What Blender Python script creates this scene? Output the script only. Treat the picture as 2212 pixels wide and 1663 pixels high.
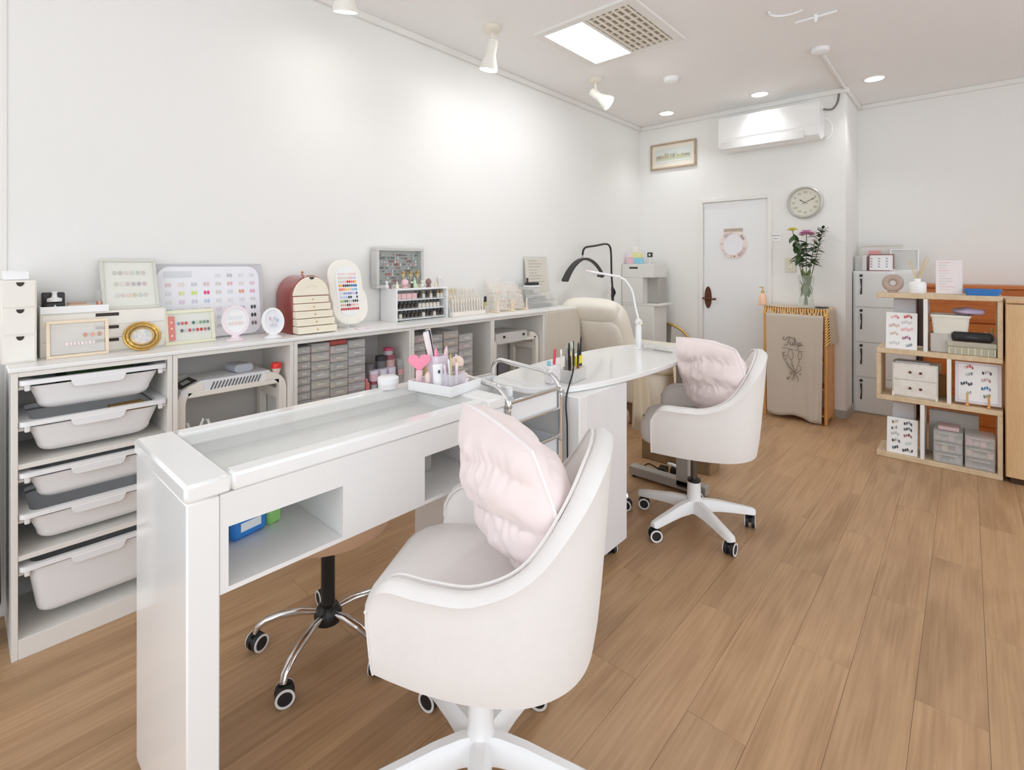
import bpy, bmesh, math, random
from mathutils import Vector, Matrix, noise
for o in list(bpy.data.objects): bpy.data.objects.remove(o)
SC = bpy.context.scene; COL = SC.collection; PI = math.pi
# ---------------------------------------------------------------- camera (level, shifted lens)
FPX, CX, HY, CH, YAW = 1089.0, 1106.0, 570.0, 1.2, math.radians(42.1)
cam = bpy.data.cameras.new('camera'); cam.sensor_width = 36; cam.lens = 36 * FPX / 2212
cam.shift_y = -(831.5 - HY) / 2212; cam.clip_start = 0.02
camo = bpy.data.objects.new('camera', cam); COL.objects.link(camo)
camo.location = (0, 0, CH); camo.rotation_euler = (PI / 2, 0, YAW - PI / 2); SC.camera = camo
# ---------------------------------------------------------------- light: daylight through the shop windows behind the camera, plus windows added on the right wall
w = bpy.data.worlds.new('sky'); SC.world = w; w.use_nodes = True
bg = w.node_tree.nodes['Background']; bg.inputs[0].default_value = (0.90, 0.95, 1.03, 1); bg.inputs[1].default_value = 2.5
SC.view_settings.view_transform = 'Standard'; SC.view_settings.look = 'None'
SC.view_settings.exposure = 0.0; SC.view_settings.gamma = 1; SC.view_settings.use_curve_mapping = False
try:
    SC.cycles.max_bounces = 10; SC.cycles.diffuse_bounces = 6; SC.cycles.transparent_max_bounces = 16; SC.cycles.sample_clamp_indirect = 6
except Exception: pass
# room extents
XB, XD, XR, YL, YR, ZC, YP = -1.7, 4.625, 5.25, 2.44, -1.9, 2.565, 0.70
def portal(loc, sx, sy, rot):
    l = bpy.data.lights.new('window_portal', 'AREA'); l.shape = 'RECTANGLE'; l.size = sx; l.size_y = sy; l.cycles.is_portal = True
    o = bpy.data.objects.new('window_portal', l); COL.objects.link(o); o.location = loc; o.rotation_euler = rot
portal((.5, YR - .06, 1.35), 3.8, 2.2, (PI / 2, 0, 0)); portal((2.9 + .75, YR - .06, 1.35), 1.3, 2.2, (PI / 2, 0, 0))  # portals for the two windows added on the right wall
portal((XB - .06, .95, 1.3), 2.35, 2.5, (PI / 2, 0, -PI / 2)); portal((XB - .06, -1.0, 1.3), 2.35, 1.4, (PI / 2, 0, -PI / 2))
# ---------------------------------------------------------------- pixel -> place helpers (distance always comes from the plane touched)
cF = Vector((math.cos(YAW), math.sin(YAW), 0)); cR = Vector((math.sin(YAW), -math.cos(YAW), 0))
def ray(x, y): return cF + cR * ((x - CX) / FPX) - Vector((0, 0, (y - HY) / FPX))
def onz(x, y, z): d = ray(x, y); return Vector((0, 0, CH)) + d * ((z - CH) / d.z)
def onx(x, y, X): d = ray(x, y); return Vector((0, 0, CH)) + d * (X / d.x)
def ony(x, y, Y): d = ray(x, y); return Vector((0, 0, CH)) + d * (Y / d.y)
def zat(p, y): return CH - (y - HY) / FPX * (cF.x * p[0] + cF.y * p[1])
# ---------------------------------------------------------------- mesh builder
class MB:
    def __init__(s): s.v = []; s.f = []; s.c = []; s.M = Matrix.Identity(4); s.col = (1, 1, 1)
    def at(s, x=0, y=0, z=0, rx=0, ry=0, rz=0):
        s.M = Matrix.Translation((x, y, z)) @ Matrix.Rotation(rz, 4, 'Z') @ Matrix.Rotation(ry, 4, 'Y') @ Matrix.Rotation(rx, 4, 'X'); return s
    def pt(s, p): s.v.append(s.M @ Vector(p)); return len(s.v) - 1
    def fc(s, idx): s.f.append(tuple(idx)); s.c.append(s.col)
    def box(s, x0, y0, z0, x1, y1, z1, b=0):
        if x0 > x1: x0, x1 = x1, x0
        if y0 > y1: y0, y1 = y1, y0
        if z0 > z1: z0, z1 = z1, z0
        b = min(b, (x1 - x0) * .45, (y1 - y0) * .45, (z1 - z0) * .45)
        X, Y, Z = (x0, x1), (y0, y1), (z0, z1); sg = (1, -1)
        if b <= 0:
            i = {(a, c, d): s.pt((X[a], Y[c], Z[d])) for a in (0, 1) for c in (0, 1) for d in (0, 1)}
            for q in ([(0,0,0),(0,0,1),(0,1,1),(0,1,0)], [(1,0,0),(1,1,0),(1,1,1),(1,0,1)], [(0,0,0),(1,0,0),(1,0,1),(0,0,1)],
                      [(0,1,0),(0,1,1),(1,1,1),(1,1,0)], [(0,0,0),(0,1,0),(1,1,0),(1,0,0)], [(0,0,1),(1,0,1),(1,1,1),(0,1,1)]):
                s.fc([i[k] for k in q])
            return s
        vx, vy, vz = {}, {}, {}
        for a in (0, 1):
            for c in (0, 1):
                for d in (0, 1):
                    xi, yi, zi = X[a] + sg[a] * b, Y[c] + sg[c] * b, Z[d] + sg[d] * b
                    vx[a,c,d] = s.pt((X[a], yi, zi)); vy[a,c,d] = s.pt((xi, Y[c], zi)); vz[a,c,d] = s.pt((xi, yi, Z[d]))
        for a in (0, 1):
            s.fc([vx[a,0,0], vx[a,0,1], vx[a,1,1], vx[a,1,0]]); s.fc([vy[0,a,0], vy[1,a,0], vy[1,a,1], vy[0,a,1]]); s.fc([vz[0,0,a], vz[0,1,a], vz[1,1,a], vz[1,0,a]])
        for a in (0, 1):
            for c in (0, 1):
                s.fc([vx[a,c,0], vx[a,c,1], vy[a,c,1], vy[a,c,0]]); s.fc([vx[a,0,c], vx[a,1,c], vz[a,1,c], vz[a,0,c]]); s.fc([vy[0,a,c], vy[1,a,c], vz[1,a,c], vz[0,a,c]])
                for d in (0, 1): s.fc([vx[a,c,d], vy[a,c,d], vz[a,c,d]])
        return s
    def rings(s, R, close=True, cap0=True, cap1=True):
        I = [[s.pt(p) for p in r] for r in R]; n = len(I[0])
        for a, b in zip(I, I[1:]):
            for k in range(n if close else n - 1): s.fc([a[k], a[(k + 1) % n], b[(k + 1) % n], b[k]])
        if cap0: s.fc(I[0][::-1])
        if cap1: s.fc(I[-1])
        return s
    def cyl(s, p0, p1, r0, r1=None, n=12, caps=True):
        p0, p1 = Vector(p0), Vector(p1); r1 = r0 if r1 is None else r1
        q = (p1 - p0).to_track_quat('Z', 'Y')
        c = lambda p, r: [p + q @ Vector((r * math.cos(2 * PI * k / n), r * math.sin(2 * PI * k / n), 0)) for k in range(n)]
        return s.rings([c(p0, r0), c(p1, r1)], True, caps, caps)
    def tube(s, P, r, n=8, closed=False, flat=1.0):
        P = [Vector(p) for p in P]; R = []; N = len(P); up = None
        for i in range(N):
            t = (P[(i + 1) % N] - P[i - 1]) if closed else (P[min(i + 1, N - 1)] - P[max(i - 1, 0)])
            t.normalize()
            if up is None: up = Vector((0, 0, 1)) if abs(t.z) < .9 else Vector((1, 0, 0))
            a = t.cross(up); a.normalize(); up = a.cross(t); up.normalize()
            ri = r[i] if isinstance(r, (list, tuple)) else r
            R.append([P[i] + a * (ri * math.cos(2 * PI * k / n)) + up * (ri * flat * math.sin(2 * PI * k / n)) for k in range(n)])
        if closed: R.append(R[0]); return s.rings(R, True, False, False)
        return s.rings(R)
    def lathe(s, prof, n=24, c=(0, 0, 0)):
        R = [[(c[0] + r * math.cos(2 * PI * k / n), c[1] + r * math.sin(2 * PI * k / n), c[2] + z) for k in range(n)] for r, z in prof]
        return s.rings(R)
    def prism(s, poly, z0, z1, b=0):
        if b <= 0: return s.rings([[(x, y, z0) for x, y in poly], [(x, y, z1) for x, y in poly]])
        q = inset(poly, b)
        return s.rings([[(x, y, z0) for x, y in q], [(x, y, z0 + b) for x, y in poly], [(x, y, z1 - b) for x, y in poly], [(x, y, z1) for x, y in q]])
    def ell(s, c, rx, ry, rz, n=14, m=8):
        R = []
        for j in range(m + 1):
            t = -PI / 2 + PI * (j + .02 if j == 0 else j - .02 if j == m else j) / m
            R.append([(c[0] + rx * math.cos(t) * math.cos(2 * PI * k / n), c[1] + ry * math.cos(t) * math.sin(2 * PI * k / n), c[2] + rz * math.sin(t)) for k in range(n)])
        return s.rings(R)
    def ring(s, poly_out, poly_in, z0, z1):
        n = len(poly_out); o0 = [s.pt((x, y, z0)) for x, y in poly_out]; o1 = [s.pt((x, y, z1)) for x, y in poly_out]
        i0 = [s.pt((x, y, z0)) for x, y in poly_in]; i1 = [s.pt((x, y, z1)) for x, y in poly_in]
        for k in range(n):
            j = (k + 1) % n
            s.fc([o0[k], o0[j], o1[j], o1[k]]); s.fc([i0[k], i1[k], i1[j], i0[j]]); s.fc([o1[k], o1[j], i1[j], i1[k]]); s.fc([o0[k], i0[k], i0[j], o0[j]])
        return s
    def frame(s, w, h, t, d, b=0):   # picture frame standing in XZ, front at y=0, back at y=d, bottom z=0, centred on x
        s.box(-w/2, 0, 0, w/2, d, t, b); s.box(-w/2, 0, h - t, w/2, d, h, b); s.box(-w/2, 0, t, -w/2 + t, d, h - t, b); s.box(w/2 - t, 0, t, w/2, d, h - t, b); return s
    def grid(s, fn, nu, nv, closeu=False):
        I = [[s.pt(fn(i / nu, j / nv)) for j in range(nv + 1)] for i in range(nu + (0 if closeu else 1))]
        N = len(I)
        for i in range(nu if closeu else nu):
            a, b = I[i], I[(i + 1) % N]
            for j in range(nv): s.fc([a[j], b[j], b[j + 1], a[j + 1]])
        return s
    def mesh(s, name, mat, ang=38):
        me = bpy.data.meshes.new(name); me.from_pydata([tuple(p) for p in s.v], [], s.f)
        ca = me.attributes.new('Col', 'FLOAT_COLOR', 'CORNER'); dat = []
        for p, c in zip(me.polygons, s.c): dat += list((c[0], c[1], c[2], 1.0)) * p.loop_total
        ca.data.foreach_set('color', dat)
        bm = bmesh.new(); bm.from_mesh(me); bmesh.ops.recalc_face_normals(bm, faces=bm.faces); bm.to_mesh(me); bm.free()
        me.polygons.foreach_set('use_smooth', [True] * len(me.polygons)); me.set_sharp_from_angle(angle=math.radians(ang))
        me.materials.append(mat); me.update(); return me
    def obj(s, name, mat, parent=None, loc=None, rz=0, ang=38):
        o = bpy.data.objects.new(name, s.mesh(name, mat, ang)); COL.objects.link(o)
        if parent: o.parent = parent
        if loc is not None: o.location = loc; o.rotation_euler = (0, 0, rz)
        return o
def inset(poly, b):
    n = len(poly); out = []
    area = sum(poly[i][0] * poly[(i + 1) % n][1] - poly[(i + 1) % n][0] * poly[i][1] for i in range(n)); sg = 1 if area > 0 else -1
    for i in range(n):
        p, q, r = Vector(poly[i - 1]), Vector(poly[i]), Vector(poly[(i + 1) % n])
        d1, d2 = (q - p), (r - q)
        if d1.length < 1e-9 or d2.length < 1e-9: out.append(tuple(q)); continue
        d1.normalize(); d2.normalize(); n1, n2 = Vector((-d1.y, d1.x)) * sg, Vector((-d2.y, d2.x)) * sg
        m = n1 + n2; L = m.length
        out.append(tuple(q + m * (b / max(L * L / 2, .3)))) if L > 1e-6 else out.append(tuple(q))
    return out
def rrect(w, h, r, n=4, cx=0, cy=0):
    P = []
    for sx, sy, a0 in ((1, 1, 0), (-1, 1, PI / 2), (-1, -1, PI), (1, -1, 1.5 * PI)):
        for k in range(n + 1): a = a0 + PI / 2 * k / n; P.append((cx + sx * (w / 2 - r) + r * math.cos(a), cy + sy * (h / 2 - r) + r * math.sin(a)))
    return P
def oval(rx, ry, n=28, cx=0, cy=0): return [(cx + rx * math.cos(2 * PI * k / n), cy + ry * math.sin(2 * PI * k / n)) for k in range(n)]
def bez(p0, p1, p2, p3, n=10):
    p0, p1, p2, p3 = map(Vector, (p0, p1, p2, p3)); return [p0 * (1 - t) ** 3 + p1 * 3 * t * (1 - t) ** 2 + p2 * 3 * t * t * (1 - t) + p3 * t ** 3 for t in [k / n for k in range(n + 1)]]
def cat(P, n=6):   # Catmull-Rom through points
    P = [Vector(p) for p in P]; Q = [P[0]] + P + [P[-1]]; out = []
    for i in range(1, len(Q) - 2):
        for k in range(n):
            t = k / n; a, b, c, d = Q[i - 1], Q[i], Q[i + 1], Q[i + 2]
            out.append(.5 * ((2 * b) + (c - a) * t + (2 * a - 5 * b + 4 * c - d) * t * t + (3 * b - a - 3 * c + d) * t ** 3))
    out.append(P[-1]); return out
# ---------------------------------------------------------------- tagging
def tag(o, label=None, cat=None, group=None, kind=None):
    if label: o['label'] = label
    if cat: o['category'] = cat
    if group: o['group'] = group
    if kind: o['kind'] = kind
    return o
def thing(name, label, cat, loc=(0, 0, 0), rz=0, group=None):
    o = bpy.data.objects.new(name, None); o.empty_display_size = .05; COL.objects.link(o); o.location = loc; o.rotation_euler = (0, 0, rz)
    return tag(o, label, cat, group)
def copy_tree(o, parent=None):
    c = o.copy(); COL.objects.link(c); c.parent = parent
    for ch in o.children: copy_tree(ch, c)
    return c
def text_mesh(txt, size, mat, name='lettering', shear=0, ext=.0006, bold=0):
    cu = bpy.data.curves.new('t', 'FONT'); cu.body = txt; cu.size = size; cu.align_x = 'CENTER'; cu.align_y = 'CENTER'; cu.extrude = ext; cu.shear = shear; cu.offset = bold; cu.resolution_u = 3
    o = bpy.data.objects.new('t', cu); COL.objects.link(o); dg = bpy.context.evaluated_depsgraph_get()
    me = bpy.data.meshes.new_from_object(o.evaluated_get(dg)); bpy.data.objects.remove(o); me.materials.clear(); me.materials.append(mat); me.name = name
    return me
def text_obj(txt, size, mat, parent, loc, rot, name='lettering', shear=0, bold=0):
    o = bpy.data.objects.new(name, text_mesh(txt, size, mat, name, shear, bold=bold)); COL.objects.link(o); o.parent = parent; o.location = loc; o.rotation_euler = rot; return o
# ---------------------------------------------------------------- procedural materials
def srgb(r, g, b):
    f = lambda c: (c / 12.92 if c <= .04045 else ((c + .055) / 1.055) ** 2.4)
    return (f(r / 255), f(g / 255), f(b / 255))
MATS = {}
def mat(name, col, rough=.5, metal=0, var=.04, scale=12, bump=0, bscale=200, trans=0, ior=1.45, emit=0, coat=0, alpha=1, sss=0, vcol=False, sheen=0):
    if name in MATS: return MATS[name]
    m = bpy.data.materials.new(name); m.use_nodes = True; nt = m.node_tree; N = nt.nodes; L = nt.links; p = N['Principled BSDF']
    p.inputs['Roughness'].default_value = rough; p.inputs['Metallic'].default_value = metal
    tc = N.new('ShaderNodeTexCoord')
    if vcol:
        at = N.new('ShaderNodeAttribute'); at.attribute_name = 'Col'; L.new(at.outputs['Color'], p.inputs['Base Color'])
    else:
        nz = N.new('ShaderNodeTexNoise'); nz.inputs['Scale'].default_value = scale; nz.inputs['Detail'].default_value = 3; L.new(tc.outputs['Object'], nz.inputs['Vector'])
        mx = N.new('ShaderNodeMix'); mx.data_type = 'RGBA'
        mx.inputs['A'].default_value = (*[c * (1 - var) for c in col], 1); mx.inputs['B'].default_value = (*[min(1, c * (1 + var)) for c in col], 1)
        L.new(nz.outputs['Fac'], mx.inputs['Factor']); L.new(mx.outputs['Result'], p.inputs['Base Color'])
        if emit: L.new(mx.outputs['Result'], p.inputs['Emission Color']); p.inputs['Emission Strength'].default_value = emit
    if bump:
        n2 = N.new('ShaderNodeTexNoise'); n2.inputs['Scale'].default_value = bscale; L.new(tc.outputs['Object'], n2.inputs['Vector'])
        bp = N.new('ShaderNodeBump'); bp.inputs['Strength'].default_value = bump; bp.inputs['Distance'].default_value = .004; L.new(n2.outputs['Fac'], bp.inputs['Height']); L.new(bp.outputs['Normal'], p.inputs['Normal'])
    if trans: p.inputs['Transmission Weight'].default_value = trans; p.inputs['IOR'].default_value = ior
    if coat: p.inputs['Coat Weight'].default_value = coat; p.inputs['Coat Roughness'].default_value = .08
    if alpha < 1: p.inputs['Alpha'].default_value = alpha
    if sheen: p.inputs['Sheen Weight'].default_value = sheen
    MATS[name] = m; return m
def thin_glass(name, col, opac, rough=.05):   # thin clear plastic or pane: mostly transparent with a gloss layer
    if name in MATS: return MATS[name]
    m = bpy.data.materials.new(name); m.use_nodes = True; nt = m.node_tree; N = nt.nodes; L = nt.links
    p = N['Principled BSDF']; out = N['Material Output']; p.inputs['Base Color'].default_value = (*col, 1); p.inputs['Roughness'].default_value = rough; p.inputs['IOR'].default_value = 1.3
    tr = N.new('ShaderNodeBsdfTransparent'); tr.inputs['Color'].default_value = (*[min(1, c * .3 + .7) for c in col], 1)
    lw = N.new('ShaderNodeLayerWeight'); fr = N.new('ShaderNodeMath'); fr.operation = 'POWER'; fr.inputs[1].default_value = 4.5; L.new(lw.outputs['Facing'], fr.inputs[0])
    mt = N.new('ShaderNodeMath'); mt.operation = 'MULTIPLY_ADD'; mt.use_clamp = True; mt.inputs[1].default_value = .6; mt.inputs[2].default_value = opac + .015
    L.new(fr.outputs[0], mt.inputs[0]); mx = N.new('ShaderNodeMixShader'); L.new(mt.outputs[0], mx.inputs['Fac']); L.new(tr.outputs[0], mx.inputs[1]); L.new(p.outputs[0], mx.inputs[2]); L.new(mx.outputs[0], out.inputs['Surface'])
    MATS[name] = m; return m
def wood(name, c1, c2, rough=.45, sc=(1.2, 14, 14), rnd=.0, ring=3.0, axis='X', coat=0):
    if name in MATS: return MATS[name]
    m = bpy.data.materials.new(name); m.use_nodes = True; nt = m.node_tree; N = nt.nodes; L = nt.links; p = N['Principled BSDF']; p.inputs['Roughness'].default_value = rough
    tc = N.new('ShaderNodeTexCoord'); oi = N.new('ShaderNodeObjectInfo'); ad = N.new('ShaderNodeVectorMath'); ad.operation = 'ADD'
    ml = N.new('ShaderNodeVectorMath'); ml.operation = 'SCALE'; ml.inputs['Scale'].default_value = 37 if rnd else 0
    cb = N.new('ShaderNodeCombineXYZ'); [L.new(oi.outputs['Random'], cb.inputs[k]) for k in range(3)]; L.new(cb.outputs[0], ml.inputs[0])
    L.new(tc.outputs['Object'], ad.inputs[0]); L.new(ml.outputs[0], ad.inputs[1])
    mp = N.new('ShaderNodeMapping'); mp.inputs['Scale'].default_value = sc; L.new(ad.outputs[0], mp.inputs['Vector'])
    n1 = N.new('ShaderNodeTexNoise'); n1.inputs['Scale'].default_value = 1.0; n1.inputs['Detail'].default_value = 2; n1.inputs['Distortion'].default_value = .5; L.new(mp.outputs[0], n1.inputs['Vector'])
    ms = N.new('ShaderNodeMath'); ms.operation = 'MULTIPLY'; ms.inputs[1].default_value = ring * 6; L.new(n1.outputs['Fac'], ms.inputs[0])
    sn = N.new('ShaderNodeMath'); sn.operation = 'SINE'; L.new(ms.outputs[0], sn.inputs[0])
    mp2 = N.new('ShaderNodeMapping'); mp2.inputs['Scale'].default_value = (sc[0] * 3, sc[1] * 14, sc[2] * 14); L.new(ad.outputs[0], mp2.inputs['Vector'])
    n2 = N.new('ShaderNodeTexNoise'); n2.inputs['Scale'].default_value = 1; n2.inputs['Detail'].default_value = 4; L.new(mp2.outputs[0], n2.inputs['Vector'])
    a1 = N.new('ShaderNodeMath'); a1.operation = 'MULTIPLY_ADD'; a1.inputs[1].default_value = .16; L.new(sn.outputs[0], a1.inputs[0]); L.new(n2.outputs['Fac'], a1.inputs[2])
    cr = N.new('ShaderNodeValToRGB'); cr.color_ramp.elements[0].position = .2; cr.color_ramp.elements[1].position = .78
    cr.color_ramp.elements[0].color = (*c1, 1); cr.color_ramp.elements[1].color = (*c2, 1); L.new(a1.outputs[0], cr.inputs['Fac'])
    hv = N.new('ShaderNodeHueSaturation'); mr = N.new('ShaderNodeMapRange'); mr.inputs['To Min'].default_value = 1 - rnd; mr.inputs['To Max'].default_value = 1 + rnd * .7
    L.new(oi.outputs['Random'], mr.inputs['Value']); L.new(mr.outputs[0], hv.inputs['Value']); L.new(cr.outputs[0], hv.inputs['Color']); L.new(hv.outputs[0], p.inputs['Base Color'])
    bp = N.new('ShaderNodeBump'); bp.inputs['Strength'].default_value = .06; bp.inputs['Distance'].default_value = .002; L.new(n2.outputs['Fac'], bp.inputs['Height']); L.new(bp.outputs['Normal'], p.inputs['Normal'])
    MATS[name] = m; return m
W_PAINT = mat('white_paint_wall', srgb(238, 237, 234), .75, var=.012, scale=3, bump=.08, bscale=420)
W_CEIL = mat('ceiling_paper', srgb(243, 242, 241), .85, var=.012, scale=5, bump=.1, bscale=300)
W_GLOSS = mat('white_gloss_lacquer', srgb(244, 244, 243), .16, var=.008, coat=.4)
W_SATIN = mat('white_satin_board', srgb(238, 237, 235), .38, var=.012)
W_CREAM = mat('cream_white_melamine', srgb(233, 229, 223), .42, var=.015)
W_PLAST = mat('white_plastic', srgb(243, 243, 243), .33, var=.01)
W_TRIM = mat('white_trim_paint', srgb(236, 234, 230), .5, var=.01)
FABRIC = mat('ivory_fabric', srgb(236, 232, 229), .85, var=.02, scale=30, bump=.25, bscale=900, sheen=.3)
BLACK = mat('black_plastic', srgb(28, 27, 27), .38, var=.1)
DARK = mat('charcoal_plastic', srgb(52, 51, 50), .45, var=.08)
CHROME = mat('chrome', (.82, .82, .83), .08, 1, var=.02)
GREYM = mat('grey_painted_metal', srgb(176, 173, 168), .4, .2, var=.02)
PINK = mat('pale_pink_satin', srgb(244, 229, 227), .62, var=.03, scale=20, sheen=.3)
GOLD = mat('antique_gold', srgb(206, 170, 98), .32, .75, var=.18, scale=60)
VC = mat('printed_colours', (1, 1, 1), .35, vcol=True)
VCM = mat('matte_colours', (1, 1, 1), .7, vcol=True)
CLEAR = thin_glass('clear_acrylic', (.92, .94, .94), .1)
CLEAR2 = thin_glass('clear_drawer_plastic', (.86, .85, .83), .4, .15)
GLASS = thin_glass('glass_pane', (.93, .96, .95), .04, .02)
LTWOOD = wood('light_oak_board', srgb(205, 180, 146), srgb(222, 200, 168), .5, (2, 18, 18))
CABWOOD = wood('beech_board', srgb(206, 166, 118), srgb(221, 186, 140), .45, (14, 14, 1.0), ring=2)
BAMBOO = wood('bamboo', srgb(214, 150, 82), srgb(236, 182, 112), .42, (16, 16, 1.5))
ORANGEWOOD = wood('orange_stained_wood', srgb(176, 92, 36), srgb(206, 122, 58), .4, (14, 1.4, 14))
OAK = wood('oak_vinyl_plank', srgb(164, 128, 93), srgb(190, 154, 117), .42, (1.3, 7, 7), rnd=.07, ring=2.6)
# ================================================================ THE SETTING
def struct(name, mb, m, label=None, ang=38):
    o = mb.obj(name, m, ang=ang); o['kind'] = 'structure'
    if label: o['label'] = label
    return o
fl = struct('floor', MB().box(XB - .1, YR - .1, -.06, XR + .1, YL + .1, -.006), mat('floor_joint_dark', srgb(140, 106, 74), .8))
PW, PL = .1505, .9155
pk = MB().box(.0003, .0003, -.0055, PL - .0003, PW - .0003, 0, .0005).mesh('plank', OAK)
cutm = {}
row = 0
for r in range(-14, 16):
    y0 = .1085 + r * PW
    if y0 > YL or y0 < YR - PW: continue
    x = (2.237 if r % 2 == 0 else 1.778) - 5 * PL
    while x < XR:
        a, b = max(x, XB), min(x + PL, XR)
        if b - a > .02:
            if b - a > PL - .001: me = pk
            else:
                k = (round(b - a, 3)); me = cutm.get(k) or MB().box(.0003, .0003, -.0055, b - a - .0003, PW - .0003, 0, .0005).mesh('plank', OAK); cutm[k] = me
            o = bpy.data.objects.new('plank', me); COL.objects.link(o); o.parent = fl; o.location = (a, y0, 0)
        x += PL
# walls
struct('wall_left', MB().box(XB - .1, YL, 0, XD + .1, YL + .1, ZC), W_PAINT)
wd = MB(); DY0, DY1, DZ = 1.255, 1.81, 1.762
wd.box(XD, DY1, 0, XD + .1, YL, ZC); wd.box(XD, YP, 0, XD + .1, DY0, ZC); wd.box(XD, DY0, DZ, XD + .1, DY1, ZC); wd.box(XD + .1, YP, 0, XR + .1, YP + .1, ZC)
struct('wall_door', wd, W_PAINT)
struct('wall_back', MB().box(XR, YR - .1, 0, XR + .1, YP, ZC), W_PAINT)
wr = MB(); wr.box(XB - .1, YR - .1, 0, XR, YR, .25); wr.box(XB - .1, YR - .1, 2.45, XR, YR, ZC)
for x0, x1 in ((XB - .1, -1.4), (2.4, 3.0), (4.3, XR)): wr.box(x0, YR - .1, .25, x1, YR, 2.45)  # piers between the openings of the added windows
struct('wall_right', wr, W_PAINT)
wf = MB(); wf.box(XB - .1, YR, 0, XB, YL, .12); wf.box(XB - .1, YR, 2.47, XB, YL, ZC)
for y0, y1 in ((YR, -1.72), (-.28, -.25), (2.15, YL)): wf.box(XB - .1, y0, .12, XB, y1, 2.47)
struct('wall_front', wf, W_PAINT)
for i, (y0, y1) in enumerate(((-.25, 2.15), (-1.72, -.28))):
    o = struct('window_%d' % (i + 1), MB().at(XB - .05, (y0 + y1) / 2, .12, rz=PI / 2).frame(y1 - y0, 2.35, .05, .05, .003), W_TRIM)
    g = MB().box(XB - .062, y0 + .05, .17, XB - .056, y1 - .05, 2.42).obj('pane', GLASS, o)
for i, (x0, x1) in enumerate(((-1.4, 2.4), (3.0, 4.3))):  # invented right-wall windows, added so daylight reaches the desk fronts
    o = struct('window_%d' % (i + 3), MB().at((x0 + x1) / 2, YR - .07, .25).frame(x1 - x0, 2.2, .05, .05, .003), W_TRIM)
    MB().box(x0 + .05, YR - .062, .3, x1 - .05, YR - .056, 2.4).obj('pane', GLASS, o)
struct('ceiling', MB().box(XB - .1, YR - .1, ZC, XR + .1, YL + .1, ZC + .1), W_CEIL)
# cove trim along the ceiling, skirting
tr = 0
def trim(x0, y0, z0, x1, y1, z1, b=.004, m=W_TRIM):
    global tr; tr += 1; return struct('trim_%d' % tr, MB().box(x0, y0, z0, x1, y1, z1, b), m)
trim(XB, YL - .022, ZC - .04, XD, YL, ZC); trim(XD - .022, YP - .022, ZC - .04, XD, YL - .022, ZC); trim(XD, YP - .022, ZC - .04, XR, YP, ZC); trim(XR - .022, YR, ZC - .04, XR, YP - .022, ZC)
trim(.108, YL - .003, 1.0, .122, YL, ZC - .04, .001)
SK = mat('grey_skirting', srgb(176, 172, 165), .5)
def base(n, *a): struct('baseboard_' + n, MB().box(*a, .002), SK)
base('door', XD - .01, YP, 0, XD, DY0 - .04, .065); base('pillar', XD - .01, YP - .01, 0, XR, YP, .065); base('door_left', XD - .01, DY1 + .04, 0, XD, YL, .065); base('back', XR - .01, YR, 0, XR, YP - .01, .065); base('left', 3.15, YL - .01, 0, XD - .01, YL, .065)
# door with frame
do = struct('door_1', MB().box(XD + .012, DY0 + .004, .01, XD + .05, DY1 - .004, DZ - .004, .002), mat('white_door_leaf', srgb(236, 237, 238), .4, var=.01))
fm = MB(); fm.box(XD - .014, DY1 - .003, 0, XD + .08, DY1 + .033, DZ + .03, .003); fm.box(XD - .014, DY0 - .033, 0, XD + .08, DY0 + .003, DZ + .03, .003); fm.box(XD - .014, DY0 + .003, DZ - .003, XD + .08, DY1 - .003, DZ + .03, .003)
fm.obj('door_frame', W_TRIM, do)
BRONZE = mat('antique_bronze', srgb(104, 66, 48), .38, .7, var=.2, scale=50)
hp = onx(1530, 642, XD + .012)
pl = MB(); pl.at(XD + .012, hp.y, hp.z, ry=-PI / 2).prism(oval(.10, .032), 0, .008, .002); dp = pl.obj('handle_plate', BRONZE, do)
hd = MB(); hd.cyl((XD + .006, hp.y, hp.z - .01), (XD - .035, hp.y, hp.z - .01), .011, n=14); hd.tube([(XD - .036, hp.y + .012, hp.z - .01), (XD - .038, hp.y - .02, hp.z - .008), (XD - .036, hp.y - .055, hp.z - .013), (XD - .034, hp.y - .085, hp.z - .01)], [.011, .009, .008, .010], 10)
hd.tube([(XD - .034, hp.y + .01, hp.z - .01), (XD - .03, hp.y + .035, hp.z - .006)], .009, 10); hd.obj('lever_handle', BRONZE, dp)
# ================================================================ LOW SHELF UNITS ALONG THE LEFT WALL
SY, SB, ST, WT = 2.131, 2.432, .871, .884      # front plane, back plane, unit height, worktop surface
UX = [.114, .53, .972, 1.587, 2.185, 2.69, 3.10]
GREYBACK = mat('grey_white_backboard', srgb(214, 211, 207), .6, var=.01)
def unit(i, label, shelves=(), door=False):
    x0, x1 = UX[i], UX[i + 1]; w = x1 - x0; t = .015
    o = thing('shelf_unit', label, 'shelf', ((x0 + x1) / 2, SB, 0), 0, 'white shelf units under the long worktop')
    h = w / 2 - .0008; d = SB - SY
    for s in (-1, 1): MB().box(s * h, -d, 0, s * (h - t), 0, ST - .001, .001).obj('side_panel', W_CREAM, o)
    MB().box(-h + t, -d, ST - t, h - t, 0, ST - .001, .001).obj('top_panel', W_CREAM, o)
    MB().box(-h + t, -d, .0, h - t, 0, .06 if i == 0 else .03, .001).obj('bottom_panel', W_CREAM, o)
    MB().box(-h + t, -.008, .03, h - t, -.001, ST - t).obj('back_panel', GREYBACK, o)
    for z in shelves: MB().box(-h + t, -d + .002, z, h - t, -.008, z + t, .001).obj('shelf_board', W_CREAM, o)
    if door:
        db = MB().at(0, -d - .012, .445, rx=PI / 2).prism(rrect(w - .006, .85, .018), -.015, 0, .003).obj('door', mat('beige_door', srgb(214, 206, 192), .5), o)
    return o
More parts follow.
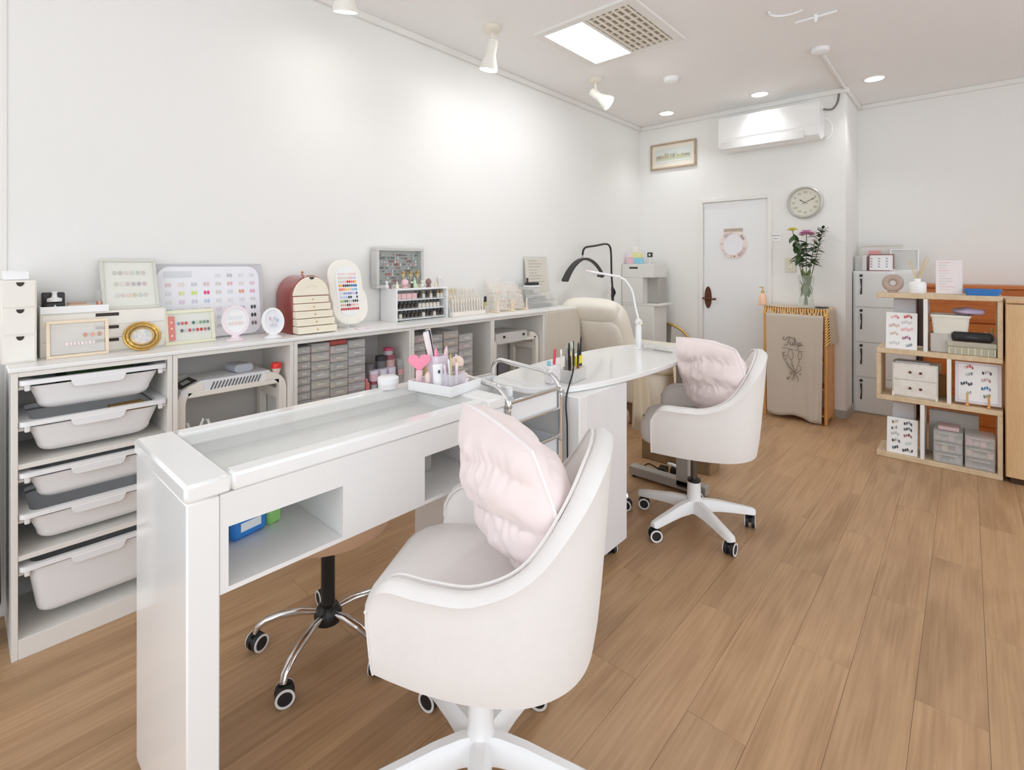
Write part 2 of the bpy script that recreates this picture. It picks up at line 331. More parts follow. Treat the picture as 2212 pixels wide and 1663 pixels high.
unit(0, 'tall white shelf unit at the near end holding five pull out bins', (.575, .297))
unit(1, 'white shelf unit holding the white ventilated dust collector and arched riser', (.30,))
unit(2, 'white shelf unit packed with towers of clear thin drawers and round pots', (.42,))
unit(3, 'white shelf unit with clear drawers half hidden behind the brush tray', (.42,))
unit(4, 'white shelf unit holding a grey device on an arched riser', (.30,))
unit(5, 'white shelf unit with a closed beige door at the far end', (), True)
tag(MB().box(UX[0] - .006, SY - .006, ST, UX[-1] + .006, SB + .004, WT, .0025).obj('worktop', mat('white_worktop', srgb(240, 239, 237), .32, var=.01)), 'long white worktop running over all the low shelf units', 'worktop')
# bins in unit 1
BINM = mat('white_bin_plastic', srgb(240, 240, 241), .4, var=.01)
def bin_(zr, zb, label):
    w = UX[1] - UX[0] - .034; cx = (UX[0] + UX[1]) / 2; D = .262
    o = thing('storage_bin', label, 'bin', (cx, SY + .006, 0), 0, 'white pull out bins in the tall shelf unit')
    W1, W2 = w - .045, w - .085; zt = zr - .022; R = []
    H = zt - zb; r = .035
    def ringat(z, ww, dd, rr): return [(x, y + D / 2, z) for x, y in rrect(ww, dd, rr, 4)]
    b = MB(); prof = [(zt, W1, D, .03)]
    for k in range(7):
        a = PI / 2 * k / 6; zz = zb + r - r * math.sin(a); ins = r * (1 - math.cos(a)); prof.append((zz, W2 - 2 * ins, D - .03 - 2 * ins, .03))
    b.rings([ringat(*p) for p in prof], True, False, True)
    inn = [(zt, W1 - .006, D - .006, .028), (zb + .02, W2 - .012, D - .045, .028)]
    b.rings([ringat(*p) for p in inn], True, False, True); b.obj('bin_body', BINM, o, ang=50)
    rm = MB(); rm.ring([(x, y + D / 2 - .004) for x, y in rrect(w, D + .02, .02, 4)], [(x, y + D / 2) for x, y in rrect(W1 - .008, D - .008, .028, 4)], zr - .014, zr)
    for s in (-1, 1): rm.box(s * (w / 2 - .0005), .004, zr - .02, s * (w / 2 - .016), D, zr - .012, .002); rm.box(s * (W1 / 2 - .004), -.005, zr - .034, s * (W1 / 2 + .010), .006, zr - .012, .003)
    rm.obj('rim', BINM, o)
    hp_ = [(-.072, 0), (.072, 0), (.066, -.020), (.056, -.026), (-.056, -.026), (-.066, -.020)]
    MB().at(0, -.011, zr - .012, rx=PI / 2).prism(hp_, -.004, .004, .002).obj('handle_lip', BINM, o)
    for s in (-1, 1): MB().box(s * (w / 2 + .0005), .008, zr - .030, s * (w / 2 - .013), .25, zr - .021, .001).obj('runner', W_CREAM, o)
    return o
bin_(.844, .738, 'white plastic bin in the top slot with a green packet inside')
bin_(.718, .604, 'second white plastic bin from the top, shallow, on the upper board')
bin_(.562, .457, 'third white plastic bin from the top, just under the upper board')
bin_(.437, .327, 'fourth white plastic bin from the top, shallow, on the lower board')
bin_(.277, .092, 'deepest white plastic bin at the bottom of the tall shelf unit')
tag(MB().at(.33, 2.28, .79, rz=.2).box(-.09, -.05, -.03, .1, .05, .058, .004).obj('packet', mat('green_packet', srgb(74, 104, 62), .6, var=.2)), 'dark green packet lying inside the top white bin', 'packet')
tag(MB().at(.42, 2.2, .66, rz=.1).box(-.06, -.03, -.04, .04, .03, .05, .003).obj('cardboard_box', mat('kraft_card', srgb(176, 140, 84), .7, var=.1)), 'small brown card box inside the second white bin', 'box')
# dark bag at the very left edge
bg_ = MB(); bg_.rings([[(x * s_, y * s_, z) for x, y in rrect(.16, .2, .05)] for z, s_ in ((.10, .9), (.15, 1), (.5, .95), (.78, .9), (.85, .7), (.87, .3))])
bo = thing('garment_bag', 'dark grey bag hanging at the left edge beside the shelf unit', 'bag', (.018, 2.28, 0)); bg_.obj('bag_body', mat('dark_grey_fabric', srgb(70, 64, 66), .8, var=.15), bo)
h_ = MB(); h_.cyl((-.0, -.0, 0), (0, 0, .11), .02); h_.box(-.05, -.06, 0, .05, .06, .02, .004); h_.obj('stand', BLACK, bo)
# ---------------------------------------------------------------- arched cream risers + machines
RISER = mat('cream_plastic', srgb(236, 231, 222), .4, var=.015)
def riser(cx, w, y0, y1, zb, h, label):
    o = thing('arched_riser', label, 'riser', (cx, y0, zb), 0); zt = h
    MB().box(-w / 2 + .03, 0, zt - .052, w / 2 - .03, y1 - y0, zt - .03, .003).obj('top_board', RISER, o)
    for s in (-1, 1):
        for yy in (0, y1 - y0 - .035):
            P = []; R_ = .075
            P += [(s * (w / 2 - .0), 0)] + [(s * (w / 2 - R_ + R_ * math.cos(a)), zt - R_ + R_ * math.sin(a)) for a in [PI / 2 * k / 6 for k in range(7)]] + [(s * (w / 2 - .09), zt)]
            P += [(s * (w / 2 - .09), zt - .03)] + [(s * (w / 2 - R_ + (R_ - .03) * math.cos(a)), zt - R_ - .0 + (R_ - .03) * math.sin(a)) for a in [PI / 2 * (6 - k) / 6 for k in range(7)]] + [(s * (w / 2 - .03), 0)]
            MB().at(0, yy, 0, rx=PI / 2).prism(P, -.035, 0, .002).obj('leg', RISER, o)
        MB().box(s * (w / 2 - .022), .03, zt - .12, s * (w / 2 - .028), y1 - y0 - .03, zt - .08).obj('side_brace', RISER, o)
    return o
riser(.751, .405, 2.16, 2.40, .315, .433, 'cream arched riser under the white dust collector')
DC = mat('white_machine_shell', srgb(232, 233, 236), .35, var=.01)
d0 = .6965
o = thing('dust_collector', 'white nail dust collector with slanted vents and black display panel', 'machine', (.73, 2.165, d0 + .0005), math.radians(2))
P = [(-.16, 0), (.158, 0), (.166, .012), (.166, .046), (.158, .058), (-.10, .058), (-.165, .03), (-.17, .012)]
MB().at(0, 0, 0, rx=PI / 2).prism(P, -.145, 0, .004).obj('shell', DC, o)
VT = mat('dark_vent', srgb(96, 94, 94), .6)
for k in range(15):
    x = -.062 + k * .0125; MB().at(x, -.0012, .031, ry=math.radians(24)).box(-.0022, -.0006, -.018, .0022, .0012, .018).obj('vent_slot', VT, o)
MB().at(-.1335, .07, .0452, ry=-math.radians(23)).box(-.03, -.045, -.0005, .03, .045, .0015, .0005).obj('display_panel', BLACK, o)
MB().at(-.1335, .07, .0468, ry=-math.radians(23)).box(-.014, -.02, -.0004, .014, .02, .0008).obj('display_readout', mat('display_white', srgb(190, 196, 190), .4), o)
for k in range(9): MB().box(-.075 + k * .018, .03, .0575, -.070 + k * .018, .11, .0592).obj('top_rib', DC, o)
o = thing('grey_dispenser', 'rounded grey plastic case lying on the dust collector', 'case', (.80, 2.20, d0 + .0595), math.radians(8))
MB().at(0, 0, .0, rx=-PI / 2).prism([(x, -y) for x, y in rrect(.075, .034, .015, 5, 0, .017)], 0, .09, .004).obj('case_body', mat('cool_grey_plastic', srgb(186, 189, 198), .4), o)
o = thing('buffer_brush', 'small red topped dust brush on a black foot beside the dust collector', 'brush', (.922, 2.19, .6965))
MB().lathe([(.016, 0), (.016, .012), (.007, .02), (.007, .028)], 16).obj('foot', BLACK, o); MB().lathe([(.009, .028), (.018, .055), (.019, .06)], 16).obj('cup', mat('pale_pink_plastic', srgb(240, 216, 210), .4), o); MB().lathe([(.02, .06), (.021, .072), (.017, .082), (.004, .085)], 16).obj('cap', mat('bright_red_plastic', srgb(236, 50, 40), .35), o)
# things on the middle board of unit 2
def bottle(name, label, cat_, p, r, h, body, cap, group=None, neck=.35, ch=.02):
    o = thing(name, label, cat_, p, 0, group)
    MB().lathe([(r * .9, 0), (r, .004), (r, h * .78), (r * neck * 1.6, h * .9), (r * neck, h)], 16).obj('bottle_body', body, o); MB().cyl((0, 0, h), (0, 0, h + ch), r * neck * 1.25, n=14).obj('cap', cap, o); return o
for i, (x, l) in enumerate(((.585, 'white power adapter with a looped cord at the left of the riser'), (.655, 'white power adapter with a looped cord standing right of its twin'))):
    o = thing('power_adapter', l, 'adapter', (x, 2.2, .3155), 0)
    MB().box(-.024, -.025, 0, .024, .025, .235 if i == 0 else .24, .006).obj('adapter_body', W_PLAST, o)
    MB().tube([(-.014, 0, .22), (-.016, 0, .262), (-.006, 0, .285), (.008, 0, .28), (.018, 0, .25), (.02, 0, .2)], .005, 8).obj('cord', W_PLAST, o); MB().box(-.018, -.0258, .12, .016, -.0248, .13).obj('mark', DARK, o)
o = thing('waste_basket', 'clear smoky plastic waste basket inside the second shelf unit', 'basket', (.835, 2.235, .3155))
MB().rings([[(r * math.cos(2*PI*k/24), r * math.sin(2*PI*k/24), z) for k in range(24)] for r, z in ((.058, 0), (.078, .205), (.076, .205), (.056, .004))], True, True, True).obj('basket_wall', thin_glass('smoky_clear', (.62, .62, .62), .35, .1), o)
MB().tube([(.078 * math.cos(2*PI*k/28), .078 * math.sin(2*PI*k/28), .206) for k in range(28)], .0035, 6, True).obj('rim', mat('smoky_rim', srgb(150, 150, 150), .3), o)
# ---------------------------------------------------------------- clear drawer towers
rng = random.Random(5)
def tower(cx, w, z0, rows, rh, label, tint, y=2.15, dep=.24, grp='clear drawer towers inside the shelf units'):
    o = thing('drawer_tower', label, 'drawers', (cx, y, z0), 0, grp)
    for k in range(rows):
        z = k * rh
        d = MB().box(-w / 2, 0, z + .0006, w / 2, dep, z + rh - .0008, .003).obj('drawer', CLEAR2, o)
        MB().box(-w * .2, -.006, z + rh * .34, w * .2, -.0002, z + rh * .6, .0015).obj('pull', CLEAR2, d)
        c = rng.choice(tint); m = MB()
        for q in range(4):
            cc = [min(1, max(.02, v * rng.uniform(.75, 1.2))) for v in c]; m.col = tuple(cc)
            m.box(-w * .46 + q * w * .23, .006, z + .004, -w * .46 + (q + .92) * w * .23, dep * .8, z + rh * rng.uniform(.45, .8), .001)
        m.obj('contents', VCM, d)['kind'] = 'stuff'
    return o
WARM = [srgb(196, 176, 148), srgb(186, 170, 152), srgb(206, 186, 158), srgb(178, 160, 138), srgb(200, 190, 182)]
COOL = [srgb(176, 172, 172), srgb(188, 184, 184), srgb(168, 166, 170), srgb(196, 186, 180), srgb(190, 176, 172)]
zb = .4355
tower(1.024, .062, zb, 12, .0335, 'narrowest clear drawer tower at the left of the packed unit', COOL + WARM)
tower(1.102, .086, zb, 10, .041, 'second clear drawer tower with beige contents', WARM)
tower(1.192, .088, zb, 10, .039, 'third clear drawer tower topped by a red lid', WARM)
tag(MB().at(1.192, 2.16, zb + .3905).box(-.042, 0, 0, .042, .2, .022, .003).obj('red_case', mat('brick_red_plastic', srgb(176, 76, 68), .45)), 'flat brick red case on top of the third drawer tower', 'case')
tower(1.283, .088, zb, 10, .0405, 'fourth clear drawer tower with pale contents, beside the pink files', COOL)
for i, x in enumerate((1.337, 1.347)): tag(MB().box(x - .003, 2.15, zb, x + .003, 2.32, zb + .21 - .02 * i, .001).obj('file_pad', mat('coral_pink_card', srgb(238, 142, 142), .6)), ('coral pink file pad standing between drawers and pots, left one', 'coral pink file pad standing between drawers and pots, right one')[i], 'nail file', 'pink files in the packed unit')
def pot(x, y, z, r, h, c1, c2, label, grp=None, lidh=.4):
    o = thing('gel_pot', label, 'pot', (x, y, z), 0, grp)
    MB().cyl((0, 0, 0), (0, 0, h * (1 - lidh)), r * .96, n=16).obj('jar', c1, o); MB().cyl((0, 0, h * (1 - lidh)), (0, 0, h), r, n=16).obj('lid', c2, o); return o
GREYP = mat('translucent_grey', srgb(184, 182, 184), .35); PLUM = mat('plum_lid', srgb(150, 84, 96), .4); LILAC = mat('lilac_white', srgb(228, 222, 236), .4); SMOKE = mat('smoke_pot', srgb(110, 108, 110), .4)
for rr in range(5):
    for k in range(4):
        x = 1.382 + k * .037; z = zb + rr * .038
        pot(x, 2.165 + .004 * k, z, .017, .0375, GREYP, (GREYP, PLUM, GREYP, SMOKE)[(rr * 3 + k) % 4] if rr != 4 else PLUM, '%s gel pot in column %s of the stack beside the pink files' % (('bottom row', 'second row', 'third row', 'fourth row', 'top row')[rr], ('one', 'two', 'three', 'four')[k]), 'stacked gel pots in the packed unit')
for k in range(3): pot(1.386 + k * .05, 2.17, zb + .1905, .024, .05, mat('pinkish_pot', srgb(226, 196, 206), .4) if k == 0 else LILAC, LILAC, 'wide lilac white pot on the gel pot stack, %s one' % ('left', 'middle', 'right')[k], 'wide lilac pots', .3)
for k, (x, c, l) in enumerate(((1.375, SMOKE, 'dark smoke pot on the left of the lilac pots'), (1.445, mat('black_lid', srgb(60, 58, 58), .5), 'black lidded pot stacked on the lilac pots'), (1.498, PLUM, 'plum pink lidded pot on top of the lilac pots'))):
    pot(x, 2.2, zb + .241 if k else zb + .241, .027, .06 if k else .03, mat('rose_clear', srgb(206, 170, 168), .35) if k == 2 else SMOKE, c, l)
pot(1.49, 2.2, zb + .3015, .024, .035, GREYP, mat('magenta_lid', srgb(196, 70, 110), .4), 'magenta lidded pot at the very top of the pot stack')
o = thing('slim_case', 'slim clear case with a pink label right of the lilac pots', 'case', (1.552, 2.18, zb)); MB().box(-.016, 0, 0, .016, .12, .27, .003).obj('case_body', CLEAR2, o); MB().box(-.014, -.0008, .19, .014, .002, .22).obj('pink_label', mat('pink_label', srgb(238, 176, 184), .5), o)
# unit 4
tower(1.655, .075, zb, 9, .043, 'clear drawer tower behind the pink mirror, amber contents below', [srgb(150, 110, 86), srgb(170, 160, 154), srgb(176, 96, 48), srgb(120, 100, 92)])
tower(1.757, .105, zb, 9, .042, 'clear drawer tower behind the nail files with dark contents', [srgb(140, 120, 104), srgb(170, 150, 136), srgb(110, 92, 80)])
tower(1.872, .105, zb, 9, .043, 'clear drawer tower with orange contents in the half hidden unit', [srgb(196, 120, 50), srgb(170, 158, 140), srgb(186, 150, 120)])
tower(1.985, .105, zb, 8, .045, 'clear drawer tower with rosy contents in the half hidden unit', [srgb(206, 150, 150), srgb(180, 170, 166), srgb(196, 186, 182)])
# unit 5
riser(2.44, .44, 2.16, 2.40, .315, .433, 'cream arched riser in the fifth unit under the grey device')
o = thing('grey_device', 'pale grey flat device with dark knobs on the far riser', 'machine', (2.40, 2.16, .697))
MB().box(-.16, -.004, 0, .14, .2, .07, .006).obj('case_body', mat('pale_grey_shell', srgb(212, 210, 207), .4), o)
for x in (-.09, .095): MB().cyl((x, -.003, .045), (x, -.012, .045), .008, n=14).obj('knob', DARK, o)
MB().tube(cat([(-.12, .1, .075), (-.05, .12, .1), (.05, .1, .085), (.1, .13, .08)]), .004, 6).obj('cable', GREYM, o)
tag(MB().box(2.31, 2.2, .3155, 2.4, 2.4, .58, .004).obj('dark_case', mat('slate_case', srgb(112, 108, 116), .5)), 'slate grey case standing under the far riser', 'case')
# ================================================================ NAIL DESK WITH GLASS TOP
DX0, DX1, DY_0, DY_1, DT = .29, 1.178, 1.09, 1.487, .78
dk = thing('nail_desk', 'white gloss nail desk with a glass display top and open cubbies', 'desk', (DX0, DY_0, 0))
L_, D_ = DX1 - DX0, DY_1 - DY_0; GX0, GX1, GY0, GY1 = .083, .805, .048, .345; tz = DT - .036
t_ = MB(); t_.box(0, 0, tz, GX0, D_, DT, .006); t_.box(GX1, 0, tz, L_, D_, DT, .006); t_.box(GX0, 0, tz, GX1, GY0, DT, .006); t_.box(GX0, GY1, tz, GX1, D_, DT, .006)
t_.obj('desk_top', W_GLOSS, dk)
MB().box(GX0 + .0005, GY0 + .0005, DT - .007, GX1 - .0005, GY1 - .0005, DT - .001).obj('glass_top', thin_glass('desk_glass', (.95, .97, .96), .02, .03), dk)
for x0 in (.004, L_ - .062): MB().box(x0, .004, .012, x0 + .058, D_ - .004, tz - .0005, .003).obj('leg', W_GLOSS, dk)
for x0 in (.01, L_ - .05):
    for y0 in (.02, D_ - .05): MB().cyl((x0 + .02, y0 + .015, 0), (x0 + .02, y0 + .015, .012), .018, n=14).obj('foot', BLACK, dk)
fx0, fx1, fz0, fz1 = .0625, L_ - .0625, .545, tz - .0005; o1a, o1b, o2a, o2b, oz0, oz1 = .078, .327, .569, L_ - .069, .555, .675
p_ = MB(); th = .016
p_.box(fx0, .006, fz0, o1a, th, fz1); p_.box(o1b, .006, fz0, o2a, th, fz1); p_.box(o2b, .006, fz0, fx1, th, fz1)
for a, b in ((o1a, o1b), (o2a, o2b)): p_.box(a, .006, fz0, b, th, oz0); p_.box(a, .006, oz1, b, th, fz1)
p_.obj('front_panel', W_SATIN, dk)
MB().box(fx0, th, fz0, fx1, D_ - .02, fz0 + .01).obj('cubby_floor', W_SATIN, dk)
MB().box(fx0, th, tz - .045, fx1, D_ - .02, tz - .035).obj('display_floor', W_SATIN, dk)
for x in (o1a - .008, o1b, o2a - .008, o2b): MB().box(x, th, fz0 + .0105, x + .008, D_ - .02, tz - .0455).obj('cubby_side', W_SATIN, dk)
MB().box(fx0, D_ - .0195, fz0 + .05, fx1, D_ - .005, fz1).obj('back_panel', W_SATIN, dk)
for x, z in ((o2b - .002, .615),): MB().cyl((x, .12, z), (x - .004, .12, z), .005, n=10).obj('screw_cap', GREYM, dk)
# contents of the display tray and cubbies
dz = tz - .0345
def W_(x, y, z): return (DX0 + x, DY_0 + y, z)
for i, (cx, cy, rot, n) in enumerate(((.36, .13, .04, 'left'), (.52, .16, .10, 'right'))):
    o = thing('nail_chart_card', 'pale pink nail chart card under the glass, %s one' % n, 'card', W_(cx, cy, dz), rot, 'cards under the desk glass')
    MB().box(-.085, -.055, 0, .085, .055, .002, .0005).obj('card_sheet', mat('blush_card', srgb(243, 226, 224), .6), o)
    m = MB()
    for r in range(4):
        for c in range(9): m.col = srgb(rng.randint(225, 246), rng.randint(190, 215), rng.randint(190, 215)); m.at(-.07 + c * .0175, -.036 + r * .024, .0022).prism(oval(.005, .008, 8), 0, .001)
    m.obj('nail_chips', VC, o)['kind'] = 'stuff'
o = thing('clear_tray', 'flat clear acrylic tray with grey writing under the desk glass', 'tray', W_(.17, .15, dz), .1); MB().box(-.06, -.08, 0, .06, .08, .004, .001).obj('tray_base', CLEAR, o); MB().box(-.05, -.06, .0045, .03, -.045, .0052).obj('printed_line', mat('pale_grey_print', srgb(206, 204, 200), .6), o)
o = thing('small_tin', 'tiny champagne coloured metal bar in the display corner', 'tin', W_(.135, .066, dz), .02); MB().box(-.035, -.006, 0, .035, .008, .012, .003).obj('bar', mat('champagne_metal', srgb(206, 200, 184), .3, .6), o)
o = thing('toy_ball', 'small aqua blue ball with a red bead under the glass', 'ball', W_(.65, .13, dz)); MB().ell((0, 0, .017), .016, .016, .0165).obj('ball', mat('aqua_blue', srgb(150, 206, 216), .4), o); MB().ell((-.022, .004, .008), .006, .006, .0075).obj('bead', mat('red_bead', srgb(216, 110, 116), .4), o)
fo = thing('artificial_flower', 'coral artificial flower under the glass beside the tray', 'flower', W_(.725, .12, dz))
for k in range(9): a = k * .7; MB().at(.014 * math.cos(a), .014 * math.sin(a), .008, rz=a, ry=-.5).ell((0, 0, 0), .016, .010, .004, 10, 5).obj('petal', mat('coral_petal', srgb(246, 150, 132), .6), fo)
for k in range(3): MB().at(-.03, .01 - .014 * k, .006, rz=.5 * k).ell((0, 0, 0), .014, .006, .003, 8, 5).obj('leaf', mat('olive_leaf', srgb(200, 200, 120), .6), fo)
o = thing('tissue_pack', 'blue and green wet wipe pack in the left cubby', 'pack', W_(.19, .2, fz0 + .0105), .2)
m = MB(); m.col = srgb(50, 130, 210); m.at(0, 0, 0).box(-.06, -.03, 0, .03, .03, .055, .01); m.col = srgb(150, 206, 120); m.box(.031, -.028, .0, .07, .028, .05, .008); m.obj('pack_body', VC, o)
m = MB(); m.col = srgb(240, 244, 246); m.box(-.04, -.0308, .02, .01, -.0301, .04); m.obj('pack_label', VC, o)
tag(MB().box(DX0 + .085, DY_0 + .15, fz0 + .0105, DX0 + .115, DY_0 + .2, fz0 + .062, .004).obj('sponge_box', mat('grey_green', srgb(196, 200, 190), .5)), 'pale grey box at the left of the left cubby', 'box')
o = thing('clear_case', 'clear case with grey tools and a coral bottle in the right cubby', 'case', W_(.62, .15, fz0 + .0105)); MB().box(-.04, 0, 0, .09, .12, .085, .004).obj('case_body', CLEAR2, o)
m = MB(); m.col = srgb(126, 130, 136); m.box(-.035, .005, .02, .03, .1, .045, .006); m.col = srgb(246, 176, 150); m.at(.06, .03, .01).cyl((0, 0, 0), (0, 0, .05), .02, n=14); m.at(0, 0, 0); m.col = srgb(40, 40, 42); m.box(-.04, .01, .086, .05, .11, .094, .002); m.obj('tools', VC, o)
# ================================================================ SWIVEL TUB CHAIRS
def caster(parent, x, y, ang, z=0, r=.027, chrome=False):
    c = MB().at(x, y, z, rz=ang)
    c.cyl((0, 0, r * 1.5), (0, 0, r * 2.35), .008, n=10); c.box(-r * .9, -.0075, r * 1.0, r * .75, .0075, r * 1.75, .004)
    o = c.obj('caster', BLACK, parent)
    wh = MB().at(x, y, z, rz=ang)
    for s in (-1, 1): wh.cyl((-.004, s * .006, r), (-.004, s * .021, r), r, r * .96, n=20)
    wh.obj('wheel', mat('black_rubber', srgb(34, 34, 38), .5), o)
    rg = MB().at(x, y, z, rz=ang)
    for s in (-1, 1):
        rg.M = Matrix.Translation((x, y, z)) @ Matrix.Rotation(ang, 4, 'Z') @ Matrix.Translation((-.004, s * .0212, r)) @ Matrix.Rotation(PI / 2, 4, 'X')
        rg.ring(oval(r * .97, r * .97, 20), oval(r * .74, r * .74, 20), -.0012, .0012)
    rg.obj('wheel_ring', W_PLAST, o); return o
def half(P): return [(-x, y, z) for x, y, z in P[:0:-1]] + P
def tub_chair(loc, phi, base0, label, cl, prx=0):
    o = thing('swivel_chair', label, 'chair', loc, phi - PI / 2, 'ivory swivel tub chairs')
    K = half([(0, -.30, .815), (.11, -.288, .80), (.19, -.245, .735), (.245, -.165, .645), (.262, -.06, .595), (.258, .04, .588), (.243, .115, .585), (.234, .15, .565), (.229, .168, .53)])
    K = cat(K, 5); R = []; pip = []; zb = .378
    for i, k in enumerate(K):
        t = (K[min(i + 1, len(K) - 1)] - K[max(i - 1, 0)]); t.z = 0; t.normalize(); nrm = Vector((t.y, -t.x, 0))
        if nrm.dot(Vector((k.x, k.y + .02, 0))) < 0: nrm = -nrm
        zt = k.z; H = zt - zb; ring = []
        def off(q, z, inx=0):   # q: 0 bottom..1 rim
            s = .87 + .13 * min(1, max(0, q)) ** .7; return Vector((k.x * s, k.y * (s if k.y < 0 else 1), z)) - nrm * inx
        for q in (0, .12, .3, .55, .8, .93): ring.append(off(q, zb + H * q))
        ring += [off(1, zt - .008, -.002), off(1, zt + .004, .012), off(1, zt + .006, .026), off(1, zt - .002, .04), off(1, zt - .02, .05)]
        for q in (.75, .45, .2, .03): ring.append(off(q, zb + H * q, .052 + .01 * (1 - q)))
        R.append(ring); pip.append(off(1, zt + .002, .044))
    sh = MB(); sh.rings(R); sh.obj('tub_shell', FABRIC, o, ang=60)
    MB().tube(pip, .0035, 6).obj('piping', FABRIC, o)
    ep = []
    for r in (R[0], R[-1]): MB().tube(r[:11], .003, 6).obj('edge_piping', FABRIC, o)
    st = MB(); SR = []
    base_p = [(x * (1.0), y) for x, y in rrect(.40, .43, .10, 5, 0, .0)]
    for z, s in ((.40, .90), (.41, .97), (.435, 1), (.465, 1), (.487, .965), (.498, .88), (.503, .6), (.505, .2)): SR.append([(x * s, .012 + y * s, z) for x, y in base_p])
    st.rings(SR); st.obj('seat', FABRIC, o, ang=60)
    u = MB(); u.lathe([(.16, .385), (.19, .392), (.19, .40)], 24); u.obj('seat_pan', W_PLAST, o)
    MB().cyl((0, 0, .2), (0, 0, .392), .015, n=14).obj('gas_piston', mat('dark_steel', srgb(110, 106, 102), .25, .9), o)
    MB().cyl((0, 0, .2), (0, 0, .211), .029, n=16).obj('collar', BLACK, o)
    b = MB(); b.lathe([(.034, .062), (.036, .1), (.031, .13), (.0285, .2)], 18); b.obj('column', W_PLAST, o)
    for k in range(5):
        a = base0 - (phi - PI / 2) + k * 2 * PI / 5; m = MB().at(0, 0, 0, rz=a); Q = []
        for x, w, z0, z1 in ((.0, .030, .066, .118), (.05, .027, .072, .122), (.11, .0245, .074, .116), (.17, .0225, .07, .104), (.225, .021, .064, .094), (.262, .019, .060, .086), (.272, .012, .063, .081)):
            Q.append([(x, -w, z0), (x, -w * .82, z0 + (z1 - z0) * .75), (x, -w * .4, z1), (x, w * .4, z1), (x, w * .82, z0 + (z1 - z0) * .75), (x, w, z0)])
        m.rings(Q); m.obj('base_arm', W_PLAST, o)
        caster(o, .25 * math.cos(a), .25 * math.sin(a), a + (1.9, .4, 2.6, -1.0, 1.2)[k])
    # cushion
    return o
def cushion(loc, phi, label, tilt, seed, lean=0):
    o = thing('ruched_cushion', label, 'cushion', loc, phi - PI / 2, 'pale pink ruched cushions'); W2, H2, T = .20, .188, .082
    def surf(sd):
        def f(u, v):
            a, b = 2 * u - 1, 2 * v - 1
            e = max(0, (1 - abs(a) ** 2.6)) ** .55 * max(0, (1 - abs(b) ** 2.6)) ** .55
            x = a * W2 * (1 - .10 * b * b * (1 - abs(a) * .3)); z = b * H2 * (1 - .10 * a * a * (1 - abs(b) * .3))
            g = noise.noise((a * 3.1 + seed, b * 3.1, sd)) * .5 + noise.noise((a * 7 + seed, b * 6, sd * 2)) * .35
            gather = abs(math.sin(b * 5.2 + .5 * math.sin(a * 3))) ; r = abs(math.sin(a * 21 + 4 * noise.noise((a * 2, b * 4, seed))))
            y = sd * (T * e + e * (.020 * g + .016 * gather - .012 * r * (1 - gather) ** 1.5))
            return (x, y, z)
        return f
    m = MB().at(0, 0, H2, rx=-tilt, ry=lean); m.grid(surf(-1), 72, 72); m.grid(surf(1), 72, 72); m.obj('cushion_cover', PINK, o, ang=75)
    sm = MB().at(0, 0, H2, rx=-tilt, ry=lean); P = []
    for k in range(64):
        t = 4 * k / 64; s_ = int(t); q = (t - s_) * 2 - 1; a, b = ((q, -1), (1, q), (-q, 1), (-1, -q))[s_]
        P.append((a * W2 * (1 - .10 * b * b * (1 - abs(a) * .3)), 0, b * H2 * (1 - .10 * a * a * (1 - abs(b) * .3))))
    sm.tube(P, .004, 6, True); sm.obj('seam_piping', mat('white_piping', srgb(246, 240, 240), .6), o); return o
PH1, PH2 = math.radians(120), math.radians(110)
tub_chair((.819, .838, 0), PH1, math.radians(7), 'ivory tub chair in the foreground beside the white nail desk', None)
tub_chair((2.285, .935, 0), PH2, math.radians(20), 'ivory tub chair further back at the white side table', None)
def loc_on(h, phi, f, l, z): d = Vector((math.cos(phi), math.sin(phi))); n = Vector((-d.y, d.x)); return (h[0] + d.x * f + n.x * l, h[1] + d.y * f + n.y * l, z)
cushion(loc_on((.819, .838), PH1, -.085, -.0, .490), PH1 + .66, 'pale pink ruched cushion on the foreground tub chair', .34, 3.0, .0)
cushion(loc_on((2.285, .935), PH2, -.085, -.0, .490), PH2 + .75, 'pale pink ruched cushion on the far tub chair', .34, 9.0, .0)
# ================================================================ ROUND STOOL BEHIND THE DESK
def stool(loc, ang, label, seatmat, zs, R=.215):
    o = thing('rolling_stool', label, 'stool', loc, 0, 'round stools with chrome bases')
    MB().lathe([(.13, zs), (.19, zs + .012), (.205, zs + .04), (.20, zs + .075), (.15, zs + .095), (.02, zs + .1)], 32).obj('seat', seatmat, o)
    MB().cyl((0, 0, .12), (0, 0, zs + .002), .021, n=18).obj('column', BLACK, o)
    MB().lathe([(.026, .072), (.04, .08), (.042, .105), (.03, .128), (.022, .134)], 20).obj('hub', BLACK, o)
    lv = MB(); lv.tube([(.03, -.02, zs - .006), (.085, -.06, zs - .012), (.11, -.075, zs - .05)], [.006, .006, .010], 8); lv.obj('height_lever', BLACK, o)
    for k in range(5):
        a = ang + k * 2 * PI / 5; c, s = math.cos(a), math.sin(a)
        MB().tube([(c * r, s * r, z) for r, z in ((.03, .108), (.08, .112), (.14, .105), (.185, .092), (.21, .075), (.217, .055))], [.0095, .0125, .0125, .012, .011, .0105], 12, flat=.85).obj('base_leg', CHROME, o)
        caster(o, c * .217, s * .217, a + (.3, 1.0, -.9, 2.0, .6)[k], r=.026)
    return o
stool((.79, 1.495, 0), math.radians(66), 'round tan stool with a chrome five leg base under the nail desk', mat('tan_vinyl', srgb(226, 190, 160), .5, var=.03), .37)
stool((2.2, 1.45, 0), math.radians(272), 'round stool with a chrome base mostly hidden behind the drawer pedestal', mat('tan_vinyl', srgb(226, 190, 160), .5, var=.03), .37)
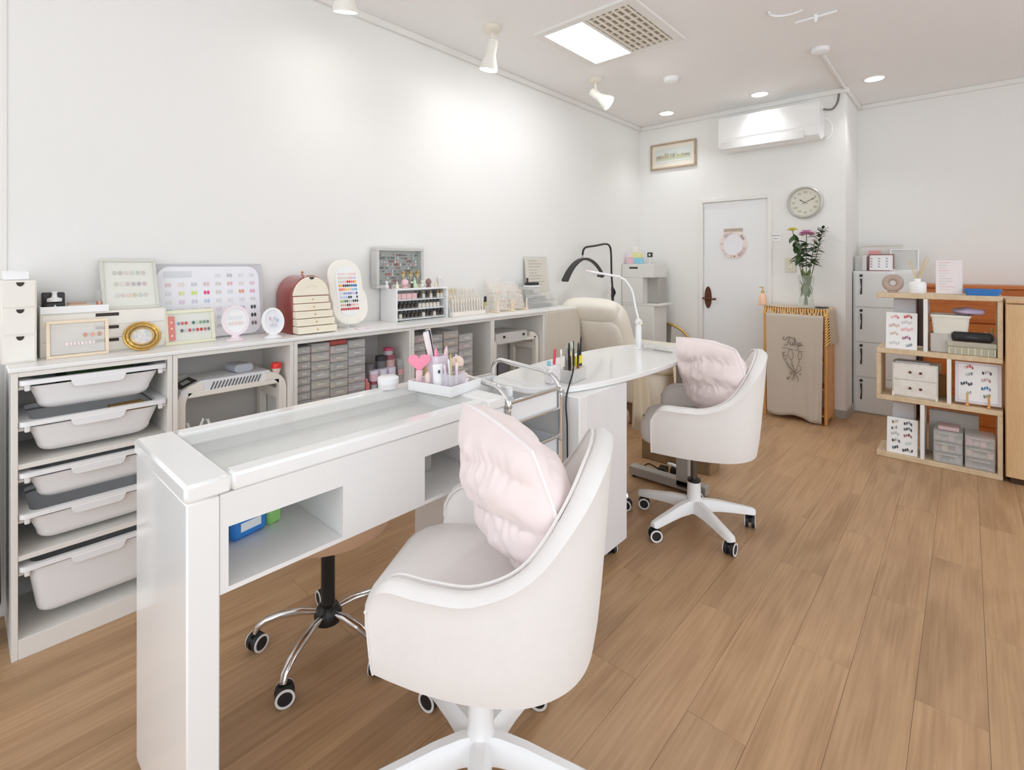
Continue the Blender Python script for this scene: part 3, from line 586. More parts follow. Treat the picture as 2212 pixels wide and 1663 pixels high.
# ================================================================ WHITE SIDE TABLE, PEDESTAL, T-LEG
TZ = .735
tb = thing('side_table', 'white round cornered table with a grey metal T leg', 'table', (2.0, 1.25, 0))
poly = [(x - 2.0, y - 1.25) for x, y in ((1.44, 1.235), (1.49, 1.17), (1.6, 1.105), (1.74, 1.07), (1.87, 1.05), (2.02, 1.037), (2.2, 1.032), (2.36, 1.037), (2.5, 1.052), (2.6, 1.075), (2.64, 1.105), (2.655, 1.16), (2.65, 1.39), (2.62, 1.44), (2.55, 1.47), (2.4, 1.50), (2.2, 1.515), (1.9, 1.51), (1.6, 1.475), (1.48, 1.44), (1.44, 1.38))]
pc = [(p.x, p.y) for p in cat([(x, y, 0) for x, y in poly] + [(poly[0][0], poly[0][1], 0)], 3)[:-1]]
MB().prism(pc, TZ - .024, TZ, .004).obj('table_top', W_GLOSS, tb)
MB().box(.56, -.17, .03, .615, -.125 + .02, TZ - .07, .003).obj('leg_column', GREYM, tb)
MB().box(.555, -.2, TZ - .072, .62, .18, TZ - .0245, .004).obj('top_bracket', GREYM, tb)
fb = MB(); fb.prism([(.56, -.26), (.615, -.26), (.615, .17), (.56, .17)], .012, .062, .004); fb.obj('foot_bar', GREYM, tb)
MB().at(.555 - .0008, 0, 0).box(0, -.19, .03, .0015, -.12, .04).obj('maker_plate', DARK, tb)
for y in (-.24, .15): MB().cyl((.588, y, 0), (.588, y, .0125), .014, n=12).obj('leveller', BLACK, tb)
for x in (-.5,): MB().box(x, .1, .0, x + .05, .16, TZ - .0245, .003).obj('rear_leg', GREYM, tb)
MB().cyl((.615, -.115, TZ - .09), (.622, -.115, TZ - .09), .006, n=10).obj('knob', BLACK, tb)
pe = thing('drawer_pedestal', 'white drawer pedestal on black casters under the side table', 'pedestal', (1.70, 1.055, 0))
MB().box(-.165, 0, .055, .178, .38, TZ - .0255, .003).obj('body', W_SATIN, pe)
MB().box(-.11, -.002, .06, .178, .0, TZ - .028, .0005).obj('front_panel', mat('white_drawer_front', srgb(232, 230, 231), .35), pe)
for x, y in ((-.12, .05), (.13, .05), (-.12, .32), (.13, .32)): caster(pe, x, y, 1.0, 0, .0235)
# ================================================================ CHROME TROLLEY
tx0, tx1, ty0, ty1 = 1.222, 1.508, 1.12, 1.47
tl = thing('trolley', 'chrome framed beauty trolley with white trays between desk and table', 'trolley', ((tx0 + tx1) / 2, ty0, 0)); hw = (tx1 - tx0) / 2; dd = ty1 - ty0
for s in (-1, 1):
    x = s * hw
    P = [(x, 0, .06), (x, 0, .70)] + [(x, .075 - .075 * math.cos(a), .715 + .075 * math.sin(a) ) for a in [PI / 2 * k / 7 for k in range(8)]] + [(x, dd - .05, .805)] + [(x, dd - .05 + .05 * math.sin(a), .755 + .05 * math.cos(a)) for a in [PI / 2 * k / 5 for k in range(6)]] + [(x, dd, .06)]
    MB().tube(P, .0095, 12).obj('side_loop', CHROME, tl)
    for y in (0, dd): caster(tl, x, y, .7 + s, 0, .024)
TRAY = thin_glass('frosted_tray', (.93, .94, .96), .55, .35)
for i, z in enumerate((.665, .49, .30, .13)):
    tr_ = MB(); tr_.box(-hw + .012, .008, z, hw - .012, dd - .008, z + .004); 
    for q in ((-hw + .012, .008, -hw + .015, dd - .008), (hw - .015, .008, hw - .012, dd - .008), (-hw + .015, .008, hw - .015, .011), (-hw + .015, dd - .011, hw - .015, dd - .008)): tr_.box(q[0], q[1], z + .004, q[2], q[3], z + .075)
    t0 = tr_.obj('tray', TRAY if i else thin_glass('frosted_tray_top', (.97, .97, .97), .8, .3), tl)
    for y in (0, dd):
        MB().tube([(-hw + .006, y, z + .076), (hw - .006, y, z + .076)], .007, 10).obj('tray_rail', CHROME, tl); MB().tube([(-hw + .006, y, z + .002), (hw - .006, y, z + .002)], .0055, 10).obj('lower_rail', CHROME, tl)
        for s in (-1, 1): MB().box(s * hw - .01, y - .01, z + .058, s * hw + .01, y + .01, z + .068, .002).obj('clip', GREYM, tl)
# ================================================================ THINGS ON THE LONG WORKTOP
def fx(px, Y): return ony(px, 600, Y).x
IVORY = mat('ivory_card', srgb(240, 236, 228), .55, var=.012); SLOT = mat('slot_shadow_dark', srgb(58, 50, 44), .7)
o = thing('drawer_box', 'slim white drawer box with three dark finger notches at the left end', 'drawers', (.139, 2.235, WT)); bw = .082
MB().box(-bw / 2, .003, 0, bw / 2, .19, .264, .002).obj('body', IVORY, o)
for k in range(3):
    d = MB().box(-bw / 2 + .004, 0, .006 + k * .086, bw / 2 - .004, .003, .086 + k * .086, .001).obj('drawer', IVORY, o)
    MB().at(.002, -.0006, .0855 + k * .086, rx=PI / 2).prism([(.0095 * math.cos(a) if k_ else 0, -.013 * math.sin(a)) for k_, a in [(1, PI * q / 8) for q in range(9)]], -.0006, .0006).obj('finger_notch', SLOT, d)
tag(MB().box(.104, 2.25, WT + .2645, .165, 2.36, WT + .294, .003).obj('lidded_box', W_PLAST), 'small white box on top of the slim drawer box', 'box')
BX0, BX1, BY, BZ = .192, .548, 2.29, WT + .147; bw = BX1 - BX0; bc = (BX0 + BX1) / 2
o = thing('wide_drawer_box', 'wide white wooden drawer box with three slot handles', 'drawers', (bc, BY, WT))
MB().box(-bw / 2, .003, 0, bw / 2, .14, .147, .002).obj('body', IVORY, o)
for k in range(3):
    d = MB().box(-bw / 2 + .006, 0, .006 + k * .046, bw / 2 - .006, .003, .0505 + k * .046, .001).obj('drawer', IVORY, o)
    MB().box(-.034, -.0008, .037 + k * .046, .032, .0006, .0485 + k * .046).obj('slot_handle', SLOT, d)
o = thing('tray', 'white rectangular tray on the wide drawer box holding toiletries', 'tray', (.282, BY - .005, BZ + .0005)); 
m = MB(); m.box(-.09, 0, 0, .09, .13, .003); [m.box(*q) for q in ((-.09, 0, .003, .09, .004, .024), (-.09, .126, .003, .09, .13, .024), (-.09, .004, .003, -.086, .126, .024), (.086, .004, .003, .09, .126, .024))]; m.obj('tray_body', W_PLAST, o)
tz0 = BZ + .004
tag(MB().box(.203, BY + .07, tz0, .262, BY + .11, tz0 + .065, .003).obj('black_box', BLACK), 'matte black box behind the white pump bottle on the tray', 'box')
o = thing('pump_bottle', 'black perfume bottle with a white pump cap on the tray', 'bottle', (.232, BY + .045, tz0)); MB().box(-.026, -.018, 0, .026, .018, .035, .005).obj('bottle_body', BLACK, o); MB().lathe([(.02, .0355), (.02, .046), (.008, .05), (.006, .064), (.008, .0645), (.008, .07)], 14).obj('pump', W_PLAST, o); MB().at(0, -.0186, .014, rx=PI / 2).prism([(-.012, -.01), (.012, -.01), (0, .012)], -.0005, .0005).obj('emblem', W_PLAST, o)
o = thing('wooden_block', 'pale wooden palette lying on the tray', 'palette', (.298, BY + .04, tz0)); MB().prism(rrect(.07, .04, .015), 0, .022, .003).obj('block', LTWOOD, o); MB().box(-.03, .021, .0, .02, .03, .03, .002).obj('edge_bar', mat('rosy_wood', srgb(196, 164, 144), .5), o)
o = thing('lip_tube', 'rose gold lipstick with a clear cap at the tray corner', 'cosmetic', (.355, BY + .06, tz0)); MB().cyl((0, 0, 0), (0, 0, .03), .008, n=14).obj('tube', mat('rose_gold', srgb(222, 170, 146), .3, .6), o); MB().cyl((0, 0, .0305), (0, 0, .068), .0085, n=14).obj('cap', CLEAR, o)
# --- helper: leaning framed panel
def panel(name, label, cat_, cx, y, z, w, h, tilt, fm, ft=.012, fd=.012, sheet=None, rz=0, glass=False, sheetname='backing_sheet'):
    o = thing(name, label, cat_, (cx, y, z), rz); o.rotation_euler = (-tilt, 0, rz)
    if ft: MB().frame(w, h, ft, fd, .0015).obj('frame', fm, o)
    MB().box(-w/2 + ft, fd * .45, ft, w/2 - ft, fd * .8, h - ft).obj(sheetname, sheet or IVORY, o)
    if glass: MB().box(-w/2 + ft, fd * .12, ft, w/2 - ft, fd * .2, h - ft).obj('glass', GLASS, o)
    return o
def chips(o, rows, y, rx=.004, rz=.006, name='nail_chips', t=.0018):   # rows: (z, x0, x1, n, colours)
    m = MB()
    for z, x0, x1, n, cols in rows:
        for k in range(n):
            c = cols[k % len(cols)]
            if c is None: continue
            m.col = srgb(*c); m.at(x0 + (x1 - x0) * k / max(1, n - 1), y, z, rx=PI / 2).prism(oval(rx, rz, 10), 0, t, .0006)
    q = m.obj(name, VC, o); q['kind'] = 'stuff'; return q
X0, X1 = fx(222, 2.335), fx(346, 2.335)
o = panel('nail_sample_board', 'pale grey framed nail sample board on the wide drawer box', 'frame', (X0 + X1) / 2, 2.335, BZ + .0008, X1 - X0, .20, .36, mat('pale_sage_frame', srgb(214, 214, 204), .45), .011, .014, glass=True)
P1 = [(212, 210, 205), (206, 196, 196), (232, 216, 214), (222, 218, 212), (204, 206, 200), (222, 200, 194)]; P2 = [(222, 214, 202), (232, 222, 216), (224, 198, 196), (204, 190, 192), (196, 186, 200), (220, 190, 190)]; P3 = [(226, 216, 218), (232, 212, 214), (234, 214, 204), (222, 204, 178), (206, 212, 206), (222, 210, 198)]
chips(o, ((.145, -.045, .045, 6, P1), (.10, -.042, .046, 6, P2), (.055, -.041, .047, 6, P3)), .0055, .0068, .0085)
# wooden glass frame in front
X0, X1 = fx(100, 2.25), fx(236, 2.25)
WF = mat('pale_peach_wood', srgb(240, 222, 196), .5, var=.05)
o = thing('wooden_glass_frame', 'peach wooden frame with a frosted pane leaning before the wide drawer box', 'frame', ((X0 + X1) / 2, 2.247, WT + .0005)); o.rotation_euler = (-.12, 0, 0); w_ = X1 - X0
MB().frame(w_, .125, .010, .012, .001).obj('frame', WF, o); MB().box(-w_/2 + .012, .003, .012, w_/2 - .012, .006, .113).obj('pane', thin_glass('frosted_pane', (.94, .92, .9), .35, .3), o)
chips(o, ((.072, .018, .056, 3, [(206, 150, 122), (222, 170, 142), (196, 150, 132)]),), .002, .006, .0075); chips(o, ((.045, -.03, .04, 8, [(240, 222, 224), (232, 216, 214)]),), .002, .004, .006)
# oval gold frame
o = thing('oval_gold_frame', 'ornate oval gold frame with pale printed nail sheet', 'frame', (.463, 2.225, WT + .0005)); o.rotation_euler = (-.3, 0, .06)
M0 = Matrix.Translation((0, .012, .056)) @ Matrix.Rotation(PI / 2, 4, 'X')
def stand_ring(o, rxo, rzo, rxi, rzi, cz, m_, name, y=.0, t=.012, b=0):
    q = MB(); q.M = Matrix.Translation((0, y, cz)) @ Matrix.Rotation(PI / 2, 4, 'X'); q.ring(oval(rxo, rzo, 40), oval(rxi, rzi, 40), -t, 0); return q.obj(name, m_, o)
r1 = MB(); r1.tube([(.055 * math.cos(a), 0, .054 + .050 * math.sin(a)) for a in [2 * PI * k / 44 for k in range(44)]], .0045, 8, True); r1.tube([(.046 * math.cos(a), -.001, .054 + .041 * math.sin(a)) for a in [2 * PI * k / 44 for k in range(44)]], .0055, 8, True); r1.tube([(.036 * math.cos(a), 0, .054 + .031 * math.sin(a)) for a in [2 * PI * k / 44 for k in range(44)]], .003, 8, True)
for k in range(14): a = 2 * PI * k / 14; r1.ell((.0465 * math.cos(a), -.005, .054 + .0415 * math.sin(a)), .004, .003, .004, 8, 5)
r1.obj('gilt_rim', GOLD, o)
q = MB(); q.M = Matrix.Translation((0, .004, .054)) @ Matrix.Rotation(PI / 2, 4, 'X'); q.prism(oval(.05, .045), -.004, 0); q.obj('backing', IVORY, o)
chips(o, ((.068, -.012, .014, 2, [(210, 214, 200), (196, 204, 222)]), (.054, -.022, .022, 4, [(200, 206, 226), (226, 226, 230), (220, 222, 226), (206, 212, 206)]), (.038, -.008, .012, 2, [(228, 210, 216), (206, 206, 228)])), -.0002, .005, .006)
# big nail colour chart
X0, X1 = fx(338, 2.385), fx(571, 2.385); w_ = X1 - X0
o = panel('nail_colour_chart', 'large clear backed nail colour chart leaning on the wall', 'chart', (X0 + X1) / 2, 2.375, WT + .0008, w_, .318, .15, thin_glass('grey_clear_sheet', (.8, .8, .83), .45, .2), .004, .006, thin_glass('grey_clear_sheet', (.8, .8, .83), .45, .2))
q = MB(); q.M = Matrix.Translation((-.004, .002, .157)) @ Matrix.Rotation(PI / 2, 4, 'X'); q.prism(rrect(w_ - .022, .30, .045), 0, .0015); q.obj('chart_sheet', mat('cool_white_paper', srgb(236, 236, 241), .5), o)
MB().box(-w_/2 + .03, -.0012, .262, -w_/2 + .13, .0004, .288).obj('title_block', mat('grey_title_print', srgb(214, 216, 221), .6), o)
PC = [[(214, 212, 216), None], [(226, 200, 206), (236, 214, 214), (206, 200, 210), (220, 196, 190), (216, 208, 204), (230, 186, 184), (222, 214, 206)], [(224, 222, 222), (220, 224, 160), (206, 226, 120), (232, 70, 130), (212, 204, 200), (206, 214, 218), (222, 160, 130), (226, 170, 196)], [(226, 224, 222), (222, 200, 218), (206, 204, 220), (186, 204, 226), (218, 216, 220), (228, 220, 224), (220, 216, 222), (214, 210, 212)], [(170, 210, 214), (226, 216, 218), (216, 212, 214), (224, 196, 200), (226, 216, 222), (230, 200, 210), (206, 190, 200), (70, 72, 80)], [(214, 206, 210), (200, 196, 200), (226, 222, 228), (206, 130, 146), (214, 214, 222), (228, 222, 226), (160, 150, 160), (60, 58, 62)], [(220, 212, 216), (186, 186, 206), (230, 226, 230), (190, 186, 196), (206, 202, 212), (226, 222, 226), (150, 140, 146), (130, 116, 122)]]
rws = []
for r, cols in enumerate(PC):
    z = .268 - r * .036
    for k in range(8):
        if r < 2 and k < (4 if r == 0 else 0): continue
        c = cols[k % len(cols)] or (216, 214, 216); x = -w_/2 + .045 + k * (w_ - .09) / 7
        if r == 0: c = (222, 221, 222) if k != 5 else (196, 195, 196)
        rws += [(z, x - .006, x + .006, 2, [c])]
chips(o, rws, .0005, .0052, .009, 'colour_chips')
# cream framed card with red banner
X0, X1 = fx(357, 2.29), fx(466, 2.29); w_ = X1 - X0
o = panel('red_banner_frame', 'cream green framed sample card with a red banner strip', 'frame', (X0 + X1) / 2, 2.285, WT + .0008, w_, .135, .2, mat('pale_green_cream', srgb(234, 232, 206), .5), .013, .016, glass=True)
MB().box(-w_/2 + .012, -.0006, .018, -w_/2 + .034, .0008, .112, .0004).obj('red_banner', mat('salmon_red_print', srgb(222, 134, 126), .5), o)
m = MB(); m.col = srgb(250, 226, 216)
for k, z in enumerate((.088, .064, .036)): m.at(-w_/2 + .023, -.0008, z, rx=PI / 2).prism([(.005 * math.cos(a) * (1 if i % 2 else .45), .006 * math.sin(a) * (1 if i % 2 else .45)) for i, a in [(i, 2 * PI * i / 10) for i in range(10)]], 0, .0006)
m.obj('banner_print', VC, o)
chips(o, ((.082, -w_/2 + .047, w_/2 - .026, 9, [(130, 150, 180), (216, 96, 84), (196, 80, 100), (230, 214, 206), (56, 116, 110), (200, 206, 190), (140, 160, 120), (100, 156, 150), (130, 136, 130)]), (.053, -w_/2 + .057, w_/2 - .024, 8, [(96, 96, 110), (206, 196, 196), (196, 60, 80), (160, 160, 170), (200, 50, 56), (190, 40, 40), (176, 110, 116), (110, 110, 116)])), -.0002, .0048, .0068)
# pink oval display, white oval display
def oval_stand(name, label, px, Yb, rx, rz, cz, m1, m2, cols, tilt, foot):
    o = thing(name, label, 'display', (fx(px, Yb), Yb, WT + .0008)); 
    mm = Matrix.Rotation(-tilt, 4, 'X')
    q = MB(); q.M = Matrix.Translation((0, 0, cz)) @ mm @ Matrix.Rotation(PI / 2, 4, 'X'); q.ring(oval(rx, rz, 36), oval(rx * .8, rz * .82, 36), -.008, .004); q.obj('rim', m1, o)
    q = MB(); q.M = Matrix.Translation((0, .001, cz)) @ mm @ Matrix.Rotation(PI / 2, 4, 'X'); q.prism(oval(rx * .82, rz * .84, 36), -.006, 0); q.obj('plate', m2, o)
    c = MB()
    for i, (x, z, cc) in enumerate(cols): c.col = srgb(*cc); c.M = Matrix.Translation((0, 0, cz)) @ mm @ Matrix.Translation((x, -.001, z)) @ Matrix.Rotation(PI / 2, 4, 'X'); c.prism(oval(.004, .008, 8), 0, .0015)
    c.obj('nail_chips', VC, o)['kind'] = 'stuff'
    f = MB(); f.rings([[(x * s_, y * s_, z) for x, y in oval(foot, .028, 24)] for z, s_ in ((0, 1), (.004, 1), (.012, .5), (.028, .32))]); f.obj('foot', m1, o); return o
oval_stand('pink_oval_display', 'pale pink oval display plate on a foot before the colour chart', 509, 2.24, .052, .062, .082, mat('powder_pink', srgb(240, 226, 230), .4), W_PLAST, [(x * .012, z, c) for x in (-2, -1, 0, 1, 2) for z, c in ((-.012, (232, 214, 206)), (.012, (230, 232, 236)))], .12, .036)
oval_stand('white_oval_display', 'white oval display plate with pastel chips beside the arched box', 590, 2.21, .046, .058, .070, W_PLAST, mat('cool_white_paper', srgb(236, 236, 241), .5), [(-.012 + x * .010, .012 - .01 * (x % 2), c) for x, c in enumerate([(210, 186, 190), (226, 214, 216), (200, 208, 218), (150, 196, 208)])] + [(-.01 + x * .011, -.018, (220, 214, 220)) for x in range(3)], .2, .036)
# arched jewellery box with stepped drawers
JX = (fx(640, 2.21) + fx(706, 2.21)) / 2; jw = fx(712, 2.235) - fx(632, 2.235)
o = thing('arched_jewellery_box', 'red lacquer arched jewellery box with cream drawers pulled out in steps', 'jewellery box', (JX + .01, 2.235, WT + .0005))
ar = [(-jw / 2, 0), (jw / 2, 0), (jw / 2, .165)] + [(jw / 2 * math.cos(a), .165 + .098 * math.sin(a)) for a in [PI * k / 16 for k in range(1, 16)]] + [(-jw / 2, .165)]
q = MB(); q.M = Matrix.Rotation(PI / 2, 4, 'X'); q.prism(ar, -.17, -.006, .002); q.obj('body', mat('oxblood_lacquer', srgb(142, 50, 40), .2, coat=.5), o)
lid = [(jw / 2 * .97, .172)] + [(jw / 2 * .97 * math.cos(a), .166 + .092 * math.sin(a)) for a in [PI * k / 16 for k in range(1, 16)]] + [(-jw / 2 * .97, .172)]
CRM = mat('cream_lacquer', srgb(243, 234, 214), .35)
q = MB(); q.M = Matrix.Rotation(PI / 2, 4, 'X'); q.prism(lid, -.006, .003, .001); d = q.obj('lid_front', CRM, o)
q = MB(); q.M = Matrix.Translation((0, -.0034, .2555)) @ Matrix.Rotation(PI / 2, 4, 'X'); q.prism([(.012 * math.cos(a), -.011 * math.sin(a)) for a in [PI * k / 8 for k in range(9)]], 0, .0006); q.obj('finger_notch', BLACK, d)
m = MB(); m.M = Matrix.Translation((0, -.0036, .205)) @ Matrix.Rotation(PI / 2, 4, 'X')
for k in range(7): a = PI * (k + .5) / 7; m.col = srgb(176, 166, 146); m.prism(oval(.002, .0012, 6, .024 * math.cos(a), .010 * math.sin(a)), 0, .0004)
m.obj('gilt_motif', VC, d)
MB().lathe([(.004, 0), (.006, .004), (.004, .008), (.007, .013), (.004, .02), (.001, .021)], 12, (-.005, .08, .2635)).obj('finial', mat('rose_gold', srgb(222, 170, 146), .3, .6), o)
for k in range(5):
    z0 = .004 + k * .0333; off = -.012 * (4 - k); ex = .004 * (4 - k)
    d = MB().box(-jw / 2 + .005, off - .004, z0, jw / 2 - .005 + ex, .10, z0 + .0305, .002).obj('drawer', CRM, o)
    MB().cyl((.004, off - .004, z0 + .016), (.004, off - .009, z0 + .016), .003, n=10).obj('knob', GOLD, d)
# cream double-lobed display
sx = fx(758, 2.27); o = thing('lobed_display', 'cream two lobed display board with colourful nail chips on a clear easel', 'display', (sx, 2.262, WT + .0008))
mm = Matrix.Translation((0, 0, .014)) @ Matrix.Rotation(-.20, 4, 'X'); CR2 = mat('cream_white_gloss', srgb(244, 240, 230), .3)
q = MB(); q.M = mm @ Matrix.Translation((-.008, 0, .2)) @ Matrix.Rotation(PI / 2, 4, 'X'); q.prism(rrect(.185, .26, .085, 8), -.012, 0, .004); q.obj('upper_lobe', CR2, o)
q = MB(); q.M = mm @ Matrix.Translation((.006, 0, .105)) @ Matrix.Rotation(PI / 2, 4, 'X'); q.prism(rrect(.195, .205, .085, 8), -.011, .001, .004); q.obj('lower_lobe', CR2, o)
q = MB(); q.M = mm @ Matrix.Translation((0, 0, .172)) @ Matrix.Rotation(PI / 2, 4, 'X'); q.prism(rrect(.128, .25, .06, 8), .0012, .003); q.obj('chart_sheet', W_PLAST, o)
RB = [[(240, 214, 220), (244, 226, 222), (240, 206, 196)], [(236, 208, 206), (226, 220, 200), (240, 186, 186), (214, 206, 236)], [(206, 216, 196), (240, 196, 196), (210, 40, 46), (230, 120, 60), (246, 200, 60)], [(246, 176, 60), (90, 60, 50), (40, 50, 60), (70, 110, 60), (40, 110, 180), (30, 80, 150)], [(246, 120, 80), (246, 150, 110), (250, 206, 90), (246, 196, 190), (150, 206, 226), (120, 180, 220)], [(214, 220, 236), (150, 170, 210), (130, 150, 200), (200, 196, 226), (90, 80, 120)], [(200, 206, 236), (190, 206, 240), (60, 60, 66), (230, 236, 236), (90, 70, 66)], [(160, 190, 70), (90, 120, 70), (190, 190, 200), (70, 64, 64), (80, 70, 60)], [(214, 180, 160), (96, 66, 56), (236, 180, 180), (240, 196, 190)], [(196, 30, 40), (200, 36, 44), (190, 28, 40), (206, 40, 50), (196, 36, 44), (200, 30, 40)]]
m = MB()
for r, cols in enumerate(RB):
    for k in range(9):
        m.col = srgb(*cols[(k * len(cols) // 9) % len(cols)]); m.M = mm @ Matrix.Translation((-.046 + k * .0112, -.003, .255 - r * .0195)) @ Matrix.Rotation(PI / 2, 4, 'X'); m.prism(oval(.0047, .007, 8), 0, .0014)
m.obj('colour_chips', VC, o)['kind'] = 'stuff'
e = MB(); 
for s in (-1, 1): e.box(s * .032 - .004, -.02, 0, s * .032 + .004, .10, .006, .001); e.box(s * .032 - .004, -.024, .0, s * .032 + .004, -.018, .045, .001); e.box(s * .032 - .004, .07, .006, s * .032 + .004, .075, .11, .001)
e.box(-.028, .02, .001, .028, .028, .005); e.obj('easel', CLEAR, o)
tag(MB().at(fx(782, 2.19), 2.19, WT, rz=.1).box(-.03, -.018, 0, .05, .018, .006, .002).obj('pink_case', mat('powder_pink', srgb(240, 226, 230), .4)), 'thin powder pink case lying at the foot of the clear easel', 'case')
# grey charm cabinet
X0, X1 = fx(806, 2.40), fx(917, 2.36); gw = X1 - X0; gz = zat((X0, 2.40), 534) - WT - .183
SILV = mat('silver_grey_paint', srgb(206, 206, 202), .4, .15)
o = thing('charm_cabinet', 'silver grey shallow display cabinet with rows of tiny charms', 'cabinet', ((X0 + X1) / 2, 2.365, WT + .183))
MB().frame(gw, gz, .018, .058, .002).obj('case', SILV, o); MB().box(-gw/2 + .022, .048, .018, gw/2 - .018, .054, gz - .018).obj('back_board', mat('grey_felt', srgb(196, 196, 190), .7), o)
m = MB()
for r in range(9):
    z = .035 + r * (gz - .07) / 8.4
    MB().box(-gw/2 + .019, .03, z - .006, gw/2 - .019, .0475, z - .004).obj('ledge', SILV, o)
    for k in range(15):
        if rng.random() < .35: continue
        m.col = srgb(*rng.choice([(120, 116, 116), (206, 206, 206), (220, 176, 176), (190, 80, 80), (150, 150, 156), (230, 226, 220), (96, 96, 100)])); x = -gw/2 + .036 + k * (gw - .07) / 14; m.at(x, .036, z - .0038).box(-.006, -.004, 0, .006, .004, .008 + .006 * rng.random(), .001)
m.obj('charms', VC, o)['kind'] = 'stuff'
MB().box(-gw/2 + .0185, .010, .0185, gw/2 - .0185, .013, gz - .0185).obj('glass_front', GLASS, o)
# white polish rack with bottles
RX0, RX1, RY = 1.592, 1.953, 2.275; rw = RX1 - RX0; rc = (RX0 + RX1) / 2; rzb, rzt = .012, .182
o = thing('polish_rack', 'white open rack with three shelves of small polish bottles', 'rack', (rc, RY, WT))
for x0, x1 in ((-rw/2, -rw/2 + .008), (rw/2 - .008, rw/2)): MB().box(x0, 0, 0, x1, .15, rzt, .001).obj('side', W_PLAST, o)
MB().box(-rw/2 + .008, 0, rzt - .01, rw/2 - .008, .15, rzt, .001).obj('top', W_PLAST, o); MB().box(-rw/2 + .008, .142, rzb, rw/2 - .008, .15, rzt - .01).obj('back', W_PLAST, o)
sz = [.014, .067, .120]
for z in sz: MB().box(-rw/2 + .008, .012, z - .006, rw/2 - .008, .142, z, .001).obj('shelf', W_PLAST, o); MB().box(-rw/2 + .008, .006, z - .006, rw/2 - .008, .011, z + .008).obj('front_lip', CLEAR, o)
tag(MB().box(RX0 + .02, RY - .03, WT, RX1 - .03, RY - .002, WT + .006, .001).obj('glass_strip', CLEAR), 'clear acrylic strip lying before the polish rack', 'strip')
def vial(name, lab, grp, p, r, h, bm_, cm):
    o = thing(name, lab, 'bottle', p, 0, grp); MB().lathe([(r, 0), (r, h * .55), (r * .55, h * .62), (r * .5, h * .66)], 10).obj('bottle_body', bm_, o); MB().cyl((0, 0, h * .66), (0, 0, h), r * .62, n=10).obj('cap', cm, o); return o
DKB = mat('dark_polish', srgb(66, 56, 50), .3); BLC = mat('black_cap', srgb(38, 35, 32), .35); PALE = mat('pale_polish', srgb(226, 220, 208), .3); ROSE = mat('rose_box', srgb(240, 200, 200), .5); GDC = mat('gold_cap', srgb(150, 124, 72), .35, .6)
ORD = 'first second third fourth fifth sixth seventh eighth ninth tenth eleventh twelfth thirteenth'.split()
for r, z in enumerate(sz):
    n = 13
    for k in range(n):
        x = rc - rw/2 + .022 + k * (rw - .044) / (n - 1)
        if r == 2 and k < 5:
            if k < 4: tag(MB().at(RX0 + .028 + k * .036, RY + .035, WT + z + .0003).box(-.0165, -.016, 0, .0165, .016, .033, .002).obj('rose_box', ROSE), 'rose pink gift box on the top rack shelf, number %s from the left' % ('one', 'two', 'three', 'four')[k], 'box', 'rose boxes on the polish rack')
            continue
        if r == 1 and k == 12: continue
        pale = (r == 2 and k in (7, 9, 11, 12)) or (r == 1 and k in (6, 7, 8, 9, 10, 11)) or (r == 0 and k in (1, 7, 10))
        row_ = ('bottom', 'middle', 'top')[r]
        if pale: lab, gg, bm_, cm = 'pale bottle, %s from the left on the %s shelf of the polish rack' % (ORD[k], row_), 'pale bottles on the %s rack shelf' % row_, PALE, GDC if r == 2 else BLC
        else: lab, gg, bm_, cm = 'dark bottle, %s from the left on the %s shelf of the polish rack' % (ORD[k], row_), 'dark bottles on the %s rack shelf' % row_, DKB, BLC
        vial('polish_bottle', lab, gg, (x, RY + .034, WT + z + .0003), .0115, .043, bm_, cm)
# trinkets on the rack
def trinket(k, px, w_, h_, c, shape, lab):
    x = fx(px, RY + .03); p = (x, RY + .022 + .014 * (k % 2), WT + rzt + .0005); mt = mat('trinket_%d' % k, srgb(*c), .35)
    o = thing('trinket', lab, 'ornament', p, 0, 'small ornaments on the polish rack')
    if shape == 'ball': MB().lathe([(w_ * .4, 0), (w_ * .5, h_ * .1), (w_ * .3, h_ * .2)], 12).obj('foot', mt, o); MB().ell((0, 0, h_ * .6), w_ * .5, w_ * .5, h_ * .4).obj('body', mt, o)
    elif shape == 'box': MB().box(-w_/2, -w_/2, 0, w_/2, w_/2, h_ * .7, .003).obj('body', mt, o); MB().box(-w_ * .4, -w_ * .4, h_ * .7, w_ * .4, w_ * .4, h_, .003).obj('lid', W_PLAST, o)
    elif shape == 'coupe': MB().lathe([(w_ * .5, 0), (w_ * .45, .003), (w_ * .08, .008), (w_ * .08, h_ * .55), (w_ * .5, h_ * .95), (w_ * .46, h_ * .95), (w_ * .02, h_ * .6)], 14).obj('coupe', mt, o)
    elif shape == 'bear': MB().ell((0, 0, h_ * .3), w_ * .5, w_ * .42, h_ * .3).obj('body', mt, o); q = MB(); q.ell((0, 0, h_ * .75), w_ * .38, w_ * .36, h_ * .24); q.ell((-w_ * .3, 0, h_ * .95), w_ * .14, w_ * .1, w_ * .14, 8, 5); q.ell((w_ * .3, 0, h_ * .95), w_ * .14, w_ * .1, w_ * .14, 8, 5); q.obj('head', mt, o)
    else: MB().rings([[(x_ * s_, y_ * s_, z) for x_, y_ in oval(w_/2, w_/2, 14)] for z, s_ in ((0, 1), (h_ * .3, .8), (h_ * .7, .45), (h_, .05))]).obj('cone', mt, o); MB().ell((0, 0, h_ * 1.03), w_ * .1, w_ * .1, w_ * .1, 8, 5).obj('tip', W_PLAST, o)
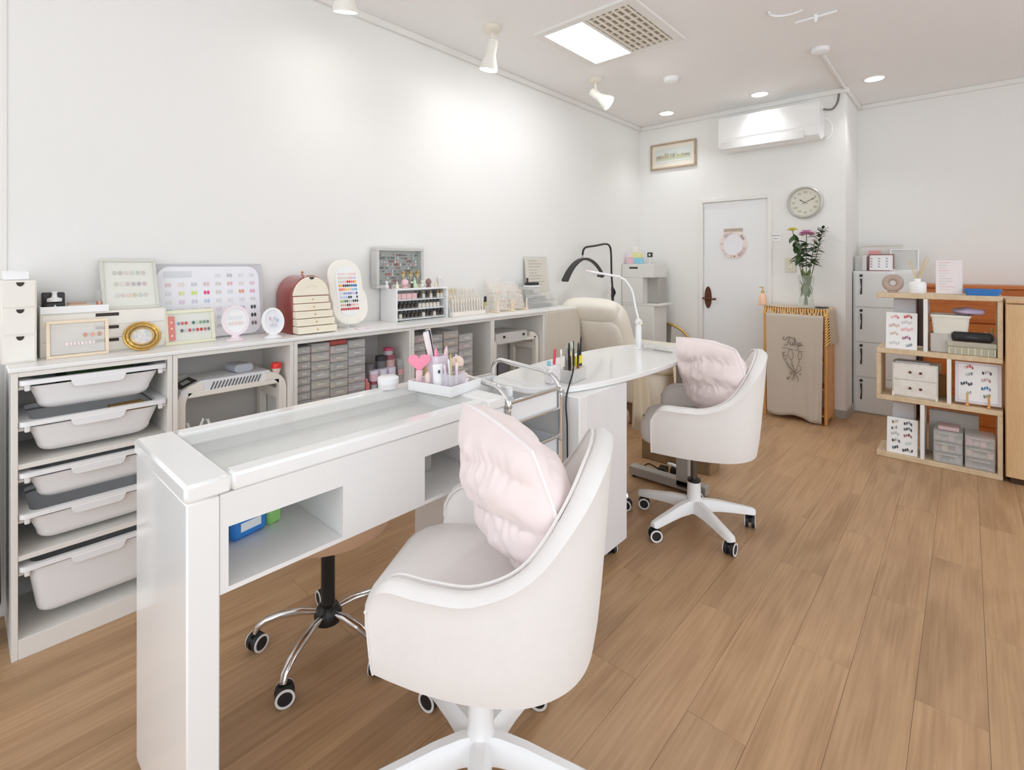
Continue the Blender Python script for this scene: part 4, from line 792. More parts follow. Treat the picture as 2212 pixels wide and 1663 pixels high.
for k, a in enumerate(((834, .020, .042, (236, 232, 232), 'bear', 'white bear ornament at the left end of the polish rack'), (845, .018, .03, (150, 120, 118), 'ball', 'mauve brown bead ornament beside the white bear'), (856, .022, .04, (236, 232, 206), 'cone', 'cream cone ornament on the polish rack'), (876, .042, .05, (240, 200, 206), 'ball', 'pink round ornament on the polish rack'), (888, .014, .036, (84, 78, 70), 'box', 'dark narrow ornament between the pink and green ones'), (897, .034, .052, (206, 232, 196), 'cone', 'mint green cone ornament on the polish rack'), (911, .026, .04, (226, 228, 210), 'bear', 'ivory bear ornament right of the green cone'), (927, .034, .05, (150, 112, 108), 'ball', 'brown mauve ball ornament on the polish rack'), (940, .02, .046, (236, 222, 190), 'cone', 'cream gold cone ornament near the right end'), (950, .03, .062, (226, 222, 226), 'box', 'tall lilac grey ornament at the right end of the rack'))):
    trinket(k, *a)
for k, px in enumerate((871, 887, 902)):
    x = fx(px, RY + .072); o = thing('champagne_coupe', 'tiny gold rimmed coupe behind the ornaments, %s one' % ('left', 'middle', 'right')[k], 'ornament', (x, RY + .072, WT + rzt + .0005), 0, 'tiny gold coupes'); MB().lathe([(.012, 0), (.011, .003), (.002, .008), (.002, .05), (.015, .078), (.014, .078), (.002, .055)], 14).obj('coupe', mat('pale_gold', srgb(226, 210, 170), .3, .4), o); MB().box(-.008, -.008, .0785, .008, .008, .092, .002).obj('gold_top', GOLD, o)
# colour stick rack
SX0, SX1 = 1.972, 2.245
o = thing('colour_stick_rack', 'clear stepped rack of ivory nail colour sticks on the worktop', 'rack', ((SX0 + SX1) / 2, 2.25, WT + .0005)); sw = SX1 - SX0
MB().box(-sw/2, 0, 0, sw/2, .03, .028, .002).obj('front_step', mat('ivory_clear', srgb(236, 230, 222), .3), o); MB().box(-sw/2, .0305, 0, sw/2, .075, .05, .002).obj('middle_step', CLEAR2, o); MB().box(-sw/2, .0755, 0, sw/2, .12, .085, .002).obj('rear_step', CLEAR2, o)
st_m = MB().lathe([(.0032, 0), (.0032, .045), (.006, .055), (.0065, .07), (.003, .078)], 8).mesh('colour_stick', mat('ivory_stick', srgb(232, 224, 212), .35)); st_g = MB().lathe([(.0032, 0), (.0032, .05), (.0055, .06), (.004, .08)], 8).mesh('colour_stick', mat('golden_stick', srgb(226, 206, 162), .35))
for r, (y, z, n) in enumerate(((.015, .0285, 12), (.05, .0505, 12), (.095, .0855, 12))):
    for k in range(n):
        q = bpy.data.objects.new('colour_stick', st_g if r == 2 and k < 5 else st_m); COL.objects.link(q); q.parent = o; q.location = (-sw/2 + .014 + k * (sw - .028) / (n - 1), y, z); q.rotation_euler = (-.08, rng.uniform(-.05, .05), 0)
mk = thing('marker_cup', 'clear cup of black capped gold pens beside the stick rack', 'pen cup', (2.285, 2.30, WT + .0005)); MB().box(-.02, -.02, 0, .02, .02, .05, .002).obj('cup', CLEAR2, mk)
for k in range(4): m = MB().at(-.012 + k * .008, 0, .002, ry=.12 - .05 * k); m.cyl((0, 0, 0), (0, 0, .07), .0042, n=8); pn = m.obj('pen', mat('olive_gold', srgb(190, 178, 112), .4), mk); m = MB().at(-.012 + k * .008, 0, .002, ry=.12 - .05 * k); m.cyl((0, 0, .0702), (0, 0, .105), .0055, n=8); m.obj('pen_cap', BLACK, pn)
# clear sample plates in wooden stands
for i, (cx, lab) in enumerate(((2.42, 'left'), (2.57, 'right'))):
    o = thing('plate_stand', 'wooden peg stand of clear nail plates, %s one' % lab, 'stand', (cx, 2.235, WT + .0005), 0, 'wooden plate stands'); pw = .075
    for x in (-pw + .008, pw - .008): MB().box(x - .006, 0, 0, x + .006, .12, .012, .002).obj('runner', WF, o); MB().cyl((x, .012, .012), (x, .012, .082), .0045, n=10).obj('peg', WF, o)
    for k in range(3):
        hh = .15 + .03 * k - .02 * i; p = MB().at(.004 * k, .03 + k * .026, .0125, rx=-.25).box(-pw + .004, 0, 0, pw - .004, .003, hh, .0005).obj('clear_plate', thin_glass('peach_clear_plate', (.95, .92, .88), .22, .15), o)
        m = MB().at(.004 * k, .03 + k * .026, .0125, rx=-.25)
        for r in range(4):
            for c in range(5):
                if rng.random() < .35: continue
                m.col = srgb(*rng.choice([(226, 206, 186), (206, 186, 170), (222, 214, 200), (196, 150, 120), (236, 222, 216), (210, 214, 206)])); m.box(-.056 + c * .025, -.0014, .02 + r * .03, -.042 + c * .025, -.0002, .032 + r * .03, .0005)
        m.obj('nail_chips', VC, p)['kind'] = 'stuff'
# acrylic drawers with tools, price card
o = thing('acrylic_organiser', 'clear acrylic organiser with tools at the far end of the worktop', 'organiser', (2.86, 2.285, WT + .0005))
for z0, x0, x1 in ((0, -.18, .19), (.05, -.18, .19), (.10, -.19, -.02)):
    d = MB().box(x0, 0, z0 + .0005, x1, .09, z0 + .0485, .002).obj('drawer', CLEAR2, o)
    m = MB()
    for k in range(6):
        m.col = srgb(*rng.choice([(70, 72, 66), (96, 92, 88), (226, 180, 180), (206, 204, 198), (110, 120, 104), (240, 232, 222)])); x = x0 + .03 + k * (x1 - x0 - .06) / 5; m.box(x - .022, .01, z0 + .005, x + .012, .05, z0 + .02 + .018 * rng.random(), .003)
    m.obj('tools', VC, d)['kind'] = 'stuff'
o = thing('black_case', 'black topped compact case on the acrylic organiser', 'case', (2.78, 2.32, WT + .151)); MB().box(-.06, -.03, 0, .06, .03, .012, .002).obj('white_base', W_PLAST, o); MB().box(-.05, -.028, .0122, .05, .028, .034, .004).obj('black_top', DARK, o); MB().cyl((-.05, 0, .0342), (-.05, 0, .065), .008, n=10).obj('knob', DARK, o)
X0, X1 = fx(1137, 2.40), fx(1186, 2.40); hz_ = zat(((X0 + X1) / 2, 2.41), 553) - WT
o = panel('price_card', 'tall beige price card leaning on the wall near the bed', 'card', (X0 + X1) / 2, 2.385, WT + .0008, X1 - X0, hz_ * .995, .1, CLEAR, .004, .006, mat('warm_grey_paper', srgb(216, 211, 200), .6))
m = MB(); m.col = srgb(178, 172, 160)
for k in range(12): m.box(-(X1 - X0) * .32, .0015, hz_ * (.9 - k * .06), (X1 - X0) * rng.uniform(.0, .3), .0026, hz_ * (.9 - k * .06) + .005)
m.obj('printed_lines', VC, o)['kind'] = 'stuff'
# ================================================================ TRAY OF TOOLS ON THE NAIL DESK
TRX, TRY, TRA = 1.045, 1.20, math.radians(10); ca, sa = math.cos(TRA), math.sin(TRA); TW, TD = .158, .185
o = thing('tool_tray', 'white rectangular tray of nail tools on the desk corner', 'tray', (TRX, TRY, DT + .0005), TRA)
m = MB(); m.box(0, 0, 0, TW, TD, .004, .001); [m.box(*q, .001) for q in ((0, 0, .004, TW, .005, .032), (0, TD - .005, .004, TW, TD, .032), (0, .005, .004, .005, TD - .005, .032), (TW - .005, .005, .004, TW, TD - .005, .032))]; m.obj('tray_body', W_PLAST, o)
TZ0 = DT + .005
def tl_(u, v, z=TZ0): return (TRX + ca * u - sa * v, TRY + sa * u + ca * v, z)
HOT = mat('hot_pink_plastic', srgb(252, 150, 178), .35); SOFT = mat('soft_pink_plastic', srgb(244, 206, 212), .4); LAV = mat('lavender_clear', srgb(232, 222, 234), .35)
o = thing('heart_mirror', 'hot pink heart shaped hand mirror standing in the tool tray', 'mirror', tl_(.022, .155), -.65)
hp2 = [(.030 * (math.sin(a) ** 3) * 1.05, .028 * (13 * math.cos(a) - 5 * math.cos(2*a) - 2 * math.cos(3*a) - math.cos(4*a)) / 16) for a in [2 * PI * k / 32 for k in range(32)]]
q = MB(); q.M = Matrix.Translation((0, 0, .088)) @ Matrix.Rotation(PI / 2, 4, 'X') @ Matrix.Diagonal((1.15, 1.2, 1, 1)); q.prism(hp2, -.004, .004, .0015); q.obj('heart_head', HOT, o); MB().box(-.011, -.006, 0, .011, .006, .062, .003).obj('handle', SOFT, o)
o = thing('nozzle_brush', 'small blush and black makeup brush beside the pink mirror', 'brush', tl_(.02, .115)); MB().cyl((0, 0, 0), (0, 0, .022), .008, n=12).obj('handle', BLACK, o); MB().lathe([(.007, .0222), (.010, .035), (.009, .052), (.003, .06)], 12).obj('bristles', mat('blush_bristle', srgb(240, 216, 208), .7), o)
o = thing('cream_tube', 'white squeeze tube with a small dark emblem in the tool tray', 'tube', tl_(.035, .085), -.3); MB().rings([[(x * a_, y * b_, z) for x, y in oval(1, 1, 16)] for z, a_, b_ in ((0, .012, .012), (.02, .014, .014), (.025, .016, .014), (.08, .018, .004), (.086, .018, .002))]).obj('tube_body', W_PLAST, o); MB().box(-.003, -.0125, .058, .003, -.009, .068).obj('emblem', DARK, o)
o = thing('bunny_cup', 'pale pink cup with pointed ears holding nail files', 'cup', tl_(.085, .13)); 
q = MB(); q.rings([[(x, y, z) for x, y in rrect(w_, w_, .01)] for z, w_ in ((0, .05), (.105, .058))], True, True, False); q.rings([[(x, y, z) for x, y in rrect(w_, w_, .01)] for z, w_ in ((.105, .055), (.01, .046))], True, False, True); q.obj('cup_body', LAV, o)
for s in (-1, 1): MB().at(s * .02, -.02, .1).rings([[(x * s_ + s * .004 * t, y * s_, t * .035) for x, y in oval(.009, .004, 10)] for t, s_ in ((0, 1), (.5, .9), (.85, .45), (1, .1))]).obj('ear', HOT if s < 0 else SOFT, o)
for k, (dx, ry, c, hh, n) in enumerate(((-.016, -.22, (238, 226, 226), .175, 'left cream'), (-.008, -.2, (214, 222, 226), .178, 'pale blue'), (.004, -.17, (52, 54, 64), .18, 'black'), (.012, -.15, (238, 228, 226), .182, 'right cream'))):
    b = Vector(tl_(.085 + dx * .6, .125 + .006 * k, TZ0 + .012)); q = MB().at(0, 0, 0, rz=-.5, ry=ry); q.box(-.009, -.0016, 0, .009, .0016, hh, .001); tag(q.obj('nail_file', mat('file_%d' % k, srgb(*c), .6), None, b), '%s nail file standing in the pink eared cup' % n, 'nail file', 'nail files in the eared cup')
def pen(name, lab, grp, base, lean, h_, r, c, tip, cat_='brush', tipr=None, tipc=(60, 56, 54)):
    o = thing(name, lab, cat_, base, 0, grp); o.rotation_euler = (lean[0], lean[1], 0)
    MB().cyl((0, 0, 0), (0, 0, h_), r, r * .9, n=10).obj('handle', mat('pen_%d_%d_%d' % c, srgb(*c), .35), o)
    if tip: MB().lathe([(r * .9, h_ + .0002), (r * 1.05, h_ + tip * .4), (tipr or r * .5, h_ + tip * .9), (.0005, h_ + tip)], 10).obj('tip', mat('pen_%d_%d_%d' % tipc, srgb(*tipc), .5), o)
    return o
o = thing('clear_pen_holder', 'clear lavender tinted pen holder at the front of the tool tray', 'holder', tl_(.068, .045), .1); q = MB(); q.box(-.032, -.026, 0, .032, .026, .003); [q.box(*b_) for b_ in ((-.032, -.026, .003, .032, -.024, .055), (-.032, .024, .003, .032, .026, .055), (-.032, -.024, .003, -.03, .024, .055), (.03, -.024, .003, .032, .024, .055))]; q.obj('holder_body', thin_glass('lavender_clear_thin', (.93, .9, .95), .35, .2), o)
for k, (du, dv, c, hh, tc, n) in enumerate((( -.02, .012, (226, 214, 232), .07, (236, 226, 240), 'lilac'), (-.006, .008, (240, 240, 240), .085, (246, 246, 246), 'white'), (.006, .012, (222, 206, 160), .10, (190, 166, 90), 'gold'), (.014, .0, (238, 226, 200), .085, (206, 186, 140), 'cream gold'), (.022, .01, (206, 206, 204), .095, (226, 226, 226), 'silver'), (.0, -.01, (236, 216, 222), .07, (240, 226, 226), 'blush'))):
    pen('dotting_pen', '%s dotting pen in the clear holder of the tool tray' % n, 'pens in the tool tray', tl_(.068 + du, .045 + dv, TZ0 + .0035), (-.05, .10 * (k - 2.5) / 2.5), hh, .0035, c, .014, 'pen', None, tc)
o = thing('powder_jar', 'blush pink square canister with a domed peach lid in the tray', 'jar', tl_(.125, .075), .1); MB().prism(rrect(.042, .042, .008), 0, .05, .003).obj('canister', mat('blush_canister', srgb(232, 214, 212), .45), o); MB().box(-.016, -.016, .0502, .016, .016, .068, .003).obj('metal_neck', mat('satin_nickel', srgb(196, 196, 190), .3, .7), o); MB().lathe([(.021, .0685), (.023, .08), (.019, .092), (.008, .1), (.001, .101)], 18).obj('lid', mat('peach_plastic', srgb(246, 218, 204), .4), o)
o = thing('bear_clip', 'white bear faced clip standing at the tray front', 'ornament', tl_(.1, .022), .1); MB().ell((0, 0, .016), .014, .008, .0155).obj('bear_head', W_PLAST, o); q = MB(); q.ell((-.01, 0, .03), .005, .004, .005, 8, 5); q.ell((.01, 0, .03), .005, .004, .005, 8, 5); q.obj('ear', W_PLAST, o); q = MB(); [q.ell((s * .005, -.0078, .017), .0014, .001, .0014, 8, 5) for s in (-1, 1)]; q.obj('eye', BLACK, o)
o = thing('peach_bottle', 'small blush bottle with peach cap at the right of the tray', 'bottle', tl_(.118, .035), 0); MB().prism(rrect(.024, .02, .005), 0, .03, .002).obj('bottle_body', SOFT, o); MB().ell((0, 0, .04), .009, .009, .0095).obj('cap', mat('peach_plastic', srgb(246, 218, 204), .4), o)
o = thing('glitter_jar', 'lilac and gold glitter jar behind the tool tray', 'jar', (1.165, 1.46, DT + .0005)); MB().cyl((0, 0, 0), (0, 0, .05), .02, n=16).obj('jar_body', mat('gold_glitter', srgb(200, 176, 120), .3, .5, var=.4, scale=300), o); MB().lathe([(.021, .0505), (.024, .06), (.02, .082), (.006, .09)], 16).obj('lilac_lid', mat('lilac_lid', srgb(216, 198, 232), .3), o)
o = thing('white_jar', 'white lidded round jar on the far edge of the desk', 'jar', (.985, 1.455, DT + .0005)); MB().cyl((0, 0, 0), (0, 0, .018), .033, n=24).obj('jar_body', mat('jar_white', srgb(232, 230, 230), .35), o); MB().lathe([(.035, .0182), (.035, .036), (.03, .04), (.001, .041)], 24).obj('lid', W_PLAST, o)
# pens standing at the desk end by the trolley
CHX, CHY = 1.166, 1.335
o = thing('pen_cup_clear', 'small clear cup of orange and cream pens at the desk end', 'pen cup', (CHX, CHY, DT + .0005)); MB().rings([[(x, y, z) for x, y in rrect(w_, .03, .004)] for z, w_ in ((0, .04), (.04, .044))], True, True, False).obj('cup_body', CLEAR2, o)
for k, (dx, c, hh, tc, n) in enumerate(((-.014, (226, 214, 170), .055, (226, 214, 170), 'cream'), (-.004, (240, 226, 226), .06, (240, 240, 240), 'pale'), (.005, (236, 140, 40), .075, (246, 156, 50), 'orange'), (.013, (250, 190, 170), .085, (60, 56, 54), 'peach'))):
    pen('cuticle_pen', '%s cuticle pen in the clear cup by the chrome trolley' % n, 'pens in the clear cup', (CHX + dx, CHY, DT + .004), (0, -.08 + .03 * k), hh, .004, c, .012, 'pen', None, tc)
# ================================================================ TROLLEY CONTENTS
tz1 = .6695
o = thing('alcohol_bottle', 'white capped clear bottle in the top trolley tray', 'bottle', (1.30, 1.19, tz1)); MB().lathe([(.018, 0), (.018, .06), (.01, .07)], 16).obj('bottle_body', thin_glass('pale_blue_clear', (.86, .92, .98), .5, .2), o); MB().cyl((0, 0, .0702), (0, 0, .1), .014, n=14).obj('cap', W_PLAST, o)
o = thing('blue_bottle', 'pale blue bottle at the left of the top trolley tray', 'bottle', (1.255, 1.20, tz1)); MB().box(-.014, -.012, 0, .014, .012, .055, .004).obj('bottle_body', mat('baby_blue', srgb(196, 216, 232), .4), o); MB().cyl((0, 0, .0552), (0, 0, .07), .008, n=12).obj('cap', W_PLAST, o)
o = thing('hand_mirror', 'grey green hand mirror lying across the trolley tray', 'mirror', (1.36, 1.33, tz1 + .0005), -.25); MB().rings([[(x * s_, y * s_, z) for x, y in rrect(.085, .035, .016)] for z, s_ in ((0, .95), (.006, 1), (.012, .9))]).obj('mirror_back', mat('sage_metal', srgb(176, 174, 162), .3, .5), o); MB().box(.043, -.009, .002, .10, .009, .010, .002).obj('handle', mat('blush_handle', srgb(232, 218, 214), .4), o)
o = thing('aqua_pack', 'aqua blue refill pack in the second trolley tray', 'pack', (1.262, 1.18, .4945)); MB().box(-.028, -.03, 0, .028, .03, .15, .008).obj('pack_body', mat('aqua_plastic', srgb(176, 222, 236), .35), o); MB().box(-.02, -.0306, .08, .02, -.0301, .12).obj('pack_label', W_PLAST, o)
tag(MB().at(1.38, 1.25, .3045).box(-.1, -.1, 0, .1, .1, .06, .01).obj('towel_stack', mat('cool_white_towel', srgb(226, 228, 236), .9, bump=.4, bscale=600)), 'folded bluish white towels in the third trolley tray', 'towel')
# ================================================================ BRUSH HOLDER ON THE SIDE TABLE
hb = onz(1247, 824, TZ); HBX, HBY = hb.x + .005, hb.y + .03
o = thing('brush_holder', 'clear acrylic box holding many brushes on the side table', 'holder', (HBX, HBY, TZ + .0005), math.radians(8)); q = MB(); bw, bd, bh = .06, .035, .05
q.box(-bw, -bd, 0, bw, bd, .004); [q.box(*b_) for b_ in ((-bw, -bd, .004, bw, -bd + .002, bh), (-bw, bd - .002, .004, bw, bd, bh), (-bw, -bd + .002, .004, -bw + .002, bd - .002, bh), (bw - .002, -bd + .002, .004, bw, bd - .002, bh), (-.001, -bd + .002, .004, .001, bd - .002, bh))]; q.obj('holder_body', CLEAR2, o)
BR = [(-.052, .01, .105, (236, 232, 220), .02, (246, 244, 236), 'white', -.05), (-.044, -.012, .085, (120, 118, 116), .045, (150, 150, 150), 'steel tweezer like', -.06), (-.034, .006, .10, (150, 148, 146), .04, (176, 176, 176), 'silver', .03), (-.03, -.014, .05, (60, 58, 58), .05, (24, 24, 24), 'black bristled', .0), (-.022, .01, .075, (140, 84, 60), .05, (96, 70, 50), 'brown', .02), (-.014, -.006, .06, (232, 190, 170), .055, (236, 206, 150), 'peach', .0), (-.006, .012, .085, (40, 38, 40), .06, (34, 32, 34), 'long black', .03), (.0, -.01, .055, (240, 240, 236), .075, (40, 36, 42), 'white handled black', -.02), (.01, .006, .09, (226, 196, 130), .06, (206, 232, 206), 'mint tipped', .0), (.012, .018, .11, (246, 222, 210), .03, (246, 222, 210), 'wide blush', .02), (.022, .012, .08, (120, 66, 50), .07, (44, 36, 38), 'chestnut', .03), (.028, -.008, .055, (150, 70, 54), .09, (38, 32, 34), 'dark tipped red brown', .05), (.05, .0, .065, (244, 206, 180), .10, (30, 28, 28), 'single tall black tipped', .10)]
for k, (dx, dy, hh, c, tp, tc, n, ln) in enumerate(BR): pen('nail_brush', '%s brush standing in the acrylic box on the side table' % n, 'brushes on the side table', (HBX + dx, HBY + dy, TZ + .005), (0, ln), hh, .0045, c, tp, 'brush', .0035, tc)
o = thing('yellow_clip', 'bright yellow clip standing at the right of the brush box', 'clip', (HBX + .045, HBY - .0, TZ + .0505)); MB().box(-.022, -.006, 0, .022, .006, .042, .002).obj('clip_body', mat('lemon_yellow', srgb(240, 222, 50), .4), o); MB().box(-.018, -.0068, .0, .018, -.0062, .01).obj('clip_edge', DARK, o)
o = thing('red_file', 'coral red handled tool with a blue tip left of the brush box', 'tool', (HBX - .085, HBY + .03, TZ + .0005)); MB().box(-.035, -.02, 0, .03, .02, .07, .006).obj('white_stand', mat('milky_plastic', srgb(240, 234, 236), .4), o); q = MB().at(.008, 0, .0705, ry=.1); q.box(-.006, -.004, 0, .006, .004, .06, .002); q.obj('red_handle', mat('coral_red', srgb(222, 84, 104), .4), o); MB().box(-.032, -.006, .0705, -.018, .006, .088, .002).obj('blue_tip', mat('sky_blue', srgb(140, 196, 216), .4), o)
# black cable dropping along the trolley post
tag(MB().tube(cat([(HBX - .03, HBY - .03, TZ + .09), (HBX - .055, HBY - .045, TZ + .05), (1.527, 1.108, .70), (1.522, 1.10, .60), (1.524, 1.10, .45)], 6), .003, 6).obj('power_cable', BLACK), 'thin black cable running down behind the trolley post', 'cable')
# ================================================================ GOOSENECK LAMP, REST AND CLAMP
b = onz(1376, 752, TZ); o = thing('gooseneck_lamp', 'slim white gooseneck desk lamp clamped to the side table', 'lamp', (b.x - .02, b.y - .02, TZ + .0005)); bx, by = b.x - .02, b.y - .02
MB().lathe([(.026, 0), (.026, .006), (.017, .01), (.0165, .12), (.013, .135)], 20).obj('base_tube', W_PLAST, o); MB().lathe([(.018, .136), (.02, .145), (.018, .156), (.009, .165)], 18).obj('joint', W_PLAST, o); MB().cyl((-.02, -.02, .146), (-.035, -.035, .146), .007, n=10).obj('joint_knob', mat('cream_knob', srgb(236, 230, 206), .4), o)
def rel(px, py, dp=0): # point on the vertical plane through the lamp, square to the view
    d = ray(px, py); dist = (cF.x * bx + cF.y * by + dp); q = Vector((0, 0, CH)) + d * dist; return (q.x - bx, q.y - by, q.z - TZ - .0005)
MB().tube(cat([(0, 0, .16), rel(1372, 660), rel(1366, 630), rel(1352, 607), rel(1338, 598)], 6), .006, 10).obj('gooseneck', W_PLAST, o)
MB().tube([rel(1340, 598), rel(1300, 591), rel(1276, 587)], .011, 12, flat=.6).obj('light_bar', W_PLAST, o); MB().tube([rel(1302, 598), rel(1290, 595)], .006, 8).obj('switch', DARK, o); MB().tube([rel(1276, 587), rel(1266, 584)], .006, 8).obj('end_cap', mat('pinkish_white', srgb(240, 226, 228), .4), o)
p0, p1 = onz(1384, 752, TZ), onz(1472, 765, TZ)
o = thing('hand_rest', 'clear acrylic hand rest with grey grip at the table end', 'hand rest', ((p0.x + p1.x) / 2, (p0.y + p1.y) / 2, TZ + .0005), math.atan2(p1.y - p0.y, p1.x - p0.x)); ln = (p1 - p0).length
for s in (-1, 1): MB().box(s * ln / 2 - .004, -.03, 0, s * ln / 2 + .004, .03, .03, .001).obj('rest_side', CLEAR2, o)
MB().box(-ln / 2 + .004, -.03, .024, ln / 2 - .004, .03, .029, .001).obj('rest_top', CLEAR2, o); MB().box(-.02, -.034, .004, .09, -.03, .012, .001).obj('grip', GREYM, o)
p = onz(1505, 772, TZ); o = thing('cup_clamp', 'white clamp on device with grey dial at the table corner', 'device', (2.625, 1.075, TZ + .0005), math.radians(-25)); MB().prism(rrect(.10, .06, .012), 0, .012, .003).obj('clamp_base', W_PLAST, o); MB().at(.06, 0, -.012).prism(rrect(.07, .055, .014), 0, .045, .004).obj('head', mat('lavender_white', srgb(232, 232, 244), .35), o); MB().at(.022, -.029, .012, rx=PI / 2).cyl((0, 0, 0), (0, 0, .006), .011, n=16).obj('dial', mat('slate_dial', srgb(140, 142, 158), .4), o)
MB().tube(cat([(.0, -.03, -.01), (.05, -.045, -.035), (.10, -.03, -.04), (.112, .0, -.03)], 6), .004, 8).obj('cord_loop', W_PLAST, o)
# ================================================================ RECLINING BED, RING LAMP, TOWER
CRMV = mat('cream_leatherette', srgb(238, 232, 218), .5, var=.02, scale=8)
bd = thing('treatment_bed', 'cream reclining treatment bed with raised back beyond the table', 'bed', (3.55, 1.9, 0))
# seat: big rounded cushion, back tilted towards the shelf
def cush(m, X0, X1, Y0, Y1, z0, z1, r, p=.03):
    cx, cy, w_, h_ = (X0 + X1) / 2, (Y0 + Y1) / 2, X1 - X0, Y1 - Y0
    R = []
    for z, i in ((z0, p), (z0 + p * .5, .3 * p), (z0 + p, 0), (z1 - p, 0), (z1 - p * .4, .3 * p), (z1, p), (z1 + .008, p * 3)): R.append([(x, y, z) for x, y in rrect(w_ - 2 * i, h_ - 2 * i, max(.01, r - i), 6, cx, cy)])
    return m.rings(R)
cush(MB(), -.20, .40, -.36, .36, .40, .56, .17, .04).obj('seat', CRMV, bd, ang=60)
cush(MB(), -.18, .33, -.30, .32, .16, .40, .10, .02).obj('seat_base', mat('cream_skirt', srgb(226, 216, 200), .7), bd, ang=60)
MB().box(-.15, -.25, .0, .28, .28, .16, .01).obj('plinth', mat('walnut_plinth', srgb(120, 94, 66), .6), bd)
def superq(m, c, rx, ry, rz, e1=.5, e2=.5, n=32, mm=16):
    pw = lambda v, e: math.copysign(abs(v) ** e, v); R = []
    for j in range(mm + 1):
        t = -PI / 2 + PI * (j + (.03 if j == 0 else -.03 if j == mm else 0)) / mm; ct, st = pw(math.cos(t), e1), pw(math.sin(t), e1)
        R.append([(c[0] + rx * ct * pw(math.cos(2 * PI * k / n), e2), c[1] + ry * ct * pw(math.sin(2 * PI * k / n), e2), c[2] + rz * st) for k in range(n)])
    return m.rings(R)
def drape(y0, x0, x1, z0, z1, amp, ph):
    def f(u, v): return (x0 + (x1 - x0) * u + .02 * math.sin(v * 3 + ph) * v, y0 - .012 - amp * v * (1 + math.sin(u * 16 + ph)) , z1 - (z1 - z0) * v - .03 * v * math.sin(u * 5 + ph))
    return f
BM_ = Matrix.Translation((-.17, .13, .42)) @ Matrix.Rotation(math.radians(-25), 4, 'Y')
TWL = mat('ivory_towel', srgb(240, 235, 222), .9, bump=.3, bscale=500)
q = MB(); q.M = BM_; superq(q, (0, .02, .24), .085, .255, .31, .42, .5); q.obj('backrest', CRMV, bd, ang=80)
q = MB(); q.M = BM_; superq(q, (-.03, .03, .50), .07, .235, .085, .6, .6); q.obj('head_pillow', TWL, bd, ang=80)
q = MB(); q.M = BM_; superq(q, (-.055, .03, .30), .05, .24, .17, .6, .6); q.obj('lumbar_pad', TWL, bd, ang=80)
for k, (x0, x1, z0, ph) in enumerate(((-.20, -.02, .16, 0.4), (.0, .34, .30, 2.0))): MB().grid(drape(-.362, x0, x1, z0, .555, .02, ph), 26, 12).obj('side_drape', mat('linen_drape', srgb(226, 212, 186), .85, bump=.2, bscale=400), bd, ang=70)
for k, px in enumerate((1365,)):
    tag(MB().tube(cat([onz(1378, 812, .70), Vector((2.33, 1.33, .60)), Vector((2.22, 1.30, .45)), Vector((2.2, 1.29, .25)), Vector((2.3, 1.36, .02))], 6), .0028, 6).obj('lamp_cord', BLACK), 'thin black cord hanging below the side table', 'cord')
# cloth hanging behind the table leg
tag(MB().grid(lambda u, v: (2.93 + .22 * u + .02 * v, 1.60 + .02 * math.sin(u * 14) * (.4 + v), .56 - (.40 + .05 * math.sin(u * 6)) * v), 20, 12).obj('hanging_cloth', mat('linen_drape', srgb(226, 212, 186), .85), ang=70), 'cream cloth hanging in folds behind the table leg', 'cloth')
# adapter cluster and rug block behind the foot bar
o = thing('power_strip', 'black power adapters and white plug lying by the table foot', 'adapter', (2.74, 1.20, 0), .2); MB().box(-.035, -.05, 0, .035, .05, .055, .008).obj('adapter', BLACK, o); MB().box(-.03, .07, 0, .03, .12, .04, .006).obj('adapter', BLACK, o); MB().tube([(-.03, -.02, .056), (-.035, .03, .075), (-.02, .06, .07)], .009, 8).obj('white_plug', W_PLAST, o); MB().tube(cat([(0, .12, .02), (-.05, .16, .06), (-.02, .2, .03), (.03, .24, .012)], 5), .004, 6).obj('cable', BLACK, o)
tag(MB().box(2.86, 1.08, 0, 3.02, 1.5, .22, .004).obj('cardboard_carton', wood('kraft_wood', srgb(120, 96, 68), srgb(150, 122, 88), .6, (3, 9, 9))), 'low brown box on the floor behind the table foot', 'box')
# black crescent lamp
rp = Vector((ony(1323, 600, 2.34).x, 2.34, 0)); o = thing('crescent_lamp', 'black crescent beauty lamp on a tall pole behind the bed', 'lamp', rp); dpt = cF.dot(rp)
def rl(px, py, dp=0): q = ony(px, py, 2.34); return (q.x - rp.x, q.y - rp.y, q.z)
MB().tube([(0, 0, .02), (0, 0, .7)] + [rl(1324, 720), rl(1323, 620)], .012, 10).obj('lower_pole', BLACK, o); MB().tube(cat([rl(1323, 622), rl(1321, 590), rl(1320, 548), rl(1317, 532), rl(1308, 527), rl(1285, 531), rl(1266, 534), rl(1260, 541), rl(1258.5, 551)], 5), .0085, 10).obj('upper_pole', BLACK, o)
MB().cyl(rl(1258.5, 551), rl(1259, 561), .006, n=8).obj('swivel', GREYM, o); MB().tube([rl(1323, 640), rl(1327, 632), rl(1324, 625)], .016, 8).obj('clamp', BLACK, o); MB().lathe([(.085, 0), (.085, .012), (.03, .02)], 24).obj('foot', BLACK, o)
q = MB(); R = []
arc = [(1220, 607, .048), (1229, 588, .044), (1240, 572, .04), (1252, 562, .034), (1263, 559, .028), (1275, 562, .022), (1286, 570, .02), (1296, 583, .018), (1303, 597, .018)]
A3 = cat([Vector(rl(a, b)) for a, b, c in arc], 4); Wd = [c for a, b, c in arc]
